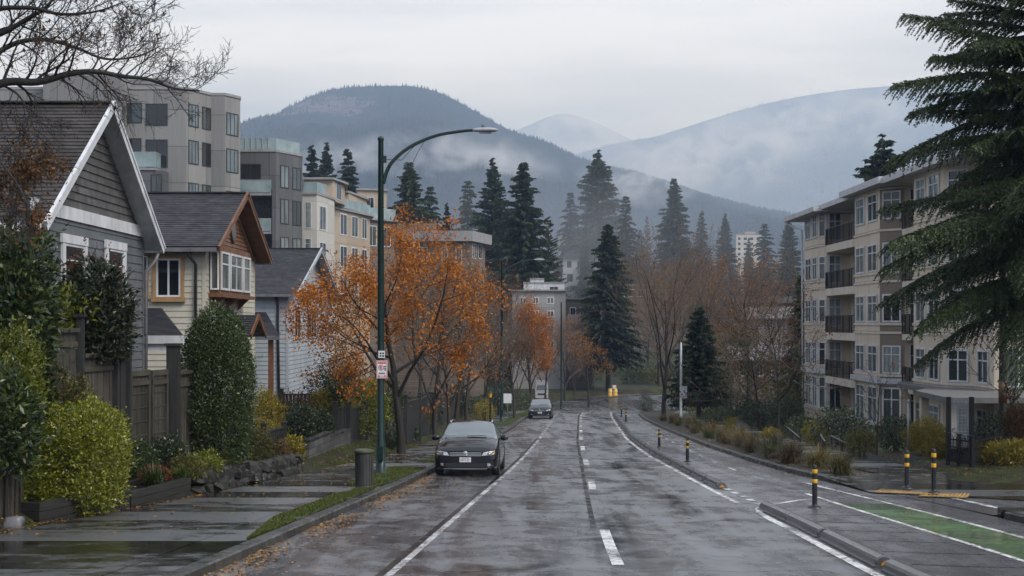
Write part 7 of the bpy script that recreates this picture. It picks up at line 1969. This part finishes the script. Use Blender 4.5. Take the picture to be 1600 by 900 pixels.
def make_car(label, paint):
    """front bumper at y=0 looking towards -y, origin on the ground at the nose"""
    st = [0, .05, .15, .35, .62, .95, 1.2, 1.45, 1.75, 2.05, 2.6, 3.1, 3.55, 3.9, 4.2, 4.38, 4.42]
    #        j: bottom, sill(x,z), waist(x,z), belt(x,z), A(x,z), B(x,z), top(z)
    tab = {
     'wb': [.55, .62, .70, .78, .80, .80, .80, .80, .80, .80, .80, .80, .80, .79, .75, .68, .62],
     'zb': [.24, .20, .18, .17, .17, .17, .17, .17, .17, .17, .17, .17, .17, .20, .25, .30, .34],
     'wm': [.70, .77, .84, .875, .885, .89, .89, .89, .89, .89, .89, .89, .89, .885, .85, .79, .72],
     'zm': [.46, .47, .50, .52, .54, .55, .55, .56, .56, .57, .58, .59, .60, .60, .60, .60, .60],
     'wl': [.66, .72, .79, .82, .84, .85, .86, .86, .86, .86, .86, .855, .85, .84, .80, .74, .68],
     'zl': [.60, .65, .72, .78, .84, .89, .91, .92, .93, .94, .95, .96, .98, 1.0, 1.0, .97, .92],
     'wa': [.60, .64, .68, .70, .72, .75, .80, .80, .76, .715, .69, .685, .68, .69, .70, .66, .60],
     'za': [.66, .70, .76, .83, .90, .955, .985, 1.0, 1.12, 1.24, 1.31, 1.31, 1.27, 1.16, 1.04, 1.0, .95],
     'wr': [.45, .48, .50, .52, .55, .60, .70, .72, .68, .62, .57, .56, .56, .58, .58, .52, .48],
     'zr': [.69, .725, .79, .865, .935, .985, 1.01, 1.06, 1.25, 1.40, 1.44, 1.43, 1.37, 1.22, 1.06, 1.01, .96],
     'zt': [.71, .745, .81, .885, .955, 1.0, 1.03, 1.10, 1.30, 1.445, 1.485, 1.475, 1.41, 1.25, 1.07, 1.02, .97]}
    ny = 96; ys = np.concatenate([np.linspace(0, .3, 16), np.linspace(.3, 4.42, ny-16)[1:]])
    g = {k: hermite(st, v, ys) for k, v in tab.items()}
    nj = 31; secs = []
    for i in range(len(ys)):
        ctl = [(0, g['zb'][i]), (g['wb'][i]*.7, g['zb'][i]), (g['wb'][i], g['zb'][i]+.01), (g['wm'][i]*.985, g['zb'][i]+.12), (g['wm'][i], g['zm'][i]), (g['wl'][i], g['zl'][i]), (g['wa'][i], g['za'][i]), (g['wr'][i], g['zr'][i]), (g['wr'][i]*.5, (g['zr'][i]+2*g['zt'][i])/3), (0, g['zt'][i])]
        c = np.array(ctl); tt = np.arange(len(c)); q = np.linspace(0, len(c)-1, nj)
        secs.append(np.stack([hermite(tt, c[:, 0], q), hermite(tt, c[:, 1], q)], 1))
    secs = np.array(secs); q = np.linspace(0, 9, nj)
    wy = (.85, 3.52); wr_ = .315
    parts = {k: MB() for k in ('body', 'windscreen', 'side_window', 'rear_window')}
    def face(i, j): 
        qc = (q[j]+q[j+1])/2; yc = (ys[i]+ys[i+1])/2; zc = (secs[i, j, 1]+secs[i+1, j+1, 1])/2
        for w0 in wy:
            if qc < 5.0 and qc > 1.2 and math.hypot(yc-w0, zc-wr_) < .375: return None
        if 1.26 < yc < 2.02 and qc > 6.25: return 'windscreen'
        if 3.45 < yc < 4.12 and qc > 6.4: return 'rear_window'
        if 5.12 < qc < 6.75 and 1.62 < yc < 3.75 and not (2.55 < yc < 2.66):
            if yc < 1.95 and qc > 5.2+(yc-1.5)*3.2: return 'body'
            return 'side_window'
        return 'body'
    idx = {k: {} for k in parts}
    for sg in (1, -1):
        for i in range(len(ys)-1):
            for j in range(nj-1):
                k = face(i, j)
                if not k: continue
                ids = []
                for a, c in ((i, j), (i, j+1), (i+1, j+1), (i+1, j)):
                    key = (a, c, sg if secs[a, c, 0] > 1e-6 else 0)
                    if key not in idx[k]:
                        idx[k][key] = len(parts[k].v); parts[k].v.append((secs[a, c, 0]*sg, ys[a], secs[a, c, 1]))
                    ids.append(idx[k][key])
                parts[k].f.append(tuple(ids if sg < 0 else ids[::-1]))
    # nose and tail caps
    for i, fl in ((0, 1), (len(ys)-1, 0)):
        ring = [(secs[i, j, 0], ys[i], secs[i, j, 1]) for j in range(nj)]+[(-secs[i, j, 0], ys[i], secs[i, j, 1]) for j in range(nj-2, 0, -1)]
        b0 = len(parts['body'].v); parts['body'].v.extend(ring); r_ = list(range(b0, b0+len(ring))); parts['body'].f.append(tuple(r_ if fl else r_[::-1]))
    t = thing('parked_car', label, 'car', (0, 0, 0), 'cars parked along the left kerb')
    obj('body', parts['body'], M[paint], t, True, True)
    for k in ('windscreen', 'rear_window'): obj(k, parts[k], M['carglass'], t, True, True)
    obj('side_window', parts['side_window'], M['carglass'], t, True, True)
    mb = MB(); mb.box(-.68, .55, .19, .68, 1.15, .75); mb.box(-.68, 3.2, .22, .68, 3.85, .75); obj('wheel_well', mb, M['signblk'], t, local=True)
    for w0 in wy:
        for sg in (-1, 1):
            mb = MB(); mb.lathe([(.20, -.10), (.295, -.105), (.315, -.08), (.315, .08), (.295, .105), (.20, .10)], 28)
            cx = sg*.785; mb.v = [(cx+c*sg, w0+a, wr_+b_) for a, b_, c in mb.v]; wl = obj('wheel', mb, M['tyre'], t, True, True)
            mb = MB(); mb.lathe([(.205, .02), (.21, .085), (.195, .09), (.06, .075), (.0, .08)], 24); mb.v = [(cx+c*sg, w0+a, wr_+b_) for a, b_, c in mb.v]; obj('rim', mb, M['rim'], wl, True, True)
    # mirrors
    for sg in (-1, 1):
        mb = MB(); mb.lathe([(.02, -.11), (.075, -.09), (.085, 0), (.075, .08), (.03, .11)], 12); mb.v = [(sg*.985+z_*1.0, 1.60+x_*.7, 1.0+y_*.95) for x_, y_, z_ in mb.v]
        mi = obj('wing_mirror', mb, M[paint], t, True, True); mb = MB(); mb.bar((sg*.80, 1.62, .96), (sg*.93, 1.61, .98), .05, .04); obj('mirror_arm', mb, M['plastic'], mi, local=True)
    # nose details
    def skin(xx, zz, off=.012):
        """front surface y for a given x,z on the nose (searched on the loft)"""
        best = 9
        for i in range(0, 30):
            s = secs[i]; inside = False
            for j in range(nj-1):
                (xa, za), (xb, zb) = s[j], s[j+1]
                if (za-zz)*(zb-zz) <= 0 and za != zb:
                    xi = xa+(xb-xa)*(zz-za)/(zb-za)
                    if xi >= abs(xx): inside = True
            if inside: best = ys[i]; break
        return best-off if best < 9 else .4
    def patch(poly, nu=8, off=.012, th=.02):
        """curved plate on the nose: quad outline (x,z) a,b,c,d"""
        (ax, az), (bx2, bz2), (cx, cz), (dx, dz) = poly; m = MB(); P = []
        for v in range(nu+1):
            for u_ in range(nu+1):
                s, r_ = u_/nu, v/nu
                x_ = (ax*(1-s)+bx2*s)*(1-r_)+(dx*(1-s)+cx*s)*r_; z_ = (az*(1-s)+bz2*s)*(1-r_)+(dz*(1-s)+cz*s)*r_
                P.append((x_, skin(x_, z_, off), z_))
        m.add(P, [(v*(nu+1)+u_, v*(nu+1)+u_+1, (v+1)*(nu+1)+u_+1, (v+1)*(nu+1)+u_) for v in range(nu) for u_ in range(nu)]); return m
    for sg in (-1, 1):
        quad = [(sg*.44, .575), (sg*.80, .605), (sg*.795, .715), (sg*.50, .665)]
        if sg < 0: pass
        obj('headlight', patch(quad, 10, .010), M['lampglass'], t, True, True)
        mb = patch([(sg*.60, .60), (sg*.70, .61), (sg*.70, .68), (sg*.60, .665)], 4, .016); obj('projector', mb, M['signblk'], t, True, True)
        obj('fog_light', patch([(sg*.60, .30), (sg*.68, .30), (sg*.68, .37), (sg*.60, .37)], 4, .016), M['chrome'], t, True, True)
        obj('indicator', patch([(sg*.765, .615), (sg*.80, .62), (sg*.798, .70), (sg*.77, .70)], 3, .018), M['amber'], t, True, True)
    obj('grille', patch([(-.42, .555), (.42, .555), (.46, .665), (-.46, .665)], 10, .008), M['plastic'], t, True, True)
    for z_ in (.575, .615, .655): 
        obj('chrome_bar', patch([(-.43, z_-.009), (.43, z_-.009), (.435, z_+.009), (-.435, z_+.009)], 8, .016), M['chrome'], t, True, True)
    obj('lower_grille', patch([(-.50, .235), (.50, .235), (.56, .37), (-.56, .37)], 10, .008), M['plastic'], t, True, True)
    obj('bumper_trim', patch([(-.60, .205), (.60, .205), (.60, .228), (-.60, .228)], 8, .014), M['chrome'], t, True, True)
    mb = MB(); yy = skin(0, .63, .03)
    mb.lathe([(.062, 0), (.062, .012), (.048, .014)], 20); mb.v = [(a, yy-c, .635+b_) for a, b_, c in mb.v]; em = obj('emblem', mb, M['chrome'], t, True, True)
    mb = MB(); mb.bar((-.024, yy-.018, .67), (-.012, yy-.018, .60), .004, .012, (0, 1, 0)); mb.bar((-.012, yy-.018, .60), (0, yy-.018, .64), .004, .012, (0, 1, 0)); mb.bar((0, yy-.018, .64), (.012, yy-.018, .60), .004, .012, (0, 1, 0)); mb.bar((.012, yy-.018, .60), (.024, yy-.018, .67), .004, .012, (0, 1, 0))
    obj('emblem_mark', mb, M['signblk'], em, local=True)
    yy = skin(0, .46, .02)-.012
    mb = MB(); mb.box(-.155, yy, .40, .155, yy+.012, .53); pl = obj('number_plate', mb, M['signw'], t, local=True)
    mb = MB(); x_ = -.125
    for ch_ in '008 FE 68':
        segs = {'0': 'abcdef', '8': 'abcdefg', 'F': 'aefg', 'E': 'aefgd', '6': 'afedcg'}.get(ch_, '')
        w_, h_ = .020, .026; z_ = .452
        S_ = {'a': (0, h_, w_, h_+.005), 'd': (0, -h_, w_, -h_+.005), 'g': (0, -.0025, w_, .0025), 'f': (0, 0, .005, h_), 'b': (w_-.005, 0, w_, h_), 'e': (0, -h_, .005, 0), 'c': (w_-.005, -h_, w_, 0)}
        for c in segs:
            a0, b0, a1, b1 = S_[c]; mb.box(x_+a0, yy-.003, z_+b0, x_+a1, yy-.001, z_+b1)
        x_ += .029 if ch_ != ' ' else .016
    mb.box(-.10, yy-.003, .503, .10, yy-.001, .515)
    obj('plate_print', mb, M['signblk'], pl, local=True)
    mb = MB()
    for sg in (-1, 1): mb.bar((sg*.05, 1.27, 1.065), (sg*.05+.45, 1.34, 1.075), .02, .012)
    obj('wiper', mb, M['plastic'], t, local=True)
    for sg in (-1, 1):
        mb = MB(); mb.tube([(sg*.60, 2.1, 1.435), (sg*.585, 2.6, 1.475), (sg*.575, 3.2, 1.46), (sg*.575, 3.5, 1.40)], .018, 6); obj('roof_rail', mb, M['chrome'], t, True, True)
        mb = MB(); mb.box(sg*.885-.012, 2.25, .80, sg*.885+.012, 2.42, .83); obj('door_handle', mb, M[paint], t, local=True)
        obj('tail_light', MB_box(sg*.62, 4.33, .80, sg*.78, 4.43, .95), M['signred'], t, local=True)
    return t
def MB_box(*a):
    m = MB(); x0, y0, z0, x1, y1, z1 = a; m.box(min(x0, x1), y0, z0, max(x0, x1), y1, z1); return m
car1 = make_car('near black hatchback parked at the left kerb facing the camera', 'carpaint')
def set_car(o, x, d, head):
    """head: sideways drift per metre of depth; pitch follows the street"""
    o.rotation_mode = 'XYZ'; o.rotation_euler = (math.atan(-.0485) if d < 120 else 0, 0, -math.atan(head)); o.location = (x, d, G(d)+.004)
set_car(car1, (727-800)*34.9/F, 34.9, .045)
x2_ = (843.5-800)*95/F
car2 = dup(car1, (0, 0, 0), 0, 1, 'farther dark grey blue car parked facing the camera', 'cars parked along the left kerb'); set_car(car2, x2_, 95, .06)
def repaint(root, paint):
    for c in [root]+list(root.children_recursive):
        if c.type == 'MESH' and any(m in (M['carpaint'],) for m in c.data.materials):
            me = c.data.copy(); me.materials[0] = M[paint]; c.data = me
repaint(car2, 'carpaint2')
car3 = dup(car1, (gy(902, 205), 205, G(205)+.02), R(95), 1, 'white car parked sideways behind hedges at the bend', 'cars parked beyond the bend'); repaint(car3, 'carwhite')
# white van seen over the roof of the farther car
x, d = gy(846.5, 158), 158
vn_ = thing('white_van', 'white box van standing beyond the farther parked car', 'van', (x, d, T(x, d)))
mb = MB(); z0 = .35; mb.prism([(-.78, z0), (.78, z0), (.82, 1.3), (.74, 2.25), (.6, 2.38), (-.6, 2.38), (-.74, 2.25), (-.82, 1.3)], (0, 0, 0), (1, 0, 0), (0, 0, 1), (0, 1, 0), .0, 4.2); obj('body', mb, M['carwhite'], vn_, local=True)
mb = MB(); mb.prism([(-.66, 1.35), (.66, 1.35), (.58, 1.95), (-.58, 1.95)], (0, -.02, 0), (1, 0, 0), (0, 0, 1), (0, 1, 0), 0, .018); obj('windscreen', mb, M['carglass'], vn_, local=True)
mb = MB(); mb.box(-.5, -.018, .75, .5, -.002, .95); obj('grille', mb, M['plastic'], vn_, local=True)
for sg in (-1, 1):
    mb = MB(); mb.box(sg*.66-.1, -.02, .82, sg*.66+.1, -.002, 1.02); obj('headlight', mb, M['lampglass'], vn_, local=True)
    for yy in (.8, 3.3):
        mb = MB(); mb.lathe([(.33, -.1), (.33, .1)], 18); mb.v = [(sg*.7+c, yy+a, .33+b_) for a, b_, c in mb.v]; obj('wheel', mb, M['tyre'], vn_, True, True)
# ================================================================== LITTER AND GRASS
r = np.random.default_rng(77)
def scatter_leaves(name, label, pts, size, mat, flat=.25):
    n = len(pts); a = r.random(n)*6.283; D = unit(np.stack([np.cos(a), np.sin(a), r.normal(size=n)*flat*.5], 1)); S = unit(np.stack([-np.sin(a), np.cos(a), r.normal(size=n)*flat], 1))
    L = size*(.6+.8*r.random(n)); V, Q = leaf_quads(np.array(pts), D, S, L, L*.32, .3)
    o = link(name, mesh_np(name, V, Q, M[mat])); tag(o, label, 'fallen leaves', kind='stuff')
pts = []
for i in range(6500):
    d = 14+34*r.random()**1.1; w_ = abs(r.normal())*.26 if r.random() < .86 else 1.5*r.random(); x = kl(d)+.03+w_
    if mnoise.noise((x*.8, d*.5, 3))+.42 > r.random()*.7: pts.append((x, d, G(d)+.012))
for i in range(500):
    d = 60+50*r.random(); pts.append((kl(d)+.05+abs(r.normal())*.35, d, G(d)+.012))
scatter_leaves('fallen_leaves', 'orange fallen leaves gathered along the left kerb', pts, .058, 'fallen')
pts = []
for i in range(900):
    d = 18+10*r.random(); x = sl(d)-abs(r.normal())*.5+.12; pts.append((x, d, max(T(x, d), G(d)+.13)+.015))
for i in range(500):
    d = 37+16*r.random(); x = sl(d)+r.normal()*.8-.3; pts.append((x, d, max(T(x, d), G(d)+.13)+.02))
for i in range(350):
    d = 20+25*r.random(); x = sl(d)+(vl(d)-sl(d))*r.random(); pts.append((x, d, G(d)+.135))
scatter_leaves('fallen_leaves', 'orange and brown leaves lying on the left beds and pavement', pts, .07, 'fallen')
pts = []
for i in range(1500):
    d = 31.5+40*r.random(); t_ = r.random(); x = kr(d)+.2+(strip_r(d)-kr(d)-.2)*t_; pts.append((x, d, G(d)+.115)) if d > 33.8 else None
for i in range(700):
    d = 34+14*r.random(); x = sr(d)+.1+abs(r.normal())*1.5; pts.append((x, d, T(x, d)+.02))
for i in range(260):
    d = 33.5+40*r.random(); pts.append((kr(d)-.05-abs(r.normal())*.2, d, G(d)+.016))
scatter_leaves('fallen_leaves', 'brown fallen leaves on the right beds and kerb', pts, .06, 'fallen')
def grass(name, label, spots, L, dens):
    P = np.array(spots); n = len(P); a = r.random(n)*6.283; t_ = r.random(n)*.7
    D = np.stack([np.cos(a)*np.sin(t_), np.sin(a)*np.sin(t_), np.cos(t_)], 1); S = unit(np.stack([-np.sin(a), np.cos(a), 0*a], 1))
    ln = L*(.5+.8*r.random(n)); V, Q = kites(P, D, S, ln, .006+.004*r.random(n), .15)
    o = link(name, mesh_np(name, V, Q, M['grass'])); tag(o, label, 'grass', kind='stuff')
sp1 = []; turf = MB()
def verge_patch(d0, d1, fa, fb, n, z):
    for i in range(n):
        d = d0+(d1-d0)*r.random(); x = fa(d)+(fb(d)-fa(d))*r.random()
        if mnoise.noise((x*2.5, d*1.5, 9)) > -.35: sp1.append((x, d, z(x, d)))
vz = lambda x, d: G(d)+.13
fa_ = lambda d: kl(d)-.27-.55*min(1, (d-19.5)/3.5, (29.5-d)/1.5+.05); fb_ = lambda d: kl(d)-.27
verge_patch(19.6, 29.3, fa_, fb_, 15000, vz); verge_patch(30.6, 37.0, lambda d: kl(d)-1.25, off(kl, -.30), 9000, vz); verge_patch(39, 58, lambda d: kl(d)-.8, off(kl, -.30), 7000, vz)
verge_patch(28.6, 30.8, lambda d: kl(d)-.7, off(kl, -.30), 1500, vz); verge_patch(75, 130, lambda d: kl(d)-1.2, off(kl, -.30), 7000, vz)
for nm, d0, d1, fa, fb in (('verge_turf', 19.6, 29.3, fa_, fb_), ('verge_turf', 31, 37.0, lambda d: kl(d)-1.2, off(kl, -.28)), ('verge_turf', 39.5, 58, lambda d: kl(d)-.78, off(kl, -.28)), ('verge_turf', 75, 130, lambda d: kl(d)-1.2, off(kl, -.28))):
    strip(nm, fa, fb, d0, d1, .136, M['moss'], .5)
# lawn between block wall and pavement, and left verge round the trees
verge_patch(36.8, 52, lambda d: sl(d)-1.15, off(sl, -.02), 13000, lambda x, d: T(x, d)-.01)
verge_patch(52, 100, lambda d: sl(d)-1.6, off(sl, -.02), 9000, lambda x, d: T(x, d)-.01)
verge_patch(31.6, 36, lambda d: 8.75, lambda d: 10.1, 1200, lambda x, d: G(d)+.06 if d > 34.8 else G(d)-.1)
verge_patch(32, 36, lambda d: 11.3, lambda d: 15.5, 2600, lambda x, d: T(x, d)-.01)
grass('grass', 'short wet grass on the verges and lawns beside the pavements', sp1, .055, 1)
